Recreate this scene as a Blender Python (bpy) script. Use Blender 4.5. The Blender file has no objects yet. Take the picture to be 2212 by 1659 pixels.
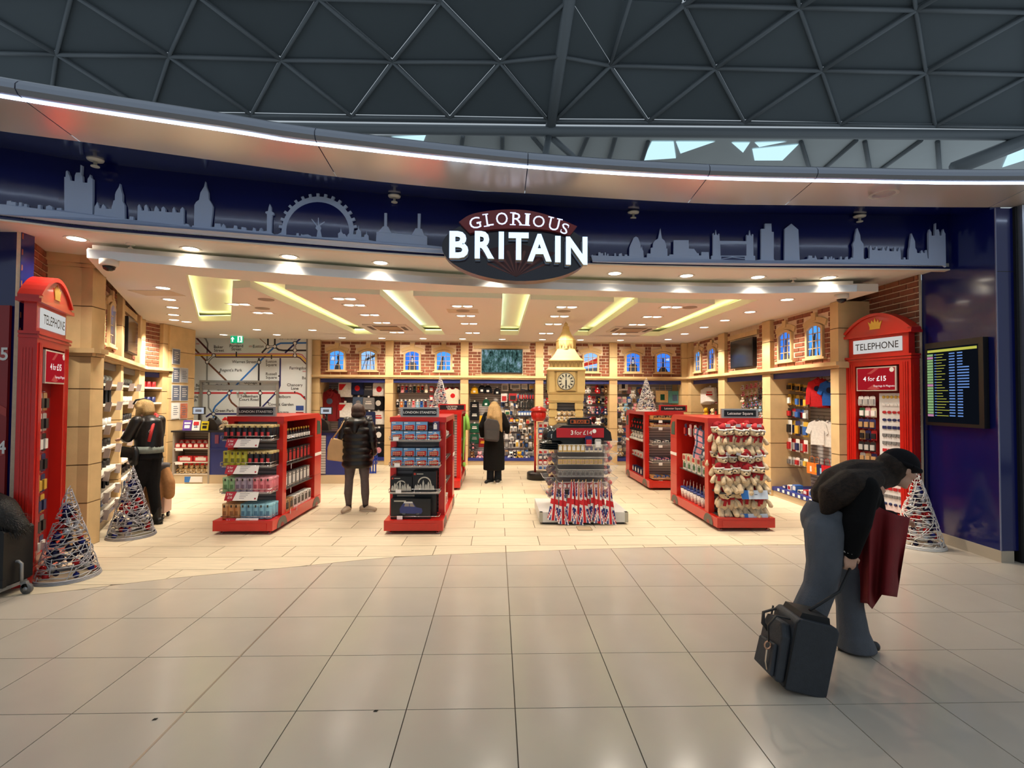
import bpy, bmesh, math, random
from math import sin, cos, pi, radians as R, sqrt, atan2
from mathutils import Vector, Matrix
from mathutils.geometry import tessellate_polygon
random.seed(7)
SC = bpy.context.scene
COL = SC.collection
# ------------------------------------------------------------------ camera
CAMH, FPX = 1.729, 1102.28
PITCH, ROLL, YAW = 0.0246352, 0.00547738, 0.0294519
cr, sr, cp, sp, cy, sy = cos(ROLL), sin(ROLL), cos(PITCH), sin(PITCH), cos(YAW), sin(YAW)
V_R = Vector((cy*cr - sy*sp*sr, -sy*cr - cy*sp*sr, cp*sr))
V_U = Vector((-cy*sr - sy*sp*cr, sy*sr - cy*sp*cr, cp*cr))
V_F = Vector((sy*cp, cy*cp, sp))
cam = bpy.data.cameras.new('camera')
cam.sensor_fit = 'HORIZONTAL'; cam.sensor_width = 36.0; cam.lens = FPX/2212*36
cam.clip_start = .05; cam.clip_end = 200
camo = bpy.data.objects.new('camera', cam); COL.objects.link(camo)
m = Matrix((V_R, V_U, -V_F)).transposed().to_4x4(); m.translation = (0, 0, CAMH)
camo.matrix_world = m
SC.camera = camo
# ------------------------------------------------------------------ world and exposure
wd = bpy.data.worlds.new('hall_daylight'); SC.world = wd; wd.use_nodes = True
bg = wd.node_tree.nodes['Background']
bg.inputs[0].default_value = (.78, .90, 1.0, 1); bg.inputs[1].default_value = .44
SC.view_settings.view_transform = 'Standard'; SC.view_settings.look = 'None'
SC.view_settings.gamma = 1; SC.view_settings.exposure = 0.12
try: SC.view_settings.use_curve_mapping = False
except Exception: pass
SC.cycles.max_bounces = 5; SC.cycles.diffuse_bounces = 3; SC.cycles.glossy_bounces = 3
SC.cycles.transmission_bounces = 6; SC.cycles.transparent_max_bounces = 8
SC.cycles.adaptive_threshold = .05; SC.cycles.sample_clamp_indirect = 4.0; SC.cycles.caustics_reflective = False; SC.cycles.caustics_refractive = False

def ray(px, py):
    return V_R*((px-1106)/FPX) + V_U*(-(py-829.5)/FPX) + V_F
def at(px, py, Y):                       # point of the place at depth Y
    r = ray(px, py); t = Y/r.y
    return Vector((r.x*t, Y, CAMH + r.z*t))
def gz(px, py, z=0.0):                   # point of the place at height z
    r = ray(px, py); t = (z-CAMH)/r.z
    return Vector((r.x*t, r.y*t, z))

# ------------------------------------------------------------------ materials
MATS = {}
def mat(name, col=(.5, .5, .5), rough=.55, metal=0.0, var=0.0, scale=6.0, bump=0.0, bscale=None, emit=None, es=1.0,
        coat=0.0, trans=0.0, alpha=1.0, objvar=0.0, spec=.5, stretch=None, sheen=0.0):
    if name in MATS: return MATS[name]
    m = bpy.data.materials.new(name); m.use_nodes = True
    nt = m.node_tree; N = nt.nodes; L = nt.links
    b = N['Principled BSDF']
    c4 = (*col, 1)
    b.inputs['Base Color'].default_value = c4
    b.inputs['Roughness'].default_value = rough; b.inputs['Metallic'].default_value = metal
    b.inputs['Specular IOR Level'].default_value = spec
    if coat: b.inputs['Coat Weight'].default_value = coat; b.inputs['Coat Roughness'].default_value = .08
    if trans: b.inputs['Transmission Weight'].default_value = trans; b.inputs['IOR'].default_value = 1.1
    if alpha < 1: b.inputs['Alpha'].default_value = alpha
    if sheen: b.inputs['Sheen Weight'].default_value = sheen
    if emit: b.inputs['Emission Color'].default_value = (*emit, 1); b.inputs['Emission Strength'].default_value = es
    if var or bump:
        tc = N.new('ShaderNodeTexCoord'); mp = N.new('ShaderNodeMapping')
        L.new(tc.outputs['Object'], mp.inputs[0])
        if stretch: mp.inputs['Scale'].default_value = stretch
        if objvar:
            oi0 = N.new('ShaderNodeObjectInfo'); cb = N.new('ShaderNodeCombineXYZ'); ml = N.new('ShaderNodeMath'); ml.operation = 'MULTIPLY'; ml.inputs[1].default_value = 37.0
            L.new(oi0.outputs['Random'], ml.inputs[0]); L.new(ml.outputs[0], cb.inputs[0]); L.new(ml.outputs[0], cb.inputs[1]); L.new(cb.outputs[0], mp.inputs[1])
    last = None
    if var:
        nz = N.new('ShaderNodeTexNoise'); nz.inputs['Scale'].default_value = scale; nz.inputs['Detail'].default_value = 3
        L.new(mp.outputs[0], nz.inputs['Vector'])
        cr_ = N.new('ShaderNodeMapRange'); cr_.inputs[1].default_value = .3; cr_.inputs[2].default_value = .7
        cr_.inputs[3].default_value = 1-var; cr_.inputs[4].default_value = 1+var
        L.new(nz.outputs[0], cr_.inputs[0]); last = cr_.outputs[0]
    if objvar:
        oi = N.new('ShaderNodeObjectInfo'); mr = N.new('ShaderNodeMapRange')
        mr.inputs[3].default_value = 1-objvar; mr.inputs[4].default_value = 1+objvar
        L.new(oi.outputs['Random'], mr.inputs[0])
        if last:
            mm = N.new('ShaderNodeMath'); mm.operation = 'MULTIPLY'; L.new(last, mm.inputs[0]); L.new(mr.outputs[0], mm.inputs[1]); last = mm.outputs[0]
        else: last = mr.outputs[0]
    if last:
        hs = N.new('ShaderNodeHueSaturation'); hs.inputs['Color'].default_value = c4
        L.new(last, hs.inputs['Value']); L.new(hs.outputs[0], b.inputs['Base Color'])
    if bump:
        n2 = N.new('ShaderNodeTexNoise'); n2.inputs['Scale'].default_value = bscale or scale*3; n2.inputs['Detail'].default_value = 2
        L.new(mp.outputs[0], n2.inputs['Vector'])
        bp = N.new('ShaderNodeBump'); bp.inputs['Strength'].default_value = bump; bp.inputs['Distance'].default_value = .01
        L.new(n2.outputs[0], bp.inputs['Height']); L.new(bp.outputs[0], b.inputs['Normal'])
    MATS[name] = m
    return m
def slat_mat(name, c0, c1, pitch, axis=2, rough=.45, metal=0.0):   # slat panel: groove shade put in as darker colour lines
    if name in MATS: return MATS[name]
    m = bpy.data.materials.new(name); m.use_nodes = True; nt = m.node_tree; N = nt.nodes; L = nt.links; b = N['Principled BSDF']
    tc = N.new('ShaderNodeTexCoord'); sx = N.new('ShaderNodeSeparateXYZ'); L.new(tc.outputs['Object'], sx.inputs[0])
    d = N.new('ShaderNodeMath'); d.operation = 'DIVIDE'; d.inputs[1].default_value = pitch; L.new(sx.outputs[axis], d.inputs[0])
    f = N.new('ShaderNodeMath'); f.operation = 'FRACT'; L.new(d.outputs[0], f.inputs[0])
    g = N.new('ShaderNodeMath'); g.operation = 'GREATER_THAN'; g.inputs[1].default_value = .72; L.new(f.outputs[0], g.inputs[0])
    mx = N.new('ShaderNodeMix'); mx.data_type = 'RGBA'; mx.inputs[6].default_value = (*c0, 1); mx.inputs[7].default_value = (*c1, 1)
    L.new(g.outputs[0], mx.inputs[0]); L.new(mx.outputs[2], b.inputs['Base Color'])
    b.inputs['Roughness'].default_value = rough; b.inputs['Metallic'].default_value = metal
    MATS[name] = m; return m
def emis(name, col, s):
    if name in MATS: return MATS[name]
    m = bpy.data.materials.new(name); m.use_nodes = True; nt = m.node_tree; nt.nodes.clear()
    e = nt.nodes.new('ShaderNodeEmission'); o = nt.nodes.new('ShaderNodeOutputMaterial')
    e.inputs[0].default_value = (*col, 1); e.inputs[1].default_value = s; nt.links.new(e.outputs[0], o.inputs[0])
    MATS[name] = m; return m
def S(r, g, b):                          # sRGB 0-255 to linear
    f = lambda v: ((v/255+.055)/1.055)**2.4 if v/255 > .04045 else v/255/12.92
    return (f(r), f(g), f(b))

# ------------------------------------------------------------------ mesh builder
class MB:
    def __init__(s): s.v = []; s.f = []; s.m = []; s.sm = []
    def add(s, vs, fs, mi=0, smooth=False):
        o = len(s.v); s.v += [tuple(p) for p in vs]
        for f in fs: s.f.append(tuple(o+i for i in f)); s.m.append(mi); s.sm.append(smooth)
        return s
    def box(s, c, d, mi=0, rz=0.0, rx=0.0, ry=0.0, taper=1.0):
        hx, hy, hz = d[0]/2, d[1]/2, d[2]/2
        vs = [Vector((x*hx*(taper if z > 0 else 1), y*hy*(taper if z > 0 else 1), z*hz)) for z in (-1, 1) for y in (-1, 1) for x in (-1, 1)]
        if rx: vs = [Matrix.Rotation(rx, 3, 'X') @ v for v in vs]
        if ry: vs = [Matrix.Rotation(ry, 3, 'Y') @ v for v in vs]
        if rz: vs = [Matrix.Rotation(rz, 3, 'Z') @ v for v in vs]
        vs = [v + Vector(c) for v in vs]
        return s.add(vs, [(0, 2, 3, 1), (4, 5, 7, 6), (0, 1, 5, 4), (2, 6, 7, 3), (0, 4, 6, 2), (1, 3, 7, 5)], mi)
    def b2(s, x0, x1, y0, y1, z0, z1, mi=0):
        return s.box(((x0+x1)/2, (y0+y1)/2, (z0+z1)/2), (x1-x0, y1-y0, z1-z0), mi)
    def quad(s, a, b, c, d, mi=0): return s.add([a, b, c, d], [(0, 1, 2, 3)], mi)
    def lathe(s, prof, n=16, c=(0, 0, 0), mi=0, smooth=True, cap=True, sx=1.0, sy_=1.0, square=False):
        vs = []; fs = []
        for r, z in prof:
            for i in range(n):
                a = 2*pi*i/n + (pi/4 if square else 0)
                vs.append((c[0]+r*cos(a)*sx, c[1]+r*sin(a)*sy_, c[2]+z))
        for k in range(len(prof)-1):
            for i in range(n):
                j = (i+1) % n; fs.append((k*n+i, k*n+j, (k+1)*n+j, (k+1)*n+i))
        s.add(vs, fs, mi, smooth)
        if cap:
            o = len(s.v)-len(vs)
            if prof[0][0] > 1e-6: s.f.append(tuple(o+i for i in reversed(range(n)))); s.m.append(mi); s.sm.append(False)
            if prof[-1][0] > 1e-6: s.f.append(tuple(o+(len(prof)-1)*n+i for i in range(n))); s.m.append(mi); s.sm.append(False)
        return s
    def cyl(s, p0, p1, r, n=10, mi=0, r1=None, smooth=True): return s.tube([p0, p1], [r, r if r1 is None else r1], n, mi, smooth)
    def tube(s, path, r, n=8, mi=0, smooth=True, flat=1.0, cap=True, up=None):
        P = [Vector(p) for p in path]; k = len(P)
        rs = r if isinstance(r, (list, tuple)) else [r]*k
        vs = []; fs = []; u = None
        for i in range(k):
            t = (P[min(i+1, k-1)]-P[max(i-1, 0)])
            t = t.normalized() if t.length > 1e-9 else Vector((0, 0, 1))
            if u is None:
                u = Vector(up) if up else (Vector((0, 0, 1)) if abs(t.z) < .9 else Vector((1, 0, 0)))
            u = (u - t*u.dot(t)); u = u.normalized() if u.length > 1e-9 else t.orthogonal().normalized()
            w = t.cross(u)
            rr = rs[i]; ra, rb = (rr, rr*flat) if not isinstance(rr, (tuple, list)) else rr
            for j in range(n):
                a = 2*pi*j/n; vs.append(P[i] + w*(cos(a)*ra) + u*(sin(a)*rb))
        for i in range(k-1):
            for j in range(n):
                jj = (j+1) % n; fs.append((i*n+j, i*n+jj, (i+1)*n+jj, (i+1)*n+j))
        if cap: fs.append(tuple(reversed(range(n)))); fs.append(tuple((k-1)*n+j for j in range(n)))
        return s.add(vs, fs, mi, smooth)
    def ball(s, c, r, n=12, m=8, mi=0, rot=None):
        rx, ry, rz = r if isinstance(r, (tuple, list)) else (r, r, r)
        vs = [(0, 0, -1)]; fs = []
        for k in range(1, m):
            t = -pi/2+pi*k/m
            for i in range(n): vs.append((cos(t)*cos(2*pi*i/n), cos(t)*sin(2*pi*i/n), sin(t)))
        vs.append((0, 0, 1))
        for i in range(n): fs.append((0, 1+(i+1) % n, 1+i))
        for k in range(m-2):
            for i in range(n):
                j = (i+1) % n; fs.append((1+k*n+i, 1+k*n+j, 1+(k+1)*n+j, 1+(k+1)*n+i))
        o = 1+(m-2)*n
        for i in range(n): fs.append((o+i, o+(i+1) % n, len(vs)-1))
        out = []
        for v in vs:
            p = Vector((v[0]*rx, v[1]*ry, v[2]*rz))
            if rot: p = rot @ p
            out.append(p+Vector(c))
        return s.add(out, fs, mi, True)
    def prism(s, poly, y0, y1, mi=0, mside=None, axis='y', smooth=False):
        # poly: list of (a, b) in the plane, extruded along axis from y0 to y1 (y: a=x b=z ; z: a=x b=y ; x: a=y b=z)
        def P(a, b, t): return (a, t, b) if axis == 'y' else ((a, b, t) if axis == 'z' else (t, a, b))
        n = len(poly)
        tris = tessellate_polygon([[Vector((a, b, 0)) for a, b in poly]])
        vs = [P(a, b, y0) for a, b in poly]+[P(a, b, y1) for a, b in poly]
        s.add(vs, [tuple(t) for t in tris], mi)
        o = len(s.v)-2*n
        for t in tris: s.f.append(tuple(o+n+i for i in reversed(t))); s.m.append(mi); s.sm.append(False)
        for i in range(n):
            j = (i+1) % n; s.f.append((o+i, o+j, o+n+j, o+n+i)); s.m.append(mi if mside is None else mside); s.sm.append(smooth)
        return s
    def xf(s, M, start=0):
        for i in range(start, len(s.v)): s.v[i] = tuple(M @ Vector(s.v[i]))
        return s
    def mesh(s, name, mats):
        me = bpy.data.meshes.new(name); me.from_pydata(s.v, [], s.f)
        for mt in (mats if isinstance(mats, (list, tuple)) else [mats]): me.materials.append(mt)
        me.polygons.foreach_set('material_index', s.m); me.polygons.foreach_set('use_smooth', s.sm)
        bm = bmesh.new(); bm.from_mesh(me); bmesh.ops.recalc_face_normals(bm, faces=bm.faces); bm.to_mesh(me); bm.free()
        me.update(); return me

def link(name, data, parent=None, loc=None, rot=None, scale=None):
    o = bpy.data.objects.new(name, data); COL.objects.link(o)
    if parent is not None: o.parent = parent
    if loc is not None: o.location = loc
    if rot is not None: o.rotation_euler = rot if isinstance(rot, (tuple, list)) else (0, 0, rot)
    if scale is not None: o.scale = scale if isinstance(scale, (tuple, list)) else (scale,)*3
    return o
def ob(name, mb, mats, parent=None, loc=None, rot=None):
    return link(name, mb.mesh(name, mats), parent, loc, rot)
def tag(o, label=None, cat=None, group=None, kind=None):
    if label: o['label'] = label
    if cat: o['category'] = cat
    if group: o['group'] = group
    if kind: o['kind'] = kind
    return o
def thing(name, label, cat, loc=(0, 0, 0), rz=0.0, group=None, kind=None):
    o = link(name, None, None, loc, rz); o.empty_display_size = .1
    return tag(o, label, cat, group, kind)
def copy_tree(o, parent=None, loc=None, rot=None, label=None, group=None, scale=None, lod=True):
    c = o.copy(); COL.objects.link(c); c.parent = parent
    if loc is not None: c.location = loc
    if rot is not None: c.rotation_euler = rot if isinstance(rot, (tuple, list)) else (0, 0, rot)
    if scale is not None: c.scale = scale if isinstance(scale, (tuple, list)) else (scale,)*3
    if label: c['label'] = label
    if group: c['group'] = group
    for ch in o.children: copy_tree(ch, c)
    return c
class Proto:
    """first use hands out the built thing itself, later uses a copy with its parts"""
    def __init__(s, root): s.root = root; s.used = False
    def put(s, loc, rot=0.0, label=None, group=None, parent=None, scale=None):
        if s.used: return copy_tree(s.root, parent, loc, rot, label, group, scale)
        s.used = True; o = s.root; o.location = loc; o.parent = parent
        o.rotation_euler = rot if isinstance(rot, (tuple, list)) else (0, 0, rot)
        if scale is not None: o.scale = scale if isinstance(scale, (tuple, list)) else (scale,)*3
        if label: o['label'] = label
        if group: o['group'] = group
        return o
ORD = ['first', 'second', 'third', 'fourth', 'fifth', 'sixth', 'seventh', 'eighth', 'ninth', 'tenth', 'eleventh', 'twelfth', 'thirteenth', 'fourteenth', 'fifteenth', 'sixteenth', 'seventeenth', 'eighteenth', 'nineteenth', 'twentieth']
def nth(i): return ORD[i]
_tc = {}
def text_mb(txt, size=1.0, depth=0.0, bold=0.0, sx=1.0, align='CENTER', spacing=1.0):
    """lettering as mesh data in the xz plane, facing -y, baseline z=0"""
    key = (txt, bold, align, spacing)
    if key not in _tc:
        cu = bpy.data.curves.new('lettering', 'FONT'); cu.body = txt; cu.align_x = align; cu.offset = bold; cu.space_character = spacing
        cu.resolution_u = 3
        o = bpy.data.objects.new('lettering', cu); COL.objects.link(o)
        bpy.context.view_layer.update()
        me = bpy.data.meshes.new_from_object(o.evaluated_get(bpy.context.evaluated_depsgraph_get()))
        _tc[key] = ([tuple(v.co) for v in me.vertices], [tuple(p.vertices) for p in me.polygons], [tuple(e.vertices) for e in me.edges])
        bpy.data.objects.remove(o); bpy.data.curves.remove(cu); bpy.data.meshes.remove(me)
    vs, fs, es = _tc[key]
    mb = MB()
    A = [(x*size*sx, 0.0, y*size) for x, y, z in vs]
    if not depth: mb.add(A, fs); return mb
    n = len(A); cnt = {}
    for f in fs:
        for i in range(len(f)):
            e = (f[i], f[(i+1) % len(f)]); k = (min(e), max(e)); cnt.setdefault(k, []).append(e)
    B = [(x, depth, z) for x, _, z in A]
    mb.add(A+B, [tuple(f) for f in fs])
    for k, l in cnt.items():
        if len(l) == 1: mb.f.append((l[0][1], l[0][0], l[0][0]+n, l[0][1]+n)); mb.m.append(1); mb.sm.append(False)
    return mb
def text_ob(name, txt, size, mats, parent, loc, rot=None, **kw):
    return ob(name, text_mb(txt, size, **kw), mats, parent, loc, rot)
def lerp_curve(pts, x):
    for (x0, y0), (x1, y1) in zip(pts, pts[1:]):
        if x <= x1: return y0+(y1-y0)*(x-x0)/(x1-x0)
    (x0, y0), (x1, y1) = pts[-2:]
    return y0+(y1-y0)*(x-x0)/(x1-x0)
def smooth_curve(pts, n=8):               # Catmull-Rom through the points
    out = []
    P = [pts[0]]+list(pts)+[pts[-1]]
    for i in range(1, len(P)-2):
        for k in range(n):
            t = k/n; a, b, c, d = P[i-1], P[i], P[i+1], P[i+2]
            out.append(tuple(.5*((2*b[j])+(-a[j]+c[j])*t+(2*a[j]-5*b[j]+4*c[j]-d[j])*t*t+(-a[j]+3*b[j]-3*c[j]+d[j])*t**3) for j in range(2)))
    out.append(tuple(pts[-1])); return out

# common materials
CREAM = mat('cream_plaster', S(234, 224, 206), .8, var=.03, scale=2)
STONE = mat('sandstone_panel', S(212, 180, 130), .75, var=.07, scale=5, bump=.06, bscale=60)
MORTAR = mat('mortar', S(230, 206, 174), .9, var=.06, scale=20, bump=.3, bscale=90)
BRICK = mat('brick_face', S(136, 80, 56), .85, var=.16, scale=9, bump=.35, bscale=70, objvar=.16)
NAVY = mat('navy_gloss_panel', S(13, 22, 88), .16, var=.04, scale=1.5, coat=.4)
NAVYM = mat('navy_strip', S(30, 44, 120), .45)
REDG = mat('red_gloss_paint', S(196, 32, 22), .3, var=.04, scale=4, coat=.25)
REDD = mat('dark_red_panel', S(140, 26, 26), .4)
WHITE = mat('white_card', S(240, 236, 230), .6)
BLACK = mat('black_plastic', S(18, 18, 20), .4)
STEEL = mat('brushed_steel', S(176, 178, 184), .32, metal=.9, var=.06, scale=3, stretch=(1, 1, 40))
CHROME = mat('chrome_wire', S(215, 215, 215), .2, metal=1.0)
SLATG = slat_mat('grey_slatwall', S(188, 182, 180), S(128, 122, 120), .06)
SLATS = slat_mat('silver_slatwall', S(176, 170, 168), S(104, 98, 96), .05, rough=.35)
ACRYL = mat('clear_acrylic', (1, 1, 1), .05, alpha=.16, spec=.8)
TICKET = mat('price_ticket', S(248, 244, 240), .5)
GOLD = mat('gold_paint', S(222, 182, 84), .35, metal=.6)
# ================================================================== STRUCTURE
ZC, ZS, ZL = 3.12, 3.30, 2.25          # lowered ceiling, entrance soffit, ledge over the shelving
YB, XR = 12.85, 4.85                   # fronts of the back piers and of the right-hand piers
BND = smooth_curve([(-6.4, 3.95), (-5.2, 4.22), (-4.2, 4.498), (-3.72, 4.656), (-3.07, 4.933), (-2.05, 5.246), (-1.1, 5.545), (.117, 5.71), (1.3, 5.835), (2.7, 5.93), (3.9, 5.95), (5.6, 5.95)], 4)
def yb(x): return lerp_curve(BND, x)
TILE = mat('polished_beige_tile', S(198, 186, 170), .17, var=.035, scale=2.2, bump=.012, bscale=180, objvar=.025, spec=.55)
TRAV = mat('travertine_tile', S(214, 198, 170), .5, var=.09, scale=5, stretch=(.6, 6, 1), bump=.05, objvar=.04)
GROUT = mat('dark_grout', S(84, 74, 64), .8)
GROUT2 = mat('shop_grout', S(116, 96, 70), .8)
def tile_poly(x0, x1, y0, y1, side):
    """part of the rectangle below (side -1) or above (side 1) the boundary curve"""
    n = 8; xs = [x0+(x1-x0)*k/n for k in range(n+1)]
    if side < 0:
        if min(yb(x) for x in xs) >= y1: return 'full'
        top = [(x, min(y1, yb(x)-.003)) for x in xs if yb(x)-.003 > y0+.002]
        if len(top) < 2: return None
        return [(top[0][0], y0)]+[(top[-1][0], y0)]+top[::-1]
    if max(yb(x) for x in xs) <= y0: return 'full'
    bot = [(x, max(y0, yb(x)+.003)) for x in xs if yb(x)+.003 < y1-.002]
    if len(bot) < 2: return None
    return bot+[(bot[-1][0], y1), (bot[0][0], y1)]
def lay_tiles(parent, cells, side, material, tw, th, z=0.0, t=.012, most=300):
    full = MB().b2(-tw/2, tw/2, -th/2, th/2, -t, 0).mesh('tile', material)
    jobs = []
    for x0, x1, y0, y1 in cells:
        p = tile_poly(x0, x1, y0, y1, side)
        if p: jobs.append((math.hypot((x0+x1)/2, (y0+y1)/2), x0, x1, y0, y1, p))
    jobs.sort(key=lambda j: j[0]); rest = MB()
    for k, (d, x0, x1, y0, y1, p) in enumerate(jobs):
        if k >= most:
            if p == 'full': rest.b2(x0, x1, y0, y1, -t, 0)
        elif p == 'full': link('tile', full, parent, ((x0+x1)/2, (y0+y1)/2, z))
        else:
            cx, cy_ = (x0+x1)/2, (y0+y1)/2
            o = ob('tile', MB().prism([(a-cx, b-cy_) for a, b in p], -t, 0, axis='z'), material, parent, (cx, cy_, z))
    if rest.v: tag(ob('tile_field', rest, material, parent, (0, 0, z)), kind='stuff')
# concourse floor: 0.6 m polished tiles up to the curved shop line
fl = tag(ob('floor', MB().b2(-14, 14, -9, 30, -.05, -.006), GROUT), 'polished beige concourse floor of large square tiles', kind='structure')
gx, gy = .1115, 2.8725
lay_tiles(fl, [(gx+.6*i+.003, gx+.6*(i+1)-.003, gy+.6*j+.003, gy+.6*(j+1)-.003) for i in range(-11, 13) for j in range(-6, 6)], -1, TILE, .594, .594)
ob('expansion_joint', MB().b2(gx-1.8-.006, gx-1.8+.006, -.6, 5.31, -.004, .0012), mat('joint_metal', S(150, 138, 124), .35, metal=.6), fl)
far = MB()
for (x0, x1, y0, y1) in [(-14, gx-6.6, -9, 5), (gx+7.8, 14, -9, 30), (-14, 14, -9, gy-3.6)]: far.b2(x0, x1, y0, y1, -.02, 0)
ob('outer_floor_field', far, TILE, fl)
# shop floor
fs_ = tag(ob('floor', MB().b2(-8.2, 5.6, 4.0, 13.9, -.03, -.0055), GROUT2), 'cream travertine shop floor of staggered long tiles', kind='structure')
cells = []
for r in range(-5, 20):
    y0 = 5.967+.3935*r
    off = gx+(.4005 if r % 2 == 0 else 0)
    for i in range(-11, 8):
        x0 = off+.801*i
        if x0+.8 < -7.6 or x0 > 5.45: continue
        cells.append((x0+.004, x0+.801-.004, y0+.004, y0+.3935-.004))
lay_tiles(fs_, cells, 1, TRAV, .793, .3855, z=.001)

# ------------------------------------------------------------------ walls
_bm = {}
def brick_mesh(l, h):
    k = (round(l, 2), round(h, 3))
    if k not in _bm:
        mb = MB(); w, hh = k[0]/2, k[1]/2
        mb.add([(-w, 0, -hh), (w, 0, -hh), (w, 0, hh), (-w, 0, hh), (-w+.006, -.014, -hh+.006), (w-.006, -.014, -hh+.006), (w-.006, -.014, hh-.006), (-w+.006, -.014, hh-.006)],
               [(4, 5, 6, 7), (0, 1, 5, 4), (1, 2, 6, 5), (2, 3, 7, 6), (3, 0, 4, 7)])
        _bm[k] = mb.mesh('brick', BRICK)
    return _bm[k]
def wall(name, origin, th, label):
    o = link(name, None, None, origin, th); return tag(o, label, kind='structure')
def brick_panel(w, u0, u1, z0, z1, y=.08, holes=(), pl=.243, ph=.0768, phase=0.0):
    ob('mortar_bed', MB().b2(u0, u1, y, y+.03, z0, z1), MORTAR, w)
    n = int((z1-z0)/ph+.3)
    for c in range(n+1):
        b0 = z0+c*ph+.006; b1 = min(b0+ph-.012, z1)
        if b1-b0 < .02: continue
        x = u0 - (pl/2 if c % 2 else 0) - phase*pl
        while x < u1:
            segs = [(max(x+.006, u0), min(x+pl-.006, u1))]
            for (h0, h1, k0, k1) in holes:
                if b1 > k0 and b0 < k1:
                    segs = [q for s0, s1 in segs for q in ((s0, min(s1, h0-.004)), (max(s0, h1+.004), s1)) if q[1]-q[0] > .03] if True else segs
            for s0, s1 in segs:
                if s1-s0 > .03: link('brick', brick_mesh(s1-s0, b1-b0), w, ((s0+s1)/2, y, (b0+b1)/2))
            x += pl
def pier(w, u0, u1, ztop, depth=.74, cap=False, y0=0.0, split=True):
    p = ob('pilaster', MB().b2(u0+.006, u1-.006, y0+.006, y0+depth, 0, ztop), mat('stone_joint', S(120, 92, 56), .9), w)
    zs = [0, .5, .93, 1.36, 1.79, 2.16]
    lv = list(zip(zs, zs[1:]))+[(2.245, 2.73), (2.73, ztop)]
    for a, b in lv:
        a += .006; b -= .006
        ob('stone_block', MB().b2(u0, u1, y0, y0+depth, a, b), STONE, p)
    if cap:
        mb = MB(); mb.b2(u0-.03, u1+.03, y0-.03, y0+depth, ztop-.13, ztop-.09); mb.b2(u0-.06, u1+.06, y0-.06, y0+depth, ztop-.09, ztop)
        ob('capital', mb, STONE, p)
    return p
def ledge(w, u0, u1, y0=0.0):
    mb = MB(); mb.b2(u0, u1, y0-.03, y0+.12, ZL-.09, ZL-.055); mb.b2(u0, u1, y0-.07, y0+.12, ZL-.055, ZL)
    ob('ledge', mb, STONE, w)
def bay_recess(w, u0, u1, depth=.72, header=NAVYM, back=SLATG, plinth=True):
    ob('slat_panel', MB().b2(u0, u1, depth, depth+.02, .12, 2.16), back, w)
    ob('header_strip', MB().b2(u0, u1, .06, .09, 2.06, 2.15), header, w)
    ob('recess_top', MB().b2(u0, u1, .09, depth, 2.15, 2.165), CREAM, w)
    if plinth:
        q = ob('plinth', MB().b2(u0, u1, .04, depth, 0, .11), mat('plinth_cream', S(200, 180, 148), .6), w)
        ob('plinth_edge', MB().b2(u0, u1, .02, depth, .11, .17), NAVYM, q)
WIN_N = [0]
SKYB = [emis('window_print_blue', S(74, 150, 245), 1.25), emis('window_print_pale', S(140, 186, 244), 1.2), emis('window_print_deep', S(58, 122, 235), 1.2)]
PRINTD = mat('print_dark', S(30, 46, 70), .6)
PRINTW = emis('print_pale_cloud', S(205, 222, 240), .9)
PRINTR = emis('print_red', S(214, 62, 48), .8)
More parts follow.
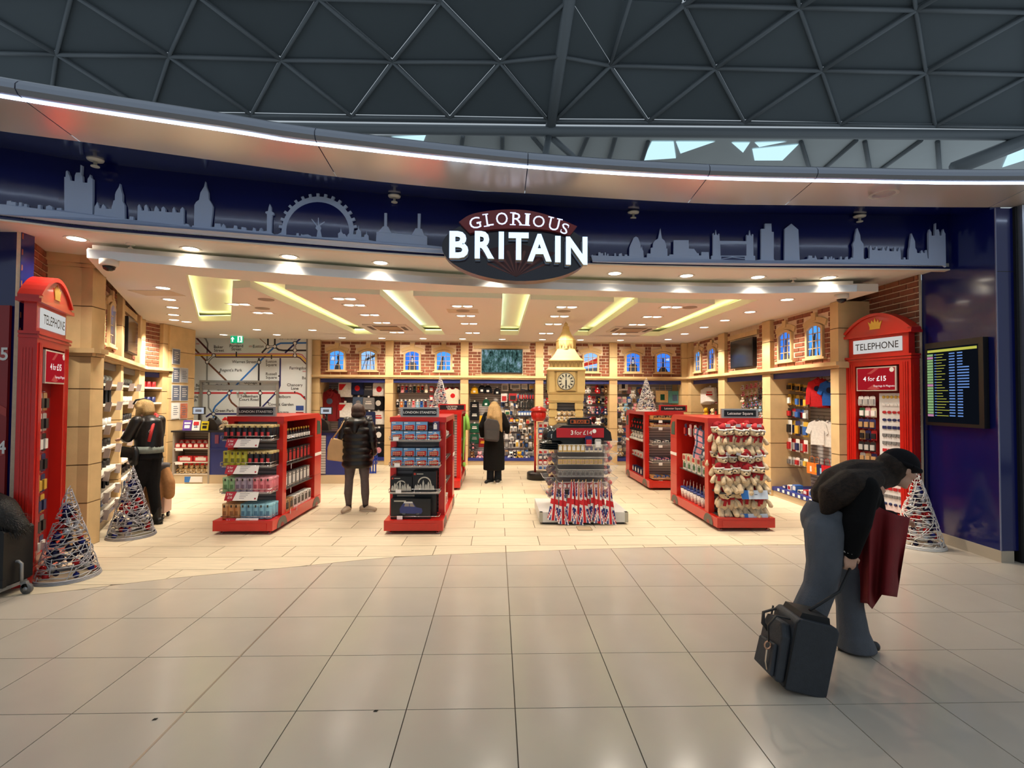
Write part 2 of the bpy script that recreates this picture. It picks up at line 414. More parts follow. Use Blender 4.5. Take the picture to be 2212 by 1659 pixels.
def window(w, uc, art, z0=2.385, zt=2.85, hw=.17, y=.08):
    WIN_N[0] += 1
    wn = link(f'window_{WIN_N[0]}', None, w, (uc, y, 0)); wn['kind'] = 'structure'
    def arch(hw, zt, rise, z0):
        pts = [(-hw, z0), (hw, z0)]
        for k in range(9):
            t = k/8; x = hw*(1-2*t); pts.append((x, zt-rise*(x/hw)**2))
        return pts
    o, i = arch(hw+.045, zt+.045, .07, z0-.03), arch(hw, zt, .06, z0)
    fr = MB(); n = len(o)
    fr.add([(a, -.045, b) for a, b in o]+[(a, -.045, b) for a, b in i]+[(a, .02, b) for a, b in o]+[(a, .02, b) for a, b in i], [])
    for k in range(n):
        j = (k+1) % n
        for q in ((k, j, n+j, n+k), (k, 2*n+k, 2*n+j, j), (n+k, n+j, 3*n+j, 3*n+k)): fr.f.append(q); fr.m.append(0); fr.sm.append(False)
    ob('frame', fr, STONE, wn)
    # brow: stepped arch with a keystone
    br = MB(); O = arch(.30, zt+.135, .075, 0)[2:]; I = arch(.255, zt+.05, .075, 0)[2:]
    br.prism(O+I[::-1], -.03, .02); br.prism([(-.045, zt+.08), (.045, zt+.08), (.06, zt+.2), (-.06, zt+.2)], -.045, .02)
    ob('arch_brow', br, STONE, wn)
    ob('sill', MB().b2(-.27, .27, -.06, .02, z0-.06, z0-.03), STONE, wn)
    sky = SKYB[art % 3]
    for a in range(3):
        for b in range(4):
            x0, x1 = -hw+2*hw*a/3, -hw+2*hw*(a+1)/3; h = (zt-z0)/4; y0, y1 = z0+h*b, z0+h*(b+1)
            if b == 3:
                f = lambda x: zt-.06*(x/hw)**2
                p = [(x0, y0), (x1, y0), (x1, f(x1)), ((x0+x1)/2, f((x0+x1)/2)), (x0, f(x0))]
            else: p = [(x0, y0), (x1, y0), (x1, y1), (x0, y1)]
            link('pane', MB().prism(p, -.004, .006).mesh('pane', sky), wn)
    # printed view behind the bars
    pr = MB(); y_, Y_ = -.006, -.0045
    if art == 0: pr.prism([(-.06, z0), (.1, z0), (.08, z0+.1), (.05, z0+.16), (.06, z0+.3), (.02, z0+.42), (.0, z0+.3), (.02, z0+.2), (-.04, z0+.1)], y_, Y_, 0); pr.prism([(-.15, z0+.25), (-.08, z0+.22), (-.05, z0+.3), (-.12, z0+.33)], y_, Y_, 1)
    elif art == 1:
        for k in range(7): pr.prism([(-.16+.05*k, z0), (-.145+.05*k, z0), (-.02+.02*k, z0+.4), (-.035+.02*k, z0+.4)], y_, Y_, k % 2)
        pr.prism([(-.05, z0+.22), (.17, z0+.33), (.17, z0+.4), (-.06, z0+.28)], y_, Y_, 0)
    elif art == 2: pr.prism([(-.11, z0), (.11, z0), (.1, z0+.17), (.04, z0+.2), (.03, z0+.32), (.005, z0+.4), (-.005, z0+.4), (-.03, z0+.32), (-.04, z0+.2), (-.1, z0+.17)], y_, Y_, 0); pr.prism([(-.02, z0+.2), (.02, z0+.2), (.015, z0+.3), (-.015, z0+.3)], y_-.001, Y_-.001, 1)
    elif art == 3: pr.prism([(-.15, z0), (-.02, z0), (.0, z0+.36), (-.03, z0+.36)], y_, Y_, 0); pr.prism([(.05, z0), (.08, z0), (.0, z0+.36)], y_, Y_, 0)
    elif art == 4:
        pr.prism([(-.17, z0+.12), (.17, z0+.2), (.17, z0+.38), (-.17, z0+.25)], y_, Y_, 2); pr.prism([(-.17, z0+.2), (.17, z0+.34), (.17, z0+.38), (-.17, z0+.24)], y_-.001, Y_-.001, 1)
        pr.prism([(-.17, z0), (.17, z0), (.17, z0+.09), (-.17, z0+.06)], y_, Y_, 0)
    else: pr.prism([(-.12, z0), (.12, z0), (.08, z0+.08), (.02, z0+.12), (.015, z0+.36), (-.02, z0+.36), (-.03, z0+.12), (-.09, z0+.08)], y_, Y_, 0); pr.prism([(.03, z0+.3), (.16, z0+.36), (.15, z0+.28)], y_, Y_, 1)
    ob('print', pr, [PRINTD, PRINTW, PRINTR], wn)
    bars = MB()
    for k in (1, 2): bars.b2(-hw+2*hw*k/3-.006, -hw+2*hw*k/3+.006, -.02, -.004, z0, zt-.004)
    for k in (1, 2, 3): bars.b2(-hw, hw, -.02, -.004, z0+(zt-z0)*k/4-.006, z0+(zt-z0)*k/4+.006)
    ob('glazing_bar', bars, STONE, wn)
    return (uc-.22, uc+.22, z0-.06, zt-.02), (uc-.31, uc+.31, zt-.04, zt+.14), (uc-.06, uc+.06, zt+.13, zt+.2)

# back wall -------------------------------------------------------------------
wb = wall('wall_back', (0, YB, 0), 0, 'back shop wall of stone pilasters, brick panels and lit arched windows')
PB = [-4.52, -2.70, -.82, 1.07, 2.95, 4.80]
for k, u in enumerate(PB): pier(wb, u-.1, u+.1, ZC)
ledge(wb, -4.64, 4.85)
WX = [(-4.02, 0), (-3.24, 1), (-2.14, 2), (-1.35, 3), None, (1.60, 5), (2.38, 4), (3.47, 2), (4.25, 5)]
bays_b = list(zip(PB, PB[1:]))
for k, (a, b) in enumerate(bays_b):
    holes = []
    for q in WX:
        if q and a < q[0] < b: holes += window(wb, *q)
    if k == 2: holes += [(-.41, .66, 2.31, 2.90), (-.62, .82, 2.93, 3.03)]
    brick_panel(wb, a+.1, b-.1, ZL, ZC, holes=holes, phase=.3*k)
    bay_recess(wb, a+.1, b-.1)
ob('lintel', MB().b2(-.60, .80, .03, .1, 2.94, 3.02), STONE, wb)
ob('screen_sill', MB().b2(-.55, .75, .03, .1, 2.265, 2.285), STONE, wb)
ob('rear_liner', MB().b2(-4.6, 4.9, .76, .8, 0, 3.3), CREAM, wb)

# right wall: facing -X, local x runs towards the camera -----------------------
def yr(Y): return -(Y-YB)           # local u of world Y on the right wall (origin at the back corner)
wr = wall('wall_right', (XR, YB, 0), -pi/2, 'side shop wall of stone pilasters and brick panels by the woollen toys')
for (Ya, Yb_) in [(12.85, 12.62), (11.05, 10.74), (9.19, 8.92), (7.28, 7.10)]:
    pier(wr, yr(Ya), yr(Yb_), ZC)
ledge(wr, .0, yr(7.05))
RB = [(12.62, 11.05), (10.74, 9.19), (8.92, 7.28)]
def wr_u(px): # world Y where the ray of column px meets the brick plane
    r = ray(px, 770); return yr(r.y/r.x*(XR+.08))
for k, (Ya, Yb_) in enumerate(RB):
    holes = []; u0, u1 = yr(Ya), yr(Yb_)
    if k == 0:
        for px, a in ((1510, 3), (1540, 5)): holes += window(wr, wr_u(px), a)
    if k == 1: holes += [(wr_u(1586)-.02, wr_u(1635)+.02, 2.32, 2.9), (wr_u(1577), wr_u(1641), 2.92, 3.03)]
    if k == 2:
        for px, a in ((1699, 5), (1763, 3)): holes += window(wr, wr_u(px), a)
    brick_panel(wr, u0, u1, ZL, ZC, holes=holes, phase=.2*k)
    bay_recess(wr, u0, u1)
ob('lintel', MB().b2(wr_u(1577), wr_u(1641), .03, .1, 2.93, 3.02), STONE, wr)
ob('screen_sill', MB().b2(wr_u(1580), wr_u(1640), .03, .1, 2.265, 2.285), STONE, wr)
ob('rear_liner', MB().b2(-.9, yr(6.0), .76, .8, 0, 3.3), CREAM, wr)
# brick return behind the telephone box, then the navy reveal
XN = 5.36
wrf = wall('wall_right_reveal', (XN-.04, 7.75, 0), -pi/2, 'red brick return wall behind the telephone kiosk by the flight screen')
brick_panel(wrf, 0, 7.75-6.26, 0.0, ZS, y=0.0, phase=.1)
wn_ = tag(ob('wall_navy', MB().b2(XN, XN+.12, 5.36, 6.262, .12, 3.95), NAVY), 'navy gloss reveal panel carrying the flight departures screen', kind='structure')
ob('column_face', MB().b2(XN+.0, XN+.19, 5.30, 5.36, .12, 3.79), NAVY, wn_)
ob('corner_trim', MB().b2(XN-.006, XN+.004, 5.296, 5.306, .12, 3.79), mat('pale_edge', S(120, 124, 150), .4), wn_)
ob('baseboard_right', MB().b2(XN-.012, XN+.13, 5.29, 6.26, 0, .12), mat('skirting_beige', S(176, 164, 146), .5), wn_)
ob('panel_seam', MB().b2(XN-.001, XN+.19, 5.2985, 5.3, 3.1, 3.106), BLACK, wn_)
mc = tag(ob('wall_column', MB().b2(XN+.215, XN+.40, 5.22, 5.5, 0, 3.80), STEEL), 'brushed steel column beside the navy panel', kind='structure')
ob('column_gap', MB().b2(XN+.19, XN+.216, 5.27, 5.5, 0, 3.8), mat('dark_gap', S(14, 14, 18), .6), mc)
nb = tag(ob('wall_neighbour', MB().b2(6.0, 9.5, 6.4, 6.5, 0, 3.8), mat('neighbour_grey', S(120, 128, 136), .5)), 'grey neighbouring shopfront beyond the steel column', kind='structure')
ob('lit_pane', MB().b2(6.02, 7.2, 6.37, 6.4, 1.6, 3.25), emis('neighbour_light', S(170, 214, 206), .55), nb)
ob('lit_pane', MB().b2(6.02, 7.2, 6.37, 6.4, .1, 1.5), mat('neighbour_dark', S(70, 72, 78), .4), nb)

# left wall: angled outwards, local x runs away from the camera -----------------
LTH = atan2(.886, -.463)
wl = wall('wall_left', (-4.62, 5.97, 0), LTH, 'angled shop wall of stone pilasters and brick panels behind the browsing woman')
pier(wl, 0.0, .2, ZS, cap=True, depth=.5)
# broad near face of the first pilaster, square to the concourse
fp = ob('pilaster', MB().b2(-.49, -.004, .006, .25, 0, ZS), mat('stone_joint'), None, (-4.615, 5.93, 0), R(8))
fp.parent = None; fp.name = 'wall_pilaster_face'; tag(fp, 'broad sandstone pilaster face beside the telephone kiosk entrance', kind='structure')
for a, b in [(0, .5), (.5, .93), (.93, 1.36), (1.36, 1.79), (1.79, 2.16), (2.245, 2.73), (2.73, ZS)]:
    ob('stone_block', MB().b2(-.495, 0, 0, .24, a+.006, b-.006), STONE, fp)
mb = MB(); mb.b2(-.5, .03, -.03, .24, ZS-.13, ZS-.09); mb.b2(-.5, .06, -.06, .24, ZS-.09, ZS); ob('capital', mb, STONE, fp)
mb = MB(); mb.b2(-.5, .03, -.03, .2, ZL-.09, ZL-.055); mb.b2(-.5, .07, -.07, .2, ZL-.055, ZL); ob('ledge', mb, STONE, fp)
pier(wl, 1.80, 2.0, ZS, cap=True, depth=.5); pier(wl, 3.58, 3.78, ZS, cap=True, depth=.5)
ledge(wl, -.02, 4.02)
for k, (a, b) in enumerate([(.2, 1.80), (2.0, 3.58)]):
    holes = []
    if k == 0:
        for u in (.62, 1.35): holes += window(wl, u, 3 if u < 1 else 5, z0=2.42, zt=2.95)
    else: holes = [(2.3, 3.3, 2.38, 2.95), (2.15, 3.45, 3.0, 3.1)]
    brick_panel(wl, a, b, ZL, ZS, holes=holes, phase=.25*k)
    bay_recess(wl, a, b, depth=.45, header=mat('grey_header', S(112, 104, 98), .5))
ob('lintel', MB().b2(2.15, 3.45, .03, .1, 3.0, 3.1), STONE, wl)
# third bay and notice wall, along Y
wl2 = wall('wall_left_rear', (-6.52, 9.52, 0), pi/2, 'stone wall with framed notices beside the till')
pier(wl2, .0, .12, ZC, depth=.5); pier(wl2, .62, .78, ZC, depth=.5)
brick_panel(wl2, .12, .62, ZL, ZC, phase=.3); bay_recess(wl2, .12, .62, depth=.45)
ledge(wl2, -.05, .84)
np_ = ob('notice_wall', MB().b2(.78, 1.62, -.02, .3, 0, ZC), mat('stone_joint'), wl2)
zz = [0, .36, .79, 1.22, 1.65, 2.08, 2.6, ZC]
for a, b in zip(zz, zz[1:]): ob('stone_block', MB().b2(.775, 1.625, -.03, .3, a+.006, b-.006), STONE, np_)
# brick return and navy column at the near left
wlf = wall('wall_left_reveal', (-4.63, 5.06, 0), LTH, 'red brick return wall behind the near telephone kiosk')
brick_panel(wlf, 0, 1.1, 0, ZS, y=0.0, phase=.4)
wnl = tag(ob('wall_navy_left', MB().b2(-7.5, -4.625, 5.06, 5.2, 0, 3.3), NAVY), 'navy column at the near edge carrying a red poster', kind='structure')
pst = tag(ob('poster', MB().b2(-7.0, -4.69, 5.03, 5.055, .35, 2.58), mat('poster_red', S(150, 30, 30), .35, var=.12, scale=1.2)), 'red printed advertising poster on the navy column', 'poster')
PSTR = mat('poster_light_red', S(180, 62, 54), .4)
for (za, zb) in [(2.02, 2.12), (1.66, 1.56), (1.10, 1.2), (.84, .74)]:
    ob('printed_band', MB().prism([(-5.6, za-.3*(1 if zb > za else -1)), (-4.69, zb-.05), (-4.69, zb+.03), (-5.6, za-.3*(1 if zb > za else -1)+.12)], 5.026, 5.03), PSTR, pst)
for t, px, py in (('5', 8, 765), ('4', 2, 967)):
    p = at(px, py, 5.02); text_ob('lettering', t, .17, WHITE, pst, (p.x, 5.024, p.z-.055), bold=.02)

# map wall, behind the till ------------------------------------------------------
YM = 12.70
wm = wall('wall_map', (0, YM, 0), 0, 'white wall printed with an underground railway map behind the till')
ob('map_panel', MB().b2(-7.6, -4.62, 0, .1, 0, ZC), mat('map_white', S(226, 232, 234), .6), wm)
ob('edge_post', MB().b2(-4.70, -4.665, -.02, 0, 0, ZC), mat('grey_post', S(140, 138, 136), .4), wm)
ob('white_return', MB().b2(-4.665, -4.60, -.01, .1, 0, ZC), mat('return_white', S(226, 220, 206), .6), wm)
sd = wall('wall_till_side', (-7.6, 0, 0), 0, 'plain wall beside the till'); ob('wall_face', MB().b2(-.1, 0, 10.9, 12.8, 0, ZC), CREAM, sd)
YP = YM-.002
def mp(px, py): p = at(px, py, YP); return (p.x, p.z)
def mpc(x, y): return mp(400+x/7.373, 700+y/7.373)   # from the enlarged view of the map
MAPC = dict(brown=S(108, 62, 40), maroon=S(86, 30, 44), red=S(192, 40, 48), blue=S(44, 112, 190), navy=S(34, 36, 104), black=S(34, 32, 40), grey=S(132, 138, 140), yellow=S(240, 194, 44), pink=S(196, 120, 130), white=S(238, 240, 240))
def map_line(name, pts, col, wdt, y=0.0):
    P = [Vector(mpc(*p)) for p in pts]; mb = MB(); L_, R_ = [], []
    for i, p in enumerate(P):
        d0 = (P[i]-P[i-1]).normalized() if i else (P[1]-P[0]).normalized()
        d1 = (P[i+1]-P[i]).normalized() if i < len(P)-1 else d0
        n0 = Vector((-d0.y, d0.x)); n = (n0+Vector((-d1.y, d1.x))).normalized(); k = wdt/2/max(.4, n.dot(n0))
        L_.append(p+n*k); R_.append(p-n*k)
    for i in range(len(P)-1):
        q = [L_[i], L_[i+1], R_[i+1], R_[i]]; mb.prism([(v.x, v.y) for v in q], -.002-y, -.0005-y)
    ob(name, mb, mat('map_'+col, MAPC[col], .5), wm)
WL = .042
map_line('map_line', [(140, 180), (440, 495)], 'maroon', WL); map_line('map_line', [(270, 195), (330, 240), (358, 310), (350, 470), (345, 940)], 'grey', WL*.9)
map_line('map_line', [(135, 380), (345, 600), (690, 935), (705, 1000), (705, 1100), (700, 1180), (740, 1250), (850, 1340)], 'brown', WL)
map_line('map_line', [(150, 475), (1800, 475), (1860, 490), (1945, 585)], 'pink', WL*.7, .0004)
map_line('map_line', [(150, 498), (1790, 498), (1850, 520), (1945, 620)], 'yellow', WL*.8, .0004)
map_line('map_line', [(480, 525), (1790, 525), (1830, 540), (1945, 655)], 'maroon', WL*.7, .0004)
map_line('map_line', [(1140, 190), (1300, 330)], 'brown', .015); map_line('map_line', [(1318, 200), (1318, 350)], 'black', WL); map_line('map_line', [(1428, 200), (1428, 350)], 'black', WL)
map_line('map_line', [(1310, 365), (1220, 460)], 'black', WL)
map_line('map_line', [(1940, 300), (1520, 305), (1460, 330), (1320, 460), (850, 935), (700, 1100), (480, 1310), (450, 1370), (450, 1570)], 'blue', WL)
map_line('map_line', [(1430, 365), (1490, 410), (1560, 420), (1940, 420)], 'black', WL); map_line('map_line', [(1850, 215), (1750, 310), (1590, 460)], 'navy', WL)
map_line('map_line', [(1175, 540), (1170, 920)], 'black', WL); map_line('map_line', [(1195, 930), (1195, 1340)], 'black', WL)
map_line('map_line', [(1515, 540), (1510, 980), (1480, 1060), (1440, 1100), (1220, 1330)], 'navy', WL*.9)
map_line('map_line', [(130, 1098), (1780, 1098), (1840, 1120), (1945, 1225)], 'red', WL)
map_line('map_line', [(372, 930), (372, 1330), (420, 1400), (600, 1590)], 'grey', WL*.9); map_line('map_line', [(330, 1480), (400, 1432), (830, 1432)], 'navy', WL)
for a, b, c_, d in [(815, 440, 815, 515), (1375, 490, 1375, 560), (1745, 1070, 1745, 1098), (545, 770, 560, 760), (1480, 828, 1510, 828), (1300, 1240, 1330, 1255), (1880, 1170, 1910, 1155)]:
    map_line('map_tick', [(a, b), (c_, d)], 'black', .03, .0008)
def ring(x, y, r=.052):
    p = mpc(x, y); n = 20
    ob('map_ring', MB().prism([(p[0]+r*cos(2*pi*k/n), p[1]+r*sin(2*pi*k/n)) for k in range(n)], -.0035, -.001), mat('map_black', MAPC['black'], .5), wm)
    ob('map_ring_core', MB().prism([(p[0]+r*.66*cos(2*pi*k/n), p[1]+r*.66*sin(2*pi*k/n)) for k in range(n)], -.0045, -.003), mat('map_ring_white', MAPC['white'], .5), wm)
for a, b in [((455, 500), (350, 605)), ((1315, 362), (1428, 358)), ((1748, 305), (1748, 505))]:
    map_line('map_link', [a, b], 'black', .05, .001); map_line('map_link_core', [a, b], 'white', .024, .0018)
for q in [(455, 500), (350, 605), (1315, 362), (1428, 358), (1748, 305), (1748, 418), (1748, 505), (1175, 607), (378, 1100), (702, 1100), (1195, 1100), (1455, 1100), (452, 1432)]: ring(*q)
for t, x, y in [('Baker', 530, 385), ('Street', 538, 440), ('Great', 815, 310), ('Portland', 815, 368), ('Street', 815, 420), ('Euston', 1165, 375), ('St. Pancras', 1640, 242), ('Warren Street', 940, 622), ('Euston', 1370, 615), ('Square', 1370, 668), ("Regent's Park", 728, 755), ('Russell', 1370, 815), ('Square', 1372, 870), ('Farringdon', 1800, 722), ('Ba', 1890, 878), ('Oxford', 578, 1000), ('Circus', 588, 1055), ('Goodge', 1040, 950), ('Street', 1078, 1003), ('Chancery', 1745, 990), ('Lane', 1745, 1045), ('Bond', 235, 998), ('Street', 215, 1050), ('Tottenham', 1018, 1170), ('Court Road', 1015, 1222), ('Holborn', 1570, 1178), ('Covent Garden', 1525, 1300), ('Green Park', 625, 1400), ('Square', 1560, 1425), ('ble', 170, 1178), ('ch', 158, 1232)]:
    p = mpc(x, y); text_ob('station_name', t, .098, mat('map_black'), wm, (p[0], -.003, p[1]), bold=.012)
for x, y in [(200, 315), (1040, 357), (1895, 755)]:
    p = mpc(x, y); ob('rail_mark', MB().b2(p[0]-.04, p[0]+.04, -.003, -.001, p[1]-.012, p[1]-.004).b2(p[0]-.04, p[0]+.04, -.003, -.001, p[1]+.006, p[1]+.014), mat('map_red', MAPC['red'], .5), wm)
# door set in the map wall
dr = link('door_1', None, wm, (0, 0, 0)); dr['kind'] = 'structure'
a, b = mpc(265, 915), mpc(1480, 915)
fr = MB(); DG = mat('door_frame_grey', S(150, 150, 148), .35, metal=.5)
fr.b2(a[0]-.03, a[0]+.03, -.04, 0, 0, a[1]); fr.b2(b[0]-.03, b[0]+.03, -.04, 0, 0, a[1]); fr.b2(a[0]-.03, b[0]+.03, -.05, 0, a[1]-.02, a[1]+.03)
ob('frame', fr, DG, dr); ob('door_closer_rail', MB().b2(a[0]+.05, b[0]-.03, -.012, -.006, a[1]-.20, a[1]-.08), mat('grey_band', S(160, 158, 154), .4, alpha=.55), dr)
ob('leaf_joint', MB().b2((a[0]+b[0])/2-.015, (a[0]+b[0])/2-.009, -.005, -.0005, 0, a[1]), DG, dr)
for x in (845, 958):
    p = mpc(x, 1100); ob('door_knob', MB().ball((p[0], -.03, p[1]), .03), DG, dr)
ps = MB(); p0, p1 = mpc(1765, 1300), mpc(1885, 1375); ps.b2(p0[0], p1[0], -.006, -.001, p1[1], p0[1])
s1 = ob('wall_notice', ps, mat('notice_blue', S(44, 74, 150), .5), wm); p0, p1 = mpc(1765, 1400), mpc(1885, 1425); ob('notice_band', MB().b2(p0[0], p1[0], -.007, -.001, p1[1], p0[1]), REDD, wm)

# ------------------------------------------------------------------ ceilings
SOF = mat('soffit_white', S(240, 234, 224), .7)
CEILM = mat('ceiling_white', S(242, 235, 224), .7)
up = MB()
FC = smooth_curve([(-7.6, 3.3), (-5.6, 4.15), (-4.4, 4.60), (-3.83, 4.85), (-2.7, 5.15), (-1.14, 5.52), (.3, 5.74), (1.58, 5.86), (3.0, 5.90), (4.2, 5.89), (5.36, 5.87)], 6)
pts = [(x, y) for x, y in FC]
up.prism(pts+[(5.36, 13.7), (-7.7, 13.7)], ZS, ZS+.04, axis='z')
cg = tag(ob('ceiling', up, SOF), 'cream entrance soffit and upper shop ceiling', kind='structure')
RF = smooth_curve([(-4.18, 5.29), (-3.37, 5.58), (-2.02, 5.97), (-.43, 6.38), (1.36, 6.59), (3.23, 6.66), (4.66, 6.46)], 6)      # front lip of the lowered ceiling
RH = smooth_curve([(-3.62, 6.0), (-2.28, 6.58), (-1.0, 6.76), (.03, 6.86), (2.38, 7.09), (3.70, 7.08)], 6)                     # its inner edge
lo = MB()
def slab(poly): lo.prism(poly, ZC, ZC+.10, axis='z')
slab(list(RF)+[(4.95, 6.46), (4.95, 7.08)]+list(RH[::-1]))
slab([(3.70, 7.08), (4.95, 7.08), (4.95, 12.95), (3.65, 12.95)])
slab([(-4.18, 5.29), (-3.62, 6.0), (-5.64, 9.79), (-5.64, 12.95), (-7.7, 12.95), (-7.7, 9.6), (-6.55, 9.6)])
slab([(-5.64, 11.62), (3.67, 11.42), (3.65, 12.95), (-5.64, 12.95)])
slab([(-5.64, 9.79), (-5.0, 9.70), (-5.0, 11.62), (-5.64, 11.62)])
lc = tag(ob('ceiling', lo, CEILM), 'lowered cream shop ceiling with lit coffers', kind='structure')
lip = MB(); lip2 = MB()
for (a, b) in zip(RF, RF[1:]):
    lip.add([(a[0], a[1]-.004, ZC-.004), (b[0], b[1]-.004, ZC-.004), (b[0], b[1]-.012, ZC+.085), (a[0], a[1]-.012, ZC+.085)], [(0, 1, 2, 3)])
    lip2.add([(a[0], a[1]+.06, ZC+.085), (b[0], b[1]+.06, ZC+.085), (b[0], b[1]+.06, ZC+.15), (a[0], a[1]+.06, ZC+.15)], [(0, 1, 2, 3)])
    lip.add([(a[0], a[1]-.012, ZC+.085), (b[0], b[1]-.012, ZC+.085), (b[0], b[1]+.08, ZC+.085), (a[0], a[1]+.08, ZC+.085)], [(0, 1, 2, 3)])
ob('trim_lip', lip, mat('satin_trim', S(226, 226, 226), .28, metal=.55), lc)
ob('cove_back', lip2, CEILM, lc)
# islands between the coffers
GL = emis('cove_light', (.92, 1.0, .36), 6.0)
GL2 = emis('cove_light_cool', (.72, 1.0, .6), 5.0)
SLOT = [(-3.2, -2.78), (-1.62, -1.17), (.07, .47), (1.70, 2.06), (3.22, 3.67)]
isl = [(-2.78, -1.62), (-1.17, .07), (.47, 1.70), (2.06, 3.22)]
def rh(x): return lerp_curve(RH, x)
for k, (a, b) in enumerate(isl):
    yf0, yf1 = rh(a)+.34, rh(b)+.34
    p = [(a, yf0), (b, yf1), (b, 11.5), (a, 11.5)]
    io = ob('ceiling_island', MB().prism(p, ZC, ZC+.10, axis='z'), CEILM, lc)
    ls = MB()
    for x, s in ((a, 1), (b, -1)): ls.b2(min(x+.02*s, x+.07*s), max(x+.02*s, x+.07*s), max(yf0, yf1), 11.3, ZC+.101, ZC+.112)
    ls.prism([(a+.06, yf0+.02), (b-.06, yf1+.02), (b-.06, yf1+.07), (a+.06, yf0+.07)], ZC+.101, ZC+.112, axis='z')
    ob('cove_strip', ls, GL2 if k in (0, 1) else GL, io)
p = [(-3.45, 6.72), (-3.2, 6.66), (-3.2, 11.62), (-5.0, 11.62), (-5.0, 9.70)]
io = ob('ceiling_island', MB().prism(p, ZC, ZC+.10, axis='z'), CEILM, lc)
ls = MB(); ls.prism([(-3.49, 6.85), (-3.43, 6.85), (-4.92, 9.66), (-4.98, 9.66)], ZC+.101, ZC+.112, axis='z'); ls.b2(-3.28, -3.23, 6.8, 11.4, ZC+.101, ZC+.112); ob('cove_strip', ls, GL, io)
ls = MB(); ls.prism([(-3.70, 6.05), (-3.64, 6.02), (-5.64, 9.8), (-5.7, 9.8)], ZC+.101, ZC+.112, axis='z'); ls.prism([(-5.66, 9.82), (-5.04, 9.73), (-5.04, 9.78), (-5.66, 9.87)], ZC+.101, ZC+.112, axis='z')
ls.b2(3.72, 3.77, 7.2, 11.3, ZC+.101, ZC+.112)
for a, b in SLOT: ls.b2(a, b, 11.52, 11.57, ZC+.101, ZC+.112)
ob('cove_strip', ls, GL, lc)
ob('front_cove_strip', MB().prism([(x, y+.03) for x, y in RF if x > .9]+[(x, y+.055) for x, y in RF[::-1] if x > .9], ZC+.087, ZC+.095, axis='z'), emis('front_cove_light', (.75, 1, .72), 6.0), lc)

# ------------------------------------------------------------------ fascia and canopy
ZF1 = 3.92
fa = MB()
for (a, b) in zip(FC, FC[1:]):
    fa.add([(a[0], a[1], ZS-.03), (b[0], b[1], ZS-.03), (b[0], b[1], ZF1), (a[0], a[1], ZF1), (a[0], a[1]+.06, ZS-.03), (b[0], b[1]+.06, ZS-.03)], [(0, 1, 2, 3), (0, 4, 5, 1)])
fo = tag(ob('wall_fascia', fa, NAVY), 'curved navy fascia above the shop entrance', kind='structure')
tr = MB(); tr2 = MB()
for (a, b) in zip(FC, FC[1:]):
    if a[0] < -7: continue
    tr.add([(a[0], a[1]-.012, ZS-.045), (b[0], b[1]-.012, ZS-.045), (b[0], b[1]+.07, ZS-.045), (a[0], a[1]+.07, ZS-.045), (a[0], a[1]-.012, ZS-.03), (b[0], b[1]-.012, ZS-.03), (a[0], a[1]+.07, ZS), (b[0], b[1]+.07, ZS)], [(0, 3, 2, 1), (0, 1, 5, 4), (3, 6, 7, 2)])
    tr2.add([(a[0], a[1]+.085, ZS-.012), (b[0], b[1]+.085, ZS-.012), (b[0], b[1]+.15, ZS-.012), (a[0], a[1]+.15, ZS-.012)], [(0, 3, 2, 1)])
ob('fascia_trim', tr, mat('trim_cream', S(236, 222, 204), .45), fo); ob('shutter_slot', tr2, mat('slot_grey', S(110, 104, 100), .5), fo)
UC = smooth_curve([(-7.6, 2.55), (-5.4, 3.55), (-3.93, 4.09), (-3.42, 4.24), (-1.64, 4.80), (-.35, 5.08), (.24, 5.14), (2.1, 5.33), (3.2, 5.34), (5.5, 5.30), (9.0, 5.05)], 6)
LC = smooth_curve([(-7.6, 1.9), (-5.1, 3.1), (-3.56, 3.70), (-2.15, 4.13), (-1.51, 4.32), (.27, 4.67), (1.9, 4.83), (3.28, 4.85), (5.17, 4.82), (9.0, 4.55)], 6)
bs = MB()
for (a, b) in zip(FC, FC[1:]):
    ua, ub = lerp_curve(UC, a[0]), lerp_curve(UC, b[0])
    bs.add([(a[0], a[1]+.01, ZF1-.01), (b[0], b[1]+.01, ZF1-.01), (b[0], ub, 3.80), (a[0], ua, 3.80)], [(0, 1, 2, 3)])
ob('fascia_soffit', bs, NAVY, fo)
CAN = mat('canopy_metal', S(220, 210, 202), .26, metal=.45, var=.05, scale=.8)
CANT = mat('canopy_nose_metal', S(150, 156, 168), .26, metal=.85)
can = link('trim_1', None); tag(can, 'curved brushed metal canopy with a white light line along its edge', kind='structure')
seams = [-7.6, -3.43, -1.53, .27, 2.02, 3.08, 5.3, 9.0]
for a, b in zip(seams, seams[1:]):
    n = max(3, int((b-a)/.3)); xs = [a+.004+(b-a-.008)*k/n for k in range(n+1)]
    u = MB(); q = MB()
    for x0, x1 in zip(xs, xs[1:]):
        P0, P1 = lerp_curve(UC, x0), lerp_curve(UC, x1); L0, L1 = lerp_curve(LC, x0), lerp_curve(LC, x1)
        u.add([(x0, P0, 3.80), (x1, P1, 3.80), (x1, L1, 3.85), (x0, L0, 3.85)], [(0, 1, 2, 3)])
        pr = [(0, 3.855), (-.05, 3.865), (-.075, 3.895), (-.075, 3.93), (-.05, 3.965), (-.01, 3.99), (.05, 4.0), (.9, 4.0)]
        for (d0, z0), (d1, z1) in zip(pr, pr[1:]):
            q.add([(x0, L0+d0, z0), (x1, L1+d0, z0), (x1, L1+d1, z1), (x0, L0+d1, z1)], [(0, 1, 2, 3)], 0, True)
    ob('underside_panel', u, CAN, can); ob('nose_panel', q, CANT, can)
led = MB(); led.tube([(x, y-.004, 3.853) for x, y in LC], .011, 6)
ob('light_strip', led, emis('canopy_led', S(206, 226, 255), 9.0), can)
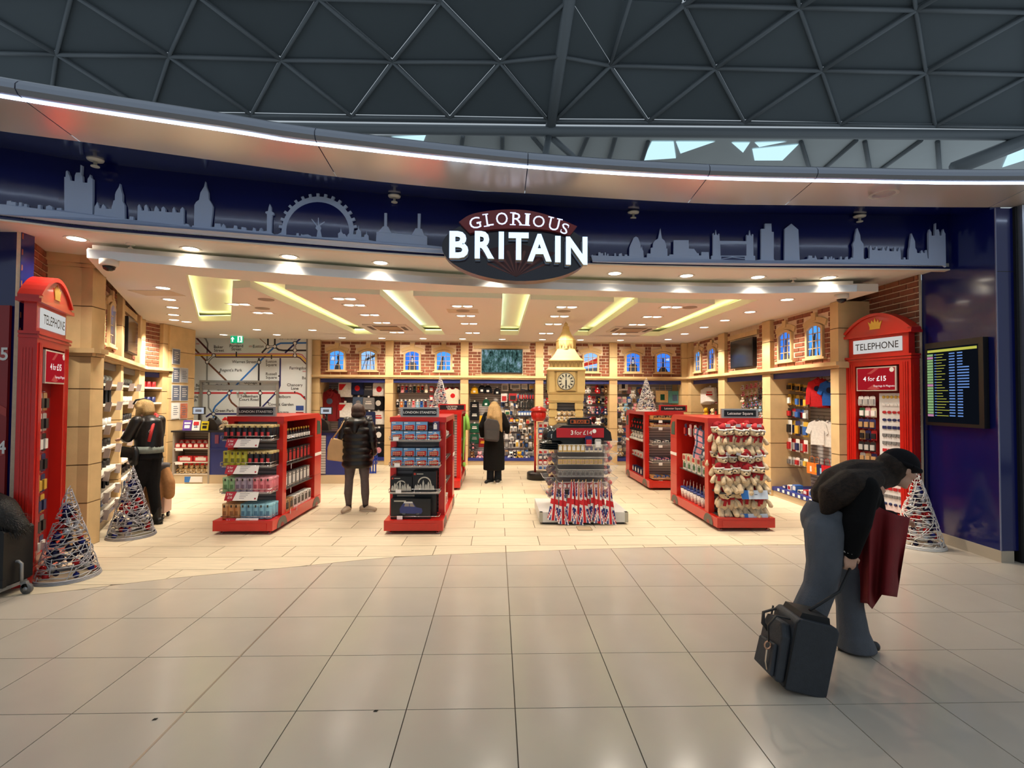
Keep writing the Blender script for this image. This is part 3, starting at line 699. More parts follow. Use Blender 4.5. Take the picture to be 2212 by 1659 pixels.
vr = MB(); cpt = gz(1909, 418, 3.81); n = 24
vr.add([(cpt.x+.13*cos(2*pi*k/n), cpt.y+.13*sin(2*pi*k/n), 3.80) for k in range(n)]+[(cpt.x+.10*cos(2*pi*k/n), cpt.y+.10*sin(2*pi*k/n), 3.80) for k in range(n)], [(k, (k+1) % n, n+(k+1) % n, n+k) for k in range(n)])
ob('speaker_ring', vr, mat('ring_grey', S(190, 186, 184), .5), can)

# ------------------------------------------------------------------ terminal roof
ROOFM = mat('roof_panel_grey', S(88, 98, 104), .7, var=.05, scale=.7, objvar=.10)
RIB = mat('roof_rib_grey', S(112, 120, 126), .5)
rf = link('ceiling_roof', None); tag(rf, 'dark grey vaulted terminal roof of triangular panels and ribs', kind='structure')
def panel(a, b, c):
    g = (a+b+c)/3; A = [p+(g-p)*.03+Vector((0, 0, .07)) for p in (a, b, c)]
    B = [p+Vector((0, 0, .05)) for p in A]
    mb = MB(); mb.add([p-g for p in A+B], [(0, 1, 2), (3, 5, 4), (0, 3, 4, 1), (1, 4, 5, 2), (2, 5, 3, 0)])
    ob('roof_panel', mb, ROOFM, rf, g)
def rib(a, b, r=.055): ob('roof_rib', MB().cyl(a, b, r, 6), RIB, rf)
zr = [10.1, 10.9, 11.5, 11.9]
Lr = [[gz(x, y, zr[0]) for x, y in [(-330, 238), (-115, 240), (105, 243), (325, 246), (543, 249), (760, 253), (972, 256), (1183, 260)]],
      [gz(x, y, zr[1]) for x, y in [(-360, 106), (-120, 112), (122, 118), (365, 122), (607, 130), (848, 134), (1080, 135)]],
      [gz(x, y, zr[2]) for x, y in [(-380, -18), (-110, -15), (155, -12), (425, -10), (688, -3), (952, 4)]],
      [gz(x, y, zr[3]) for x, y in [(-380, -170), (-90, -170), (200, -165), (490, -160), (770, -155)]]]
Rr = [[gz(x, y, zr[0]) for x, y in [(1197, 262), (1400, 263), (1608, 266), (1815, 270), (2020, 273), (2225, 276), (2430, 279)]],
      [gz(x, y, zr[1]) for x, y in [(1318, 142), (1545, 148), (1775, 153), (2000, 157), (2225, 162), (2450, 167)]],
      [gz(x, y, zr[2]) for x, y in [(1477, 12), (1727, 17), (1978, 22), (2230, 27), (2480, 32)]],
      [gz(x, y, zr[3]) for x, y in [(1690, -140), (1960, -135), (2240, -130), (2520, -125)]]]
for G_, sgn in ((Lr, 0), (Rr, 1)):
    for r_ in range(3):
        A, B = G_[r_], G_[r_+1]       # B has one node fewer; B[i] sits over A[i], A[i+1]
        for i in range(len(A)-1): rib(A[i], A[i+1])
        for i in range(len(B)):
            panel(A[i], A[i+1], B[i]); rib(A[i], B[i], .06 if sgn else .05); rib(A[i+1], B[i], .05)
            if i+1 < len(B): panel(A[i+1], B[i+1], B[i])
    for i in range(len(G_[3])-1): rib(G_[3][i], G_[3][i+1])
# the ridge rib between the two shells, its side panels
t0, t1 = gz(1236, -40, 11.6), gz(1186, 296, 9.9)
ob('ridge_rib', MB().cyl(t0, t1, .16, 10), RIB, rf)
apex = gz(1208, 122, 10.85); mid = gz(1228, 0, 11.4)
panel(Lr[1][6], Lr[0][7], apex); rib(Lr[1][6], apex); panel(Lr[1][6], apex, mid); panel(Lr[1][6], mid, Lr[2][5]); rib(Lr[1][6], mid, .04)
panel(Rr[1][0], apex, Rr[0][0]); panel(Rr[1][0], mid, apex); panel(Rr[1][0], Rr[2][0], mid); rib(Rr[1][0], apex); rib(Rr[1][0], gz(1365, -10, 11.45), .05)
panel(Lr[2][5], mid, gz(1100, -150, 11.85)); panel(mid, Rr[2][0], gz(1400, -150, 11.85)); panel(Lr[2][5], gz(1100, -150, 11.85), Lr[3][4]); panel(Rr[2][0], Rr[3][0], gz(1400, -150, 11.85)); panel(mid, gz(1400, -150, 11.85), gz(1100, -150, 11.85))
bm0, bm1, bm2 = gz(-400, 262, 9.9), gz(1190, 284, 9.9), gz(2600, 296, 9.9)
ob('edge_beam', MB().tube([bm0, bm1, bm2], .15, 10), RIB, rf); ob('edge_beam', MB().tube([p+Vector((0, .1, .35)) for p in (bm0, bm1, bm2)], .07, 8), RIB, rf)
ob('brace', MB().cyl(gz(1186, 292, 9.85), gz(1250, 350, 9.3)+Vector((0, 0, 0)), .1, 8), RIB, rf); ob('brace', MB().cyl(gz(1186, 292, 9.85), gz(1175, 350, 8.6), .1, 8), RIB, rf)
ob('brace', MB().cyl(gz(2212, 305, 9.7), gz(2060, 365, 9.0), .22, 8), RIB, rf)
rf2 = link('ceiling_roof_far', None); tag(rf2, 'far roof bay coloured pale as lit by bright skylights behind the edge beam', kind='structure')
RPALE = mat('far_roof_lit_tone', S(196, 204, 206), .7, var=.04, scale=.5)  # pale grey holds the skylight brightness of this bay, put into the colour
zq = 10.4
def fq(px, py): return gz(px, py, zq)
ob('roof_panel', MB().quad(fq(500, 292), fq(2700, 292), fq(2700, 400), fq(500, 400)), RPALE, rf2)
for a, b in [((1000, 292), (985, 400)), ((1085, 292), (1085, 400)), ((1150, 292), (1240, 400)), ((1270, 292), (1225, 400)), ((1330, 292), (1300, 400)), ((1400, 303), (1370, 400)), ((1730, 303), (1760, 400)), ((1760, 380), (1850, 300)), ((1868, 303), (1885, 400)), ((1880, 380), (1990, 300)), ((2025, 303), (2032, 400)), ((2060, 380), (2170, 308))]:
    ob('roof_rib', MB().cyl(fq(*a)-Vector((0, 0, .05)), fq(*b)-Vector((0, 0, .05)), .07, 6), RIB, rf2)
SKYL = emis('skylight_pane', S(190, 228, 240), 1.15)
for p in ([(1408, 304), (1455, 304), (1460, 340), (1388, 345)], [(1460, 304), (1545, 304), (1470, 330)], [(1580, 306), (1620, 306), (1605, 328)], [(1625, 320), (1725, 310), (1690, 345), (1630, 345)], [(1630, 306), (1700, 304), (1640, 316)], [(845, 294), (920, 290), (915, 303), (870, 303)], [(2178, 330), (2212, 318), (2212, 345), (2165, 360)]):
    ob('skylight', MB().add([fq(*q)-Vector((0, 0, .03)) for q in p], [tuple(range(len(p)))]), SKYL, rf2)
# ================================================================== CEILING FITTINGS
WARM = (1.0, .885, .73)
LENS = emis('downlight_lens', (1.0, .90, .74), 9.0)
TRIMW = mat('fitting_white', S(228, 220, 206), .5)
SPOTD = bpy.data.lights.new('downlight_beam', 'SPOT'); SPOTD.energy = 62; SPOTD.color = WARM; SPOTD.spot_size = R(118); SPOTD.spot_blend = .7; SPOTD.shadow_soft_size = .05
SPOTT = bpy.data.lights.new('twin_downlight_beam', 'SPOT'); SPOTT.energy = 88; SPOTT.color = WARM; SPOTT.spot_size = R(120); SPOTT.spot_blend = .7; SPOTT.shadow_soft_size = .07
SPOTS = bpy.data.lights.new('soffit_beam', 'SPOT'); SPOTS.energy = 88; SPOTS.color = WARM; SPOTS.spot_size = R(130); SPOTS.spot_blend = .8; SPOTS.shadow_soft_size = .06
SPOTA = bpy.data.lights.new('accent_beam', 'SPOT'); SPOTA.energy = 190; SPOTA.color = WARM; SPOTA.spot_size = R(80); SPOTA.spot_blend = .6; SPOTA.shadow_soft_size = .06
def accent(t, tilt_dir):
    for ch in t.children:
        if ch.type == 'LIGHT': ch.data = SPOTA; ch.rotation_euler = tilt_dir
    return t
def ring_mesh(r0, r1, n=20, t=.008):
    mb = MB(); vs = []
    for r, z in ((r0, -.002), (r1, -t), (r1, 0)):
        vs += [(r*cos(2*pi*k/n), r*sin(2*pi*k/n), z) for k in range(n)]
    mb.add(vs, [(a*n+k, a*n+(k+1) % n, (a+1)*n+(k+1) % n, (a+1)*n+k) for a in (0, 1) for k in range(n)]); return mb
dl = thing('downlight', 'x', 'light'); ob('trim_ring', ring_mesh(.078, .105), TRIMW, dl)
ob('lens', MB().prism([(.08*cos(2*pi*k/20), .08*sin(2*pi*k/20)) for k in range(20)], -.001, .002, axis='z'), LENS, dl)
link('beam', SPOTD, dl, (0, 0, -.02))
DL = Proto(dl)
tw = thing('twin_downlight', 'x', 'light'); fr = MB()
for x in (-.165, 0, .165): fr.b2(x-.008, x+.008, -.09, .09, -.008, 0)
fr.b2(-.173, .173, -.098, -.082, -.008, 0); fr.b2(-.173, .173, .082, .098, -.008, 0); ob('frame', fr, TRIMW, tw)
for x in (-.083, .083): ob('lens', MB().prism([(x+.068*cos(2*pi*k/18), .068*sin(2*pi*k/18)) for k in range(18)], -.002, .002, axis='z'), LENS, tw)
link('beam', SPOTT, tw, (0, 0, -.02))
TW = Proto(tw)
SOFX = [(165, 516), (412, 538), (625, 555), (822, 568), (1072, 583), (1328, 591), (1483, 596), (1637, 599), (1790, 600)]
for k, q in enumerate(SOFX):
    p = gz(*q, ZS-.002); t_ = DL.put((p.x, p.y, ZS-.001), 0, f'round recessed downlight in the entrance soffit, {nth(k)} from the left', 'entrance soffit downlights')
    for ch in t_.children:
        if ch.type == 'LIGHT': ch.data = SPOTS; ch.rotation_euler = (R(-4), 0, 0)
def plain(t):
    for ch in t.children:
        if ch.type == 'LIGHT': ch.data = SPOTD; ch.rotation_euler = (0, 0, 0)
    return t
for k, Y in enumerate([7.06, 8.12, 9.03, 9.95, 11.0, 12.08]):
    accent(DL.put((4.09, Y, ZC-.001), 0, f'recessed downlight along the side by the kiosk and toy bays, {nth(k)} from the front', 'side row downlights'), (0, R(-30), 0) if k else (0, 0, 0))
for k, q in enumerate([(352, 622), (366, 647), (373, 664), (375, 680), (376, 691), (403, 695)]):
    p = gz(*q, ZC); accent(DL.put((p.x, p.y, ZC-.001), 0, f'recessed downlight above the angled left wall shelves, {nth(k)} from the front', 'left row downlights'), (0, R(25), 0))
for k, q in enumerate([(555, 712), (675, 713), (483, 723), (598, 723)]):
    p = gz(*q, ZC); plain(DL.put((p.x, p.y, ZC-.001), 0, f'recessed downlight in front of the map wall, {nth(k)} of four', 'till downlights'))
for k, q in enumerate([-3.73, -2.78, -1.79, -.84, .12, 1.1, 2.03, 3.01]):
    plain(DL.put((q, 12.36, ZC-.001), 0, f'recessed downlight above the back wall, {nth(k)} from the left', 'back row downlights'))
for a, (X, ys) in enumerate([(-2.19, [7.36, 7.87, 8.81, 9.74, 11.2]), (-.54, [7.86, 8.8, 9.75, 11.17]), (1.07, [7.84, 8.75, 9.70, 11.13]), (2.67, [7.74, 8.7, 9.66, 11.1]), (-3.95, [7.9, 8.7])]):
    if a == 4: X = -3.95
    for k, Y in enumerate(ys):
        t_ = TW.put((X, Y, ZC-.001), 0, f'twin recessed downlight in the {["second", "third", "fourth", "fifth", "first"][a]} ceiling island from the left, {nth(k)} from the front', 'twin ceiling downlights')
        if Y > 11: accent(t_, (R(52), 0, 0))
        elif X > 2.5: accent(t_, (0, R(48), 0)) if False else None
# air units
AIRD = mat('grille_dark', S(96, 80, 66), .6)
for k, (X, Y) in enumerate([(-2.2, 10.35), (2.72, 10.3)]):
    t = thing('air_conditioner', f'square cream ceiling air unit with slotted grille, {["left", "right"][k]} one of the pair', 'air unit', (X, Y, ZC), 0, 'ceiling air units')
    ob('fascia_plate', MB().b2(-.42, .42, -.42, .42, -.025, 0), TRIMW, t); ob('grille', MB().b2(-.24, .24, -.24, .24, -.032, -.025), mat('grille_beige', S(176, 150, 120), .6), t)
    for s in (-1, 1):
        ob('louver', MB().b2(-.24, .24, s*.33-.04, s*.33+.04, -.03, -.025), AIRD, t); ob('louver', MB().b2(s*.33-.04, s*.33+.04, -.24, .24, -.03, -.025), AIRD, t)
for k, q in enumerate([(575, 647), (567, 666), (1000, 671), (1218, 672), (1490, 664)]):
    p = gz(*q, ZC); o = ob('ceiling_speaker', MB().prism([(.11*cos(2*pi*i/24), .11*sin(2*pi*i/24)) for i in range(24)], -.006, 0, axis='z'), mat('speaker_grey', S(150, 136, 120), .7)); o.location = (p.x, p.y, ZC)
    tag(o, f'round grey ceiling speaker grille, {nth(k)} from the left', 'speaker', 'ceiling speakers')
# access hatch lines
for k, (q, w_) in enumerate([((340, 633), .55), ((1000, 672), .5)]):
    p = gz(*q, ZC); o = ob('access_hatch', MB().b2(-w_/2, w_/2, -.18, .18, -.004, 0), mat('hatch_cream', S(206, 188, 162), .7)); o.location = (p.x, p.y, ZC)
    tag(o, ['cream ceiling access hatch above the left wall', 'cream ceiling access hatch in the middle island'][k], 'hatch')
# sprinklers under the fascia soffit, soffit and ceiling
SPR = thing('sprinkler', 'x', 'sprinkler'); ob('rose', MB().lathe([(.055, 0), (.05, -.012), (.02, -.018)], 16), TRIMW, SPR); ob('head', MB().lathe([(.012, -.018), (.012, -.05), (.028, -.052), (.028, -.058)], 12), TRIMW, SPR)
SPR = Proto(SPR)
for k, q in enumerate([(206, 347), (852, 426), (1368, 461), (1857, 469)]):
    p = gz(*q, 3.87); SPR.put((p.x, p.y, 3.885), 0, f'white sprinkler head under the navy fascia soffit, {nth(k)} from the left', 'fascia sprinklers', scale=1.25)
for k, q in enumerate([(282, 527), (1713, 602)]):
    p = gz(*q, ZS); SPR.put((p.x, p.y, ZS), 0, ['small sprinkler in the entrance soffit at the left', 'small sprinkler in the entrance soffit at the right'][k], 'soffit sprinklers', scale=.8)
# dome cameras
for k, q in enumerate([(236, 562), (1818, 636)]):
    p = gz(*q, ZC); t = thing('dome_camera', ['white dome security camera under the ceiling lip at the left', 'white dome security camera near the right brick wall'][k], 'camera', (p.x, p.y, ZC), 0, 'dome cameras')
    ob('housing', MB().lathe([(.085, 0), (.085, -.05), (.07, -.065)], 20), TRIMW, t); ob('dome', MB().lathe([(.06, -.062), (.05, -.095), (.025, -.112), (0.001, -.117)], 16), mat('dome_smoke', S(22, 22, 24), .12), t)
# emergency exit sign over the map wall
p0, p1 = at(499, 725, 12.2), at(525, 741, 12.2)
t = thing('exit_sign', 'green illuminated emergency exit sign with white arrow hanging before the map wall', 'sign', ((p0.x+p1.x)/2, 12.2, p1.z))
W_, H_ = (p1.x-p0.x), (p0.z-p1.z)
ob('panel', MB().b2(-W_/2, W_/2, -.015, .015, 0, H_), emis('exit_green', S(24, 172, 112), 1.0), t); EW = emis('exit_white', S(236, 255, 246), 1.1)
ob('arrow', MB().prism([(-.11, H_*.15), (-.08, H_*.15), (-.08, H_*.5), (-.05, H_*.5), (-.095, H_*.85), (-.14, H_*.5), (-.11, H_*.5)], -.019, -.016), EW, t)
ob('doorway_symbol', MB().b2(.02, .13, -.018, -.016, H_*.08, H_*.92), EW, t)
ob('runner_symbol', MB().prism([(.05, H_*.12), (.07, H_*.12), (.08, H_*.4), (.1, H_*.2), (.11, H_*.22), (.09, H_*.5), (.09, H_*.75), (.07, H_*.85), (.055, H_*.75), (.06, H_*.45)], -.021, -.019), emis('exit_green'  , S(24, 172, 112), 1.0), t)
ob('bracket', MB().b2(-.01, .01, -.01, .01, H_, ZC-p1.z), TRIMW, t)

# ================================================================== SIGN, SKYLINE
def onF(px, py, off=.03):
    r = ray(px, py)
    for (a, b) in zip(FC, FC[1:]):
        ax, ay, bx, by = a[0], a[1]-off, b[0], b[1]-off
        d = (bx-ax)*(-r.y)+(by-ay)*r.x
        if abs(d) < 1e-9: continue
        # solve a + s(b-a) = t r
        s_ = (ax*r.y-ay*r.x)/((by-ay)*r.x-(bx-ax)*r.y)
        if -1e-6 <= s_ <= 1+1e-6:
            x, y = ax+s_*(bx-ax), ay+s_*(by-ay); t_ = y/r.y
            return x, CAMH+r.z*t_
    return None
def fy(x, off): return lerp_curve(FC, x)-off
def on_fascia(polys, name, mats, off0, off1, holes=()):
    mb = MB()
    for poly in polys:
        P = []
        for (a, b) in zip(poly, poly[1:]+poly[:1]):
            n = max(1, int(abs(b[0]-a[0])/.12)); P += [(a[0]+(b[0]-a[0])*k/n, a[1]+(b[1]-a[1])*k/n) for k in range(n)]
        st = len(mb.v); mb.prism(P, 0, 1)
        for i in range(st, len(mb.v)):
            x, t, z = mb.v[i]; mb.v[i] = (x, fy(x, off0 if t < .5 else off1), z)
    return ob(name, mb, mats)
SKY = mat('skyline_grey_vinyl', S(186, 200, 228), .55)
def trace(pts): return [onF(*p) for p in pts]
def cA(l): return [(x*.33454, 300+y*.33454) for x, y in l]            # enlarged views used for the outline
def cB(l): return [(150+x*.15823, 330+y*.15823) for x, y in l]
def cC(l): return [(560+x*.18083, 400+y*.18083) for x, y in l]
def cD(l): return [(1270+x*.18083, 460+y*.18083) for x, y in l]
def cE(l): return [(1740+x*.21338, 400+y*.21338) for x, y in l]
outl = [(-10, 442)]+cA([(0, 424), (52, 428), (55, 405), (80, 403), (82, 412), (110, 412), (112, 436), (130, 436), (132, 414), (148, 414), (150, 438), (165, 438), (166, 424), (182, 424), (184, 444), (252, 456), (254, 430), (270, 430), (272, 458), (305, 460), (306, 440), (328, 432), (346, 442), (348, 462), (374, 462), (376, 450), (404, 450), (406, 464), (424, 466), (424, 250), (432, 250), (434, 215), (442, 208), (450, 230), (456, 240), (462, 272), (490, 278), (492, 240), (500, 222), (526, 222), (528, 172), (537, 176), (534, 235), (540, 245), (542, 285), (572, 288), (574, 262), (584, 248), (590, 234), (598, 258), (606, 262), (606, 370), (604, 492)])
outl += cB([(355, 850), (360, 745), (380, 710), (395, 678), (420, 740), (425, 765), (450, 765), (455, 735), (478, 708), (508, 745), (510, 770), (590, 776), (592, 745), (605, 712), (618, 660), (635, 655), (638, 580), (650, 540), (690, 475), (703, 430), (714, 500), (738, 580), (738, 668), (768, 720), (770, 910), (832, 914), (836, 875), (888, 880), (890, 925), (942, 926), (946, 740), (965, 708), (996, 770), (998, 795), (1032, 797), (1038, 735), (1062, 712), (1088, 770), (1092, 802), (1170, 806), (1178, 760), (1196, 728), (1230, 775), (1234, 806), (1265, 808), (1270, 762), (1296, 740), (1322, 770), (1324, 816), (1415, 822), (1420, 775), (1440, 745), (1460, 800), (1464, 820), (1522, 826), (1526, 780), (1556, 748), (1572, 770), (1572, 980), (1595, 985), (1600, 972), (1640, 985), (1650, 1012), (1680, 1020), (1690, 1000), (1712, 1000), (1718, 720), (1740, 680), (1780, 650), (1800, 550), (1850, 470), (1866, 400), (1878, 470), (1908, 550), (1912, 640), (1950, 700), (1968, 740), (1960, 860), (1940, 1018), (1990, 1020), (1996, 970), (2070, 975), (2084, 1025), (2095, 1000), (2110, 975), (2135, 1000), (2145, 1035)])
outl += cA([(1512, 580), (1516, 562), (1534, 564), (1536, 584), (1562, 588), (1564, 572), (1592, 576), (1594, 592), (1634, 596), (1640, 576), (1652, 580), (1656, 598), (1676, 598), (1684, 580), (1700, 590), (1704, 602)])
outl += cC([(10, 525), (35, 515), (50, 535), (52, 556), (98, 552), (100, 350), (80, 338), (82, 322), (112, 315), (120, 270), (132, 230), (150, 268), (152, 318), (182, 335), (182, 358), (162, 362), (152, 570), (186, 592), (230, 590), (270, 570)])
wheel_c = None
# observation wheel: outer rim with capsules, then the inside edge back down
def wheel():
    import math as m_
    cx, cy_, rx, ry = 705, 560, 430, 418
    out = []
    a0, a1 = 182, 358
    caps = [10+17*k*0.62 for k in range(20)]
    n = 15
    for k in range(n):
        th = R(180-(8+k*(164/(n-1)))) if False else R(180+8+k*(164/(n-1)))
        for dth, rr in ((-2.2, 1.0), (-2.0, 1.09), (2.0, 1.09), (2.2, 1.0)):
            t = th+R(dth); out.append((cx+rx*rr*cos(t), cy_+ry*rr*sin(t)))
    inn = []
    for k in range(25):
        t = R(176+k*7.8); inn.append((cx+rx*.87*cos(t), cy_+ry*.84*sin(t)))
    return out, inn
wo, wi = wheel()
outl += cC([(275, 540)]+wo+[(1125, 590), (1160, 592), (1165, 545), (1188, 530), (1190, 486), (1197, 530), (1220, 560), (1222, 622), (1255, 625), (1262, 600), (1280, 590), (1284, 555), (1290, 592), (1308, 608), (1312, 660), (1398, 676), (1404, 565), (1430, 560), (1480, 500), (1496, 495), (1498, 338), (1528, 338), (1528, 495), (1545, 505), (1580, 575), (1825, 595), (1870, 520), (1894, 520), (1896, 345), (1930, 345), (1926, 525), (1945, 528), (1970, 600), (2008, 620), (2008, 720), (2190, 740)])
outl += [(968, 540), (968, 549), (502, 513), (0, 464), (-10, 463)]
sk = on_fascia([trace(outl)], 'skyline_cutout', SKY, .045, .02)
tag(sk, 'grey London skyline cut-out with observation wheel on the navy fascia, left of the sign', 'cut-out', 'skyline cut-outs')
# the open centre of the wheel is navy again, with the hub figure in front
wc = trace(cC(wi+[(1060, 600), (1050, 640), (960, 668), (900, 655), (760, 640), (600, 625), (380, 610), (330, 600)]))
ob('wheel_opening', on_fascia([wc], 'tmp', NAVY, .047, .044).data and MB(), NAVY) if False else None
wo_ = on_fascia([wc], 'wheel_opening', NAVY, .0475, .046); wo_.parent = sk
hub = on_fascia([trace(cC([(690, 640), (705, 550), (680, 520), (690, 495), (630, 415), (638, 412), (700, 488), (708, 488), (710, 396), (718, 396), (720, 480), (785, 442), (792, 448), (735, 490), (748, 520), (740, 550), (760, 645)])), trace(cC([(380, 620), (385, 603), (450, 608), (455, 580), (480, 580), (482, 612), (505, 614), (510, 588), (525, 600), (590, 595), (630, 615), (632, 628), (690, 632), (690, 650), (380, 640)])), trace(cC([(950, 668), (948, 585), (975, 565), (982, 515), (990, 565), (1010, 590), (1030, 590), (1062, 640), (1062, 672)]))], 'wheel_hub', SKY, .050, .048); hub.parent = sk
outr = [(1280, 551)]+cD([(35, 510), (120, 514), (122, 474), (145, 474), (150, 485), (178, 485), (182, 512), (195, 512), (198, 476), (210, 476), (214, 514), (225, 514), (228, 490), (242, 492), (244, 518), (312, 518), (314, 486), (330, 486), (334, 520), (365, 520), (368, 492), (400, 484), (408, 520), (435, 520), (438, 500), (466, 502), (468, 518), (490, 518), (492, 420), (510, 370), (545, 300), (570, 286), (595, 300), (618, 360), (630, 430), (640, 398), (648, 440), (658, 460), (662, 535), (700, 535), (704, 488), (746, 490), (748, 420), (770, 418), (775, 360), (800, 330), (832, 312), (845, 260), (862, 188), (872, 270), (880, 310), (910, 335), (930, 385), (932, 428), (944, 430), (946, 518), (966, 515), (970, 500), (1018, 500), (1020, 330), (1198, 330), (1200, 430), (1262, 434), (1300, 485), (1320, 488), (1322, 512), (1348, 512), (1350, 470), (1438, 472), (1440, 516), (1446, 556), (1468, 556), (1470, 514), (1486, 512), (1488, 250), (1496, 242), (1500, 275), (1515, 260), (1522, 206), (1530, 260), (1545, 275), (1555, 250), (1564, 255), (1568, 338), (1886, 342), (1888, 268), (1896, 262), (1902, 282), (1916, 265), (1926, 210), (1936, 270), (1948, 285), (1956, 256), (1968, 262), (1970, 515), (1990, 516), (1992, 570), (2060, 560), (2062, 195), (2106, 194), (2108, 132), (2184, 132), (2188, 230), (2212, 232)])
outr += [(1670, 560), (1672, 563), (1693, 563), (1694, 495), (1708, 484), (1723, 497), (1726, 562)]
outr += cE([(20, 750), (24, 716), (60, 718), (62, 740), (85, 740), (92, 714), (106, 745), (110, 755), (182, 754), (186, 722), (208, 726), (212, 752), (228, 752), (232, 732), (240, 732), (244, 754), (250, 724), (262, 726), (266, 756), (280, 734), (288, 756), (342, 756), (345, 726), (358, 726), (362, 756), (390, 756), (398, 730), (420, 726), (424, 754), (448, 752), (452, 736), (474, 738), (478, 640), (470, 600), (490, 560), (497, 500), (512, 440), (518, 440), (545, 510), (550, 560), (578, 600), (580, 745), (600, 756), (615, 742), (640, 748), (642, 625), (650, 614), (664, 640), (668, 660), (696, 658), (704, 626), (714, 624), (722, 664), (766, 664), (772, 634), (782, 630), (798, 666), (810, 668), (822, 624), (832, 624), (842, 672), (884, 672), (890, 632), (900, 630), (912, 674), (926, 672), (938, 634), (946, 634), (954, 690), (956, 756), (982, 756), (986, 734), (1002, 736), (1004, 756), (1034, 756), (1038, 650), (1046, 625), (1052, 560), (1064, 490), (1072, 510), (1098, 570), (1102, 640), (1116, 660), (1120, 690), (1158, 692), (1164, 664), (1172, 662), (1182, 690), (1198, 690), (1206, 660), (1216, 660), (1228, 745), (1238, 746), (1236, 490), (1246, 450), (1264, 480), (1268, 516), (1296, 514), (1300, 465), (1304, 390), (1312, 390), (1312, 455), (1335, 450), (1346, 480), (1348, 516), (1366, 514), (1376, 470), (1386, 448), (1396, 480), (1406, 495), (1410, 700), (1412, 832)])
outr += [(2036, 574), (1649, 574), (1280, 566)]
sk2 = on_fascia([trace(outr)], 'skyline_cutout', SKY, .045, .02)
tag(sk2, 'grey London skyline cut-out with bascule bridge and dome, right of the sign', 'cut-out', 'skyline cut-outs')
for nm, q in (('bridge_opening', [(1575, 376), (1886, 378), (1884, 514), (1578, 514)]), ('bridge_opening', [(1585, 526), (1865, 528), (1868, 568), (1588, 562)])):
    o = on_fascia([trace(cD(q))], nm, NAVY, .0475, .046); o.parent = sk2
o = on_fascia([trace(cD([(1590, 552), (1715, 528), (1865, 548), (1866, 556), (1715, 538), (1590, 560)]))], 'bridge_deck', SKY, .050, .048); o.parent = sk2

# oval shop sign ------------------------------------------------------------------
SY = lerp_curve(FC, .05)-.42
c0 = at(1115, 545, SY); el = [at(956, 540, SY).x, at(1276, 555, SY).x]
sg = thing('shop_sign', 'oval dark shop sign with red banner and illuminated white lettering over the entrance', 'sign', (c0.x, SY, c0.z))
rx = (el[1]-el[0])/2; zt, zb_ = at(1115, 470, SY).z, at(1115, 607, SY).z
rz_ = (zt-zb_)/2; oz = (zt+zb_)/2-c0.z
N_ = 48; TH0 = .008
ell = [(rx*cos(2*pi*k/N_), oz+rz_*sin(2*pi*k/N_)-.02*cos(2*pi*k/N_)) for k in range(N_)]
SGD = mat('sign_dark_gloss', S(16, 14, 36), .14, coat=.5); SGR = mat('sign_maroon', S(128, 30, 30), .35)
bd = MB(); bd.prism(ell, 0, .16, 0, 1); ob('oval_board', bd, [SGD, mat('sign_rim', S(120, 104, 110), .3, metal=.7)], sg)
rays = MB()
for k in range(9):
    a = R(28+124*k/8); a2 = R(6 if k not in (0, 8) else 5)
    L_ = min(.27, .25*1.1); bx, bz = 0.0, oz-rz_*.86
    rays.prism([(bx, bz), (bx+L_*1.5*cos(a+a2*.5)*.8, bz+L_*sin(a+a2*.5)), (bx+L_*1.6*cos(a)*.8, bz+L_*1.06*sin(a)), (bx+L_*1.5*cos(a-a2*.5)*.8, bz+L_*sin(a-a2*.5))], -.004, -.001)
ob('ray_motif', rays, mat('sign_ray', S(110, 60, 54), .35), sg)
glow = MB(); glow.prism([(0, oz-rz_*.88), (.42, oz-rz_*.1), (0, oz+rz_*.2), (-.42, oz-rz_*.1)], -.002, -.0005); ob('red_motif', glow, mat('sign_deep_red', S(64, 16, 20), .3), sg)
def sgp(px, py): p = at(px, py, SY); return (p.x-c0.x, p.z-c0.z)
tp = [(992, 483), (1015, 468), (1050, 460), (1100, 456), (1150, 460), (1200, 474), (1245, 492)]; bt_ = [(1230, 512), (1180, 500), (1120, 497), (1060, 499), (1015, 507)]
ob('red_banner', MB().prism([sgp(*q) for q in smooth_curve(tp, 4)]+[sgp(*q) for q in smooth_curve(bt_, 4)], -.05, 0, 0), SGR, sg)
LETW = emis('sign_letter_face', S(196, 226, 255), 1.55); LETS = mat('letter_side', S(170, 166, 150), .4)
GLW = emis('sign_letter_small', S(214, 222, 255), 1.3)
for ch, x0, x1, y0, y1 in [('B', 972, 1013, 505, 562), ('R', 1026, 1068, 505, 563), ('I', 1077, 1088.5, 506, 564), ('T', 1098, 1141, 508, 566), ('A', 1138, 1190, 511, 569), ('I', 1197, 1209, 515, 571), ('N', 1220, 1266, 517, 576)]:
    a = sgp(x0, y1); b = sgp(x1, y0)
    t = text_mb(ch, 1.0, .06, bold=.035)
    xs = [v[0] for v in t.v]; zs = [v[2] for v in t.v]
    kx, kz = (b[0]-a[0])/(max(xs)-min(xs)), (b[1]-a[1])/(max(zs)-min(zs)); mx, mz = min(xs), min(zs)
    t.v = [(a[0]+(v[0]-mx)*kx, v[1]-.085, a[1]+(v[2]-mz)*kz) for v in t.v]
    ob('letter', t, [LETW, LETS], sg)
gl = [('G', 1013, 473, 1040, 497), ('L', 1049, 466, 1066, 491), ('O', 1070, 463, 1098, 489), ('R', 1105, 464, 1130, 489), ('I', 1134, 466, 1143, 490), ('O', 1149, 470, 1177, 494), ('U', 1184, 475, 1208, 501), ('S', 1210, 486, 1227, 509)]
tilt = [12, 8, 3, -1, -3, -7, -12, -17]
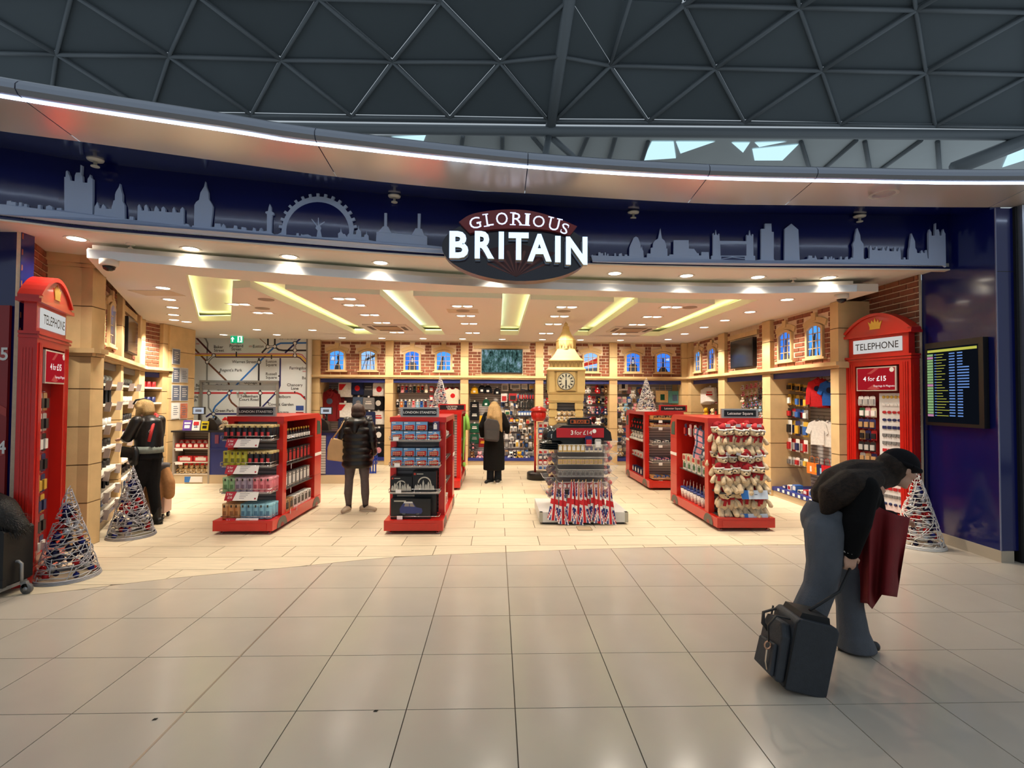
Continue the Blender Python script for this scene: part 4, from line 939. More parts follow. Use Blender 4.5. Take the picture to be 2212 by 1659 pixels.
for (ch, x0, y0, x1, y1), tl in zip(gl, tilt):
    a = sgp(x0, y1); b = sgp(x1, y0); cx, cz = (a[0]+b[0])/2, (a[1]+b[1])/2; w, h = b[0]-a[0], b[1]-a[1]
    t = text_mb(ch, 1.0, .0)
    xs = [v[0] for v in t.v]; zs = [v[2] for v in t.v]
    kx, kz = w*.9/(max(xs)-min(xs)), h/(max(zs)-min(zs)); mx, mz = (min(xs)+max(xs))/2, (min(zs)+max(zs))/2
    t.v = [((v[0]-mx)*kx, -.052, (v[2]-mz)*kz) for v in t.v]
    # serifs
    s_ = .011
    if ch in 'LIRU':
        if ch == 'L': sb = [(-w*.45, -1), (-w*.45, 1)]
        elif ch == 'I': sb = [(0, -1), (0, 1)]
        elif ch == 'R': sb = [(-w*.4, -1), (-w*.4, 1), (w*.4, -1)]
        else: sb = [(-w*.4, 1), (w*.4, 1)]
        for sx_, sz_ in sb: t.b2(sx_-.03, sx_+.03, -.0525, -.0515, sz_*h/2-s_/2, sz_*h/2+s_/2)
    if ch == 'G': t.b2(w*.12, w*.5, -.0525, -.0515, -.008, .004)
    if ch == 'S': t.b2(-w*.42, -w*.34, -.0525, -.0515, -h*.4, -h*.15); t.b2(w*.34, w*.42, -.0525, -.0515, h*.15, h*.4)
    M_ = Matrix.Translation((cx, 0, cz)) @ Matrix.Rotation(R(-tl), 4, 'Y'); t.xf(M_)
    ob('small_letter', t, GLW, sg)
ob('bracket', MB().b2(-.3, -.25, .16, .42, 0, .05).b2(.25, .3, .16, .42, 0, .05), BLACK, sg)
# ================================================================== TELEPHONE KIOSKS
def card_mb(w, h, t=.004): return MB().b2(-w/2, w/2, -t/2, t/2, -h, 0)
PACKC = [mat('pack_'+n, S(*c), .45) for n, c in dict(white=(232, 228, 222), silver=(176, 172, 168), kraft=(176, 136, 92), navy=(36, 44, 92), red=(178, 34, 40), grey=(120, 118, 116), black=(28, 26, 28), gold=(206, 164, 60), blue=(48, 96, 170), green=(40, 92, 60), pink=(224, 150, 160), cream=(230, 216, 186)).items()]
PN = ['white', 'silver', 'kraft', 'navy', 'red', 'grey', 'black', 'gold', 'blue', 'green', 'pink', 'cream']
HOOK = MB().cyl((0, .0, .012), (0, .06, .012), .0025, 5).mesh('hook', CHROME)
def pack(name, w, h, ci, label, cat, group, loc, rz=0.0, ci2=None, depth=.02, hook=True):
    """a small carded pack: backing card, the goods on it, its hook"""
    key = ('pk', round(w, 3), round(h, 3), ci, ci2, depth)
    if key not in _bm:
        _bm[key] = (MB().prism([(-w/2, -h), (w/2, -h), (w/2, -.012), (w/2-.012, 0), (-w/2+.012, 0), (-w/2, -.012)], -.002, .002).mesh('card', PACKC[ci]),
                    MB().box((0, -.002-depth/2, -h*.58), (w*.72, depth, h*.55), taper=1).mesh('goods', PACKC[ci2 if ci2 is not None else (ci+3) % 12]))
    t = thing(name, label, cat, loc, rz, group)
    link('card', _bm[key][0], t); link('goods', _bm[key][1], t)
    if hook: link('hook', HOOK, t)
    return t
def kiosk(name, label, loc, th, depth):
    t = thing(name, label, 'kiosk', loc, th)
    W = .46
    ob('plinth', MB().b2(-W, W, -.01, depth, 0, .16), REDG, t)
    for s in (-1, 1):
        p = MB(); p.b2(min(s*W, s*(W-.15)), max(s*W, s*(W-.15)), 0, depth, .16, 2.24)
        po = ob('side_post', p, REDG, t)
        for k in range(3):
            x = s*(W-.045-.03*k); ob('moulding', MB().b2(x-.007, x+.007, -.010+.003*k, 0, .2, 2.2), REDG, po)
        for k in range(4): ob('moulding', MB().b2(min(s*(W+.008), s*W), max(s*(W+.008), s*W), depth*.25+depth*.16*k, depth*.25+depth*.16*k+.018, .2, 2.15), REDG, po)
    ob('base_rail', MB().b2(-.31, .31, .0, depth, .16, .24), REDG, t)
    ob('top_rail', MB().b2(-.31, .31, 0, depth, 2.17, 2.24), REDG, t)
    mb = MB()
    for k, (o_, z0, z1) in enumerate([(.015, 2.24, 2.262), (.0, 2.262, 2.275), (.02, 2.275, 2.30)]): mb.b2(-W-o_, W+o_, -o_, depth, z0, z1)
    ob('cornice', mb, REDG, t)
    ob('fascia_block', MB().b2(-W+.04, W-.04, .02, depth-.02, 2.30, 2.58), REDG, t)
    n = 16; arc = [(-W-.02, 2.58), (-W-.02, 2.63)]+[(x_, 2.63+.24*(1-(x_/(W+.02))**2)) for x_ in [(-W-.02)+(2*W+.04)*k/n for k in range(1, n)]]+[(W+.02, 2.63), (W+.02, 2.58)]
    ob('domed_top', MB().prism(arc, -.01, depth+.01), REDG, t)
    rim = MB(); inn = [(x_*.9, 2.6+(z_-2.6)*.86) for x_, z_ in arc[1:-1]]
    rim.prism(arc[1:-1]+inn[::-1], -.03, -.01); ob('pediment_rim', rim, REDG, t)
    ob('pediment_band', MB().b2(-W-.03, W+.03, -.03, depth+.02, 2.565, 2.60), REDG, t)
    # crown
    cr_ = MB(); cr_.prism([(-.07, 2.67), (.07, 2.67), (.085, 2.72), (.1, 2.765), (.06, 2.735), (.045, 2.785), (.02, 2.745), (0, 2.81), (-.02, 2.745), (-.045, 2.785), (-.06, 2.735), (-.1, 2.765), (-.085, 2.72)], -.016, -.01); cr_.b2(-.075, .075, -.018, -.01, 2.655, 2.672)
    ob('crown_emblem', cr_, GOLD, t)
    s = ob('name_panel', MB().b2(-.34, .34, .005, .03, 2.345, 2.53), emis('opal_sign', S(238, 236, 232), .62), t)
    text_ob('lettering', 'TELEPHONE', .128, mat('sign_black', S(30, 26, 26), .5), s, (0, .002, 2.39), sx=.88, bold=.004)
    ob('back_panel', MB().b2(-.31, .31, depth-.03, depth, .24, 2.17), REDD, t)
    # promotion card
    q = ob('promotion_frame', MB().b2(-.28, .28, -.012, .006, 1.83, 2.15), mat('promo_frame', S(206, 196, 184), .4), t)
    ob('promotion_card', MB().b2(-.262, .262, -.016, -.012, 1.845, 2.135), emis('promo_red', S(196, 34, 46), .55), q)
    ob('promo_chevron', MB().prism([(-.12, 2.06), (.0, 2.135), (.06, 2.135), (-.06, 2.06)], -.018, -.016).prism([(-.12, 1.86), (-.02, 1.92), (.06, 1.86), (0, 1.846)], -.018, -.016), emis('promo_pale', S(226, 92, 84), .55), q)
    text_ob('lettering', '4', .085, emis('promo_white', S(255, 244, 240), .9), q, (-.15, -.02, 1.965), bold=.02); text_ob('lettering', 'for', .085, emis('promo_white', S(255, 244, 240), .9), q, (-.055, -.02, 1.965))
    text_ob('lettering', '£15', .09, emis('promo_white', S(255, 244, 240), .9), q, (.085, -.02, 1.965), bold=.024); text_ob('lettering', 'Keyrings & Magnets', .036, emis('promo_white', S(255, 244, 240), .9), q, (.12, -.02, 1.885))
    ob('promo_roundel', MB().prism([(.225+.03*cos(2*pi*k/18), 2.105+.03*sin(2*pi*k/18)) for k in range(18)], -.019, -.016), WHITE, q)
    return t
KR = kiosk('telephone_kiosk', 'red telephone kiosk display with crown emblem beside the flight screen', (5.06, 6.66, 0), atan2(-.974, .227), .14)
KL = kiosk('telephone_kiosk', 'red telephone kiosk display at the near left edge by the poster', (-4.375, 5.165, 0), atan2(.9, -.43), .13)
def kloc(K, x, y, z): v = Matrix.Rotation(K.rotation_euler.z, 3, 'Z') @ Vector((x, y, 0)); return (K.location.x+v.x, K.location.y+v.y, z)
# right kiosk: hanging packs in the left half, magnets on a white board in the right half
bo = ob('magnet_board', MB().b2(-.02, .31, .07, .09, .26, 1.80), mat('board_white', S(226, 222, 218), .5), KR)
names = ['keyring pack', 'pen pack', 'notebook pack', 'keyring pack', 'charm pack', 'charm pack', 'keyring pack', 'bookmark pack', 'keyring pack', 'charm pack']
cols = [(0, 1), (9, 0), (3, 2), (2, 6), (6, 1), (1, 2), (6, 0), (5, 7), (0, 4), (6, 3)]
for r in range(10):
    for c in range(3):
        x, z = -.255+.085*c, 1.76-.155*r
        a, b = cols[r]; a = (a+c*(r % 2)) % 12
        pack('keyring_pack', .078, .13, a, f'{PN[a]} carded {names[r].replace(" pack", "")}, {nth(c)} from left in the {nth(r)} row of the kiosk hooks', 'souvenir', f'kiosk hook row {r+1}', kloc(KR, x, .035+.02*(r % 2), z), KR.rotation_euler.z, b, hook=True)
MAGS = [('bee', 7, 'ball'), ('crown', 0, 'crown'), ('oval plate', 4, 'oval'), ('oval plate', 3, 'oval'), ('flag plate', 3, 'rect'), ('bus', 5, 'bus'), ('bus', 5, 'bus'), ('red plate', 4, 'rect'), ('letter box', 4, 'tall'), ('black cab', 6, 'cab'), ('cab', 6, 'cab'), ('crown', 4, 'crown'), ('red plate', 4, 'rect'), ('photo plate', 5, 'rect'), ('disc', 3, 'ball')]
mm = {}
def magnet_mesh(kind, ci):
    if (kind, ci) in mm: return mm[(kind, ci)]
    mb = MB()
    if kind == 'ball': mb.ball((0, 0, 0), (.024, .012, .02), 10, 6)
    elif kind == 'crown': mb.prism([(-.022, -.018), (.022, -.018), (.027, .018), (.012, .004), (0, .022), (-.012, .004), (-.027, .018)], -.006, .004)
    elif kind == 'oval': mb.prism([(.028*cos(2*pi*k/14), .018*sin(2*pi*k/14)) for k in range(14)], -.005, .004)
    elif kind == 'rect': mb.prism([(-.026, -.02), (.026, -.02), (.028, 0), (.026, .02), (-.026, .02), (-.028, 0)], -.006, .004)
    elif kind == 'bus': mb.prism([(-.028, -.018), (.024, -.018), (.028, .0), (.026, .018), (-.028, .018)], -.008, .004); mb.cyl((-.015, -.012, -.018), (-.015, -.004, -.018), .007, 8); mb.cyl((.015, -.012, -.018), (.015, -.004, -.018), .007, 8)
    elif kind == 'tall': mb.prism([(-.011, -.03), (.011, -.03), (.013, .022), (.007, .03), (-.007, .03), (-.013, .022)], -.01, .004)
    else: mb.prism([(-.03, -.016), (.03, -.016), (.03, -.002), (.018, .004), (.012, .018), (-.014, .018), (-.02, .002), (-.03, -.002)], -.008, .004)
    mm[(kind, ci)] = mb.mesh('magnet', PACKC[ci]); return mm[(kind, ci)]
for r, (nm, ci, kd) in enumerate(MAGS):
    for c in range(5 if r < 2 else 4):
        n_ = 5 if r < 2 else 4; x = .02+.27*(c+.5)/n_; z = 1.75-.1*r
        o = link('fridge_magnet', magnet_mesh(kd, ci), None, kloc(KR, x, .065, z), KR.rotation_euler.z)
        tag(o, f'{nm} fridge magnet, {nth(c)} from left in the {nth(r)} row of the kiosk board', 'magnet', f'kiosk magnets row {r+1}')
# left kiosk hooks
for r in range(8):
    for c in range(2):
        a = [1, 0, 5, 2, 2, 6, 4, 2][r]; b = [6, 6, 0, 6, 7, 3, 6, 0][r]
        pack('keyring_pack', .10, .17, (a+c) % 12, f'{PN[(a+c) % 12]} keyring pack, {["near", "far"][c]} one in the {nth(r)} row of the near-left kiosk', 'souvenir', f'left kiosk row {r+1}', kloc(KL, -.22+.13*c, .035, 1.74-.195*r), KL.rotation_euler.z, b)
o = ob('kiosk_price_tag', card_mb(.06, .07), TICKET); o.location = kloc(KL, -.22, -.02, .33); tag(o, 'white price tag on the foot of the near-left kiosk', 'price tag')

# ================================================================== FLIGHT SCREEN, TELEVISIONS
a, b = at(2003, 745, 6.0), at(2132, 920, 5.5)
r0, r1 = ray(2003, 745), ray(2132, 900)
XS = XN-.036; y0, y1 = XS*r0.y/r0.x, XS*r1.y/r1.x
zt = CAMH+ray(2132, 727).z*XS/ray(2132, 727).x; zb = CAMH+ray(2132, 926).z*XS/ray(2132, 926).x
t = thing('departures_screen', 'tall black flight departures screen on the navy wall panel', 'screen', (XS, (y0+y1)/2, zb), -pi/2)
w, h = abs(y0-y1), zt-zb
ob('casing', MB().b2(-w/2, w/2, -.03, .03, 0, h), BLACK, t)
ob('display', MB().b2(-w/2+.03, w/2-.06, -.033, -.03, .04, h-.07), emis('screen_dark', S(16, 20, 28), .6), t)
x0, x1 = -w/2+.03, w/2-.06; zz0, zz1 = .05, h-.09
rows = MB(); rows.b2(x0+.01, x1-.01, -.0345, -.033, zz1-.03, zz1, 0)
for r in range(23):
    z = zz1-.065-r*(zz1-zz0-.1)/23; hh = .013
    mi = 1 if r not in (1, 11, 22) else 3
    rows.b2(x0+.005, x0+(x1-x0)*.13, -.0345, -.033, z-.010, z+.016, mi)
    L_ = .1+.16*random.random(); rows.b2(x0+(x1-x0)*.16, x0+(x1-x0)*.2, -.0345, -.033, z, z+hh*.7, 2); rows.b2(x0+(x1-x0)*.2, x0+(x1-x0)*(.2+L_), -.0345, -.033, z, z+hh*.5, 0)
    rows.b2(x0+(x1-x0)*.46, x0+(x1-x0)*.57, -.0345, -.033, z, z+hh, 2)
    rows.b2(x0+(x1-x0)*.62, x0+(x1-x0)*((.84 if 4 < r < 13 else .72)), -.0345, -.033, z, z+hh, 2)
ob('flight_rows', rows, [emis('row_yellow', S(196, 196, 84), .8), emis('row_green', S(150, 190, 130), .7), emis('row_blue', S(110, 150, 220), .8), emis('row_pink', S(206, 140, 180), .7)], t)
tag(t.children[2], kind='stuff')
def noise_screen(name, c0, c1, c2, s, sc=9):
    m = bpy.data.materials.new(name); m.use_nodes = True; nt = m.node_tree; nt.nodes.clear(); N = nt.nodes
    tc = N.new('ShaderNodeTexCoord'); nz = N.new('ShaderNodeTexNoise'); nz.inputs['Scale'].default_value = sc; nz.inputs['Detail'].default_value = 8; nz.inputs['Roughness'].default_value = .75
    mp_ = N.new('ShaderNodeMapping'); mp_.inputs['Scale'].default_value = (1.6, 1, .7); nt.links.new(tc.outputs['Object'], mp_.inputs[0]); nt.links.new(mp_.outputs[0], nz.inputs['Vector'])
    rp = N.new('ShaderNodeValToRGB'); rp.color_ramp.elements[0].color = (*c0, 1); rp.color_ramp.elements[0].position = .38; rp.color_ramp.elements[1].color = (*c2, 1); rp.color_ramp.elements[1].position = .68
    e_ = rp.color_ramp.elements.new(.52); e_.color = (*c1, 1)
    e = N.new('ShaderNodeEmission'); e.inputs[1].default_value = s; o = N.new('ShaderNodeOutputMaterial')
    nt.links.new(nz.outputs[0], rp.inputs[0]); nt.links.new(rp.outputs[0], e.inputs[0]); nt.links.new(e.outputs[0], o.inputs[0]); return m
def tv(label, loc, th, w, h, m):
    t = thing('wall_television', label, 'television', loc, th, 'wall televisions')
    ob('casing', MB().b2(-w/2, w/2, -.05, .03, -h/2, h/2), BLACK, t); ob('display', MB().b2(-w/2+.018, w/2-.018, -.053, -.05, -h/2+.018, h/2-.018), m, t); return t
a, b = at(1040, 754, YB), at(1129, 806, YB)
tv('wall television showing a shimmering crowd scene on the back wall', ((a.x+b.x)/2, YB+.05, (a.z+b.z)/2), 0, b.x-a.x, a.z-b.z, noise_screen('crowd_screen', S(14, 24, 26), S(64, 96, 92), S(150, 176, 200), 1.1))
u0, u1 = wr_u(1586), wr_u(1635)
tv('dim wall television reflecting the shop on the side brick wall', (XR+.05, YB-(u0+u1)/2, 2.61), -pi/2, u1-u0, .56, mat('screen_dim', S(34, 38, 42), .12, var=.3, scale=14))
v = Matrix.Rotation(LTH, 3, 'Z') @ Vector((2.8, .05, 0))
tv('dark wall television on the angled brick wall', (-4.62+v.x, 5.97+v.y, 2.665), LTH, .98, .55, mat('screen_dim'))
# framed notices on the stone wall by the till
NB = mat('notice_slate', S(96, 104, 124), .45); NF = mat('notice_frame', S(206, 206, 204), .4)
def nw(px, py):
    r = ray(px, py); X = -6.52+.035; t_ = X/r.x; return (r.y*t_, CAMH+r.z*t_)
for k, (x0, y0, x1, y1, c) in enumerate([(372, 752, 388, 788, 0), (372, 793, 387, 827, 0), (389, 794, 405, 827, 2), (371, 831, 387, 866, 0), (389, 832, 405, 866, 0), (370, 870, 386, 905, 1), (388, 870, 404, 905, 3)]):
    ya, za = nw(x0, y0); yb_, zb2 = nw(x1, y1)
    t = thing('framed_notice', f'small framed {["slate", "white", "grey", "colour picture"][c]} notice on the stone wall, {nth(k)} of seven downwards', 'notice', (-6.487, (ya+yb_)/2, zb2), pi/2, 'framed notices')
    w, h = abs(yb_-ya), za-zb2
    ob('frame', MB().b2(-w/2, w/2, -.012, 0, 0, h), NF, t); ob('sheet', MB().b2(-w/2+.012, w/2-.012, -.015, -.012, .014, h-.014), [NB, WHITE, mat('notice_grey', S(168, 174, 186), .5), mat('notice_picture', S(190, 110, 80), .5, var=.4, scale=9)][c], t)
    ln = MB()
    for j in range(5): ln.b2(-w*.3, w*.3*(1 if j % 2 else .6), -.0165, -.015, h*(.75-.12*j), h*(.75-.12*j)+.012)
    tag(ob('text_lines', ln, WHITE if c == 0 else NB, t), kind='stuff')
# ================================================================== RED BUS GONDOLAS
ARCH = mat('wheel_arch_grey', S(104, 98, 88), .6)
SCREENG = mat('bus_windscreen', S(40, 84, 74), .2)
PLATE = mat('plate_silver', S(176, 174, 172), .35, metal=.5)
PLB = mat('plate_black', S(22, 20, 24), .35)
def gondola(label, X0, X1, Y0, L, sign, sides, ends='shelf'):
    t = thing('bus_gondola', label, 'display stand', ((X0+X1)/2, Y0, 0))
    w = (X1-X0)/2
    b = ob('base', MB().b2(-w, w, 0, L-.02, .045, .172), REDG, t)
    ob('base_inset', MB().b2(-w+.07, w-.07, -.006, 0, .06, .138), REDG, b)
    for s in (-1, 1):
        for y in (.08, L-.12): ob('foot', MB().lathe([(.012, .05), (.012, .012), (.025, .01), (.025, 0)], 10, (s*(w-.07), y, 0)), CHROME, b)
        for y in (.28, L-.22):
            n = 12; ob('wheel_arch', MB().prism([(y-.15, .045)]+[(y-.15*cos(pi*k/n), .045+.15*sin(pi*k/n)*.85) for k in range(1, n)]+[(y+.15, .045)], s*w, s*(w+.006), axis='x'), ARCH, b)
            ob('hub_print', MB().prism([(y-.05, .045)]+[(y-.05*cos(pi*k/8), .045+.05*sin(pi*k/8)) for k in range(1, 8)]+[(y+.05, .045)], s*(w+.006), s*(w+.008), axis='x'), REDD, b)
    H = 1.455
    # rounded bus front at the far end
    pf = [(L-.28, .172), (L, .172), (L, 1.2)]+[(L-.16+.16*cos(a), 1.29+.165*sin(a)) for a in [pi/2*k/8 for k in range(9)]]+[(L-.28, H)]
    nz = ob('bus_front', MB().prism(pf, -w+.01, w-.01, axis='x'), REDG, t)
    for s in (-1, 1):
        x = s*(w-.01)
        ob('side_window', MB().prism([(L-.20, 1.13), (L-.045, 1.13), (L-.05, 1.25), (L-.09, 1.33), (L-.2, 1.345)], x, x+s*.006, axis='x'), SCREENG, nz)
        ob('white_stripe', MB().b2(min(x, x+s*.005), max(x, x+s*.005), L-.28, L, .80, .845), WHITE, nz)
        for z in (.5, 1.08): ob('panel_joint', MB().b2(min(x, x+s*.002), max(x, x+s*.002), L-.28, L, z, z+.005), REDD, nz)
    # front frame posts, roof and spine
    for s in (-1, 1): ob('front_post', MB().b2(min(s*(w-.09), s*(w-.01)), max(s*(w-.09), s*(w-.01)), .30, .42, .172, 1.385), REDG, t)
    ob('roof', MB().b2(-w, w, .29, L-.2, 1.385, H-.003), REDG, t)
    ob('spine_panel', MB().b2(-.03, .03, .40, L-.28, .172, 1.385), REDD, t)
    ob('end_slat_panel', MB().b2(-w+.09, w-.09, .395, .41, .19, 1.385), SLATS, t)
    # sign plate on the roof
    sg = ob('sign_plate', MB().b2(sign[1]-sign[2], sign[1]+sign[2], .30, .345, H, H+.125), PLATE if not sign[3] else REDG, t)
    ob('sign_face', MB().b2(sign[1]-sign[2]+.03, sign[1]+sign[2]-.03, .296, .30, H+.02, H+.105), PLB, sg)
    for k, l in enumerate(sign[0]):
        text_ob('lettering', l, sign[4], WHITE, sg, (sign[1], .294, H+.045+(len(sign[0])-1)*.018-k*.042), bold=.012, sx=1.05)
    return t
SH = []
def wire_shelf(par, w, y0, y1, z, lip=.05, solid=True):
    mb = MB(); mb.b2(-w, w, y0, y1, z-.012, z)
    s = ob('shelf', mb, mat('shelf_clear_grey', S(176, 170, 166), .3), par)
    wr_ = MB(); r = .0035
    for zz_ in (z+.012, z+lip): wr_.tube([(-w, y1, zz_), (-w-.01, y0-.012, zz_), (w+.01, y0-.012, zz_), (w, y1, zz_)], r, 5)
    for x in (-w-.01, 0, w+.01): wr_.cyl((x, y0-.012, z+.004), (x, y0-.012, z+lip), r, 5)
    ob('shelf_rail', wr_, CHROME, s); return s
LEVELS = [1.165, .835, .505, .176]
G1 = gondola('red bus-shaped display of coloured tins and jars, nearest on the left', -3.50, -2.77, 6.45, 1.75, (['LONDON STANSTED'], .0, .25, False, .043), 'R')
G2 = gondola('red bus-shaped display stacked with boxed model buses in the front middle', -1.40, -.665, 6.45, 1.75, (['LONDON STANSTED'], .02, .25, False, .043), 'R')
G3 = gondola('red bus-shaped display hung with santa bears, nearest on the right', 2.86, 3.62, 6.56, 1.80, (['Leicester Square'], .07, .25, False, .05), 'L')
G4 = gondola('red bus-shaped display behind the boxed model buses', -1.40, -.665, 9.45, 1.7, (['LEICESTER', 'SQUARE'], .18, .26, True, .044), 'R')
G5 = gondola('red bus-shaped display of biscuit trays behind the santa bears', 2.84, 3.60, 9.45, 1.75, (['Leicester Square'], .18, .27, True, .05), 'L')
for g, ws in ((G1, .30), (G2, .31), (G5, .30)):
    for z in LEVELS[:3]: wire_shelf(g, ws, .06, .40, z)
    ob('base_rail', MB().tube([(-ws, .38, .21), (-ws, .06, .21), (ws, .06, .21), (ws, .38, .21)], .004, 5), CHROME, g)
for z in (.49, .176): 
    s = ob('shelf', MB().b2(-.32, .32, .05, .40, z-.02, z), mat('shelf_dark', S(70, 66, 66), .4), G3)
# side shelves (both sides, three levels)
for g, L in ((G1, 1.75), (G2, 1.75), (G3, 1.8), (G4, 1.7), (G5, 1.75)):
    w = .36
    for s in (-1, 1):
        for z in ((1.12, .80, .48) if g is G1 else (.62,) if g in (G3,) else (.85, .52)):
            so = ob('side_shelf', MB().b2(min(s*.03, s*(w-.03)), max(s*.03, s*(w-.03)), .44, L-.30, z-.012, z), mat('shelf_dark', S(70, 66, 66), .4), g)
            ob('shelf_rail', MB().tube([(s*(w-.025), .45, z+.04), (s*(w-.025), L-.31, z+.04)], .003, 5), CHROME, so)
ob('notch_strip', MB().b2(.268, .276, .425, .44, .3, 1.36), mat('notch_white', S(225, 220, 210), .5), G1)
# ---- tins on G1
def gp(g, x, y, z): return (g.location.x+x, g.location.y+y, z)
def tin_proto(name, col, cap, pr):
    t = thing('storage_tin', 'x', 'tin'); m_ = mat('tin_'+name, S(*col), .4, var=.05, scale=30)
    ob('body', MB().lathe([(.041, 0), (.044, .004), (.044, .155), (.041, .16)], 16), m_, t)
    ob('lid', MB().lathe([(.046, .155), (.047, .16), (.047, .182), (.042, .188), (.001, .189)], 16), mat('tin_lid_'+name, S(*cap), .35), t)
    wrap = MB(); n = 6; a0, a1 = R(-115), R(-65)
    for k in range(n):
        p, q = a0+(a1-a0)*k/n, a0+(a1-a0)*(k+1)/n; r = .0446
        wrap.add([(r*cos(p), r*sin(p), .045), (r*cos(q), r*sin(q), .045), (r*cos(q), r*sin(q), .10), (r*cos(p), r*sin(p), .10)], [(0, 1, 2, 3)])
    ob('printed_label', wrap, mat('tin_print_'+name, S(*pr), .5), t)
    ob('clasp', MB().b2(-.008, .008, -.052, -.044, .145, .175), mat('tin_clasp', S(60, 50, 40), .4), t)
    return Proto(t)
TIN = {n: tin_proto(n, *c) for n, c in dict(yellow=((206, 200, 66), (180, 172, 60), (120, 118, 40)), black=((26, 24, 28), (196, 176, 120), (200, 60, 64)), green=((150, 190, 138), (170, 205, 158), (90, 130, 84)), lilac=((178, 160, 176), (196, 180, 192), (120, 100, 120)), pink=((226, 130, 140), (236, 160, 166), (170, 70, 84)), orange=((206, 148, 92), (214, 170, 120), (140, 90, 50)), blue=((132, 186, 208), (150, 204, 220), (70, 120, 150))).items()}
ROWS = [['black']*8, ['yellow']*4+['black']*4, ['green']*2+['lilac']*3+['pink']*3, ['orange']*3+['blue']*5]
SHN = ['top', 'second', 'third', 'bottom']
for r, row in enumerate(ROWS):
    for c, n in enumerate(row):
        for d in (0, 1, 2):
            TIN[n].put(gp(G1, -.262+.075*c*1.0, .115+.092*d, LEVELS[r]+.001), R(random.uniform(-12, 12)), f'{n} lidded tin, {nth(c)} from left on the {SHN[r]} tin shelf, {["front", "middle", "back"][d]} line', f'{n} tins on the {SHN[r]} shelf')
# patterned union flag motif on the black tins, as a part of each tin: broad V print
for r, z in enumerate(LEVELS):
    c = thing('offer_card', f'red and white two-for-ten offer card on the {SHN[r]} shelf of the tin display', 'price card', gp(G1, -.04, .035, z-.035), 0, 'offer cards on the tin display')
    ob('card', MB().prism([(-.2, -.055), (.2, -.055), (.21, .055), (-.19, .055)], -.003, .003), WHITE, c); ob('red_part', MB().prism([(-.2, -.055), (-.1, -.055), (-.06, .055), (-.19, .055)], -.005, -.003), mat('offer_red', S(176, 40, 58), .5), c)
    for k, l in enumerate(['2 for', '£10']): text_ob('lettering', l, .036, WHITE, c, (-.142+.008*k, -.007, .012-.042*k), bold=.015)
    ln = MB()
    for j in range(4): ln.b2(-.02, .1-.02*j, -.0045, -.003, .03-.02*j, .036-.02*j)
    tag(ob('text_lines', ln, mat('text_grey', S(150, 146, 150), .6), c), kind='stuff'); ob('roundel', MB().prism([(.175+.011*cos(2*pi*k/12), -.03+.011*sin(2*pi*k/12)) for k in range(12)], -.005, -.003), mat('offer_red'), c)
    c.rotation_euler = (R(-18), 0, 0)
# side goods of G1 (right flank): boxes and pouches
BOXP = {}
def gift_box(name, w, d, h, c0, c1, loc, rz, label, group, cat='box'):
    k = ('gb', w, d, h, c0, c1)
    if k not in BOXP:
        BOXP[k] = (MB().b2(-w/2, w/2, -d/2, d/2, 0, h).mesh('carton', PACKC[c0]), MB().b2(-w*.36, w*.36, -d/2-.002, -d/2, h*.2, h*.75).b2(-w*.2, w*.2, -d/2-.003, -d/2-.002, h*.8, h*.9).mesh('print', PACKC[c1]))
    t = thing(name, label, cat, loc, rz, group); link('carton', BOXP[k][0], t); link('print', BOXP[k][1], t); return t
BOT = thing('gift_bottle', 'x', 'bottle'); ob('bottle', MB().lathe([(.022, 0), (.026, .01), (.026, .085), (.012, .105), (.012, .13)], 12), mat('bottle_dark', S(40, 30, 34), .2), BOT); ob('cap', MB().lathe([(.015, .128), (.015, .155), (.001, .158)], 12), GOLD, BOT); ob('paper_label', MB().lathe([(.0265, .02), (.0265, .07)], 12, cap=False), WHITE, BOT); BOT = Proto(BOT)
for k in range(10):
    y = .50+.095*k
    BOT.put(gp(G1, .29, y, 1.121), 0, f'small dark bottle with gold cap, {nth(k)} from the front on the top flank shelf', 'bottles on the tin display flank')
    if k < 7:
        y = .53+.135*k
        gift_box('gift_pouch', .11, .07, .2, 6, 4, gp(G1, .27, y, .801), pi/2, f'black gift pouch with red print, {nth(k)} from the front on the middle flank shelf', 'black pouches on the flank')
        gift_box('gift_bag', .11, .07, .2, 5, 0, gp(G1, .27, y, .481), pi/2, f'grey and white gift bag, {nth(k)} from the front on the lower flank shelf', 'grey bags on the flank')
        gift_box('white_carton', .11, .1, .16, 2 if k < 2 else 0, 6, gp(G1, .28, y, .173), pi/2, f'{"kraft" if k < 2 else "white"} carton, {nth(k)} from the front on the tin display flank base', 'cartons on the flank base')
for k, (y, z) in enumerate([(.5, .80), (.5, .48), (.5, .2), (.72, .2)]):
    o = ob('price_ticket', card_mb(.07, .06), TICKET); o.location = gp(G1, .385, y, z+.01); o.rotation_euler = (0, 0, pi/2+.35); tag(o, f'white price ticket on the tin display flank, {nth(k)} of four downwards', 'price tag', 'flank price tickets')
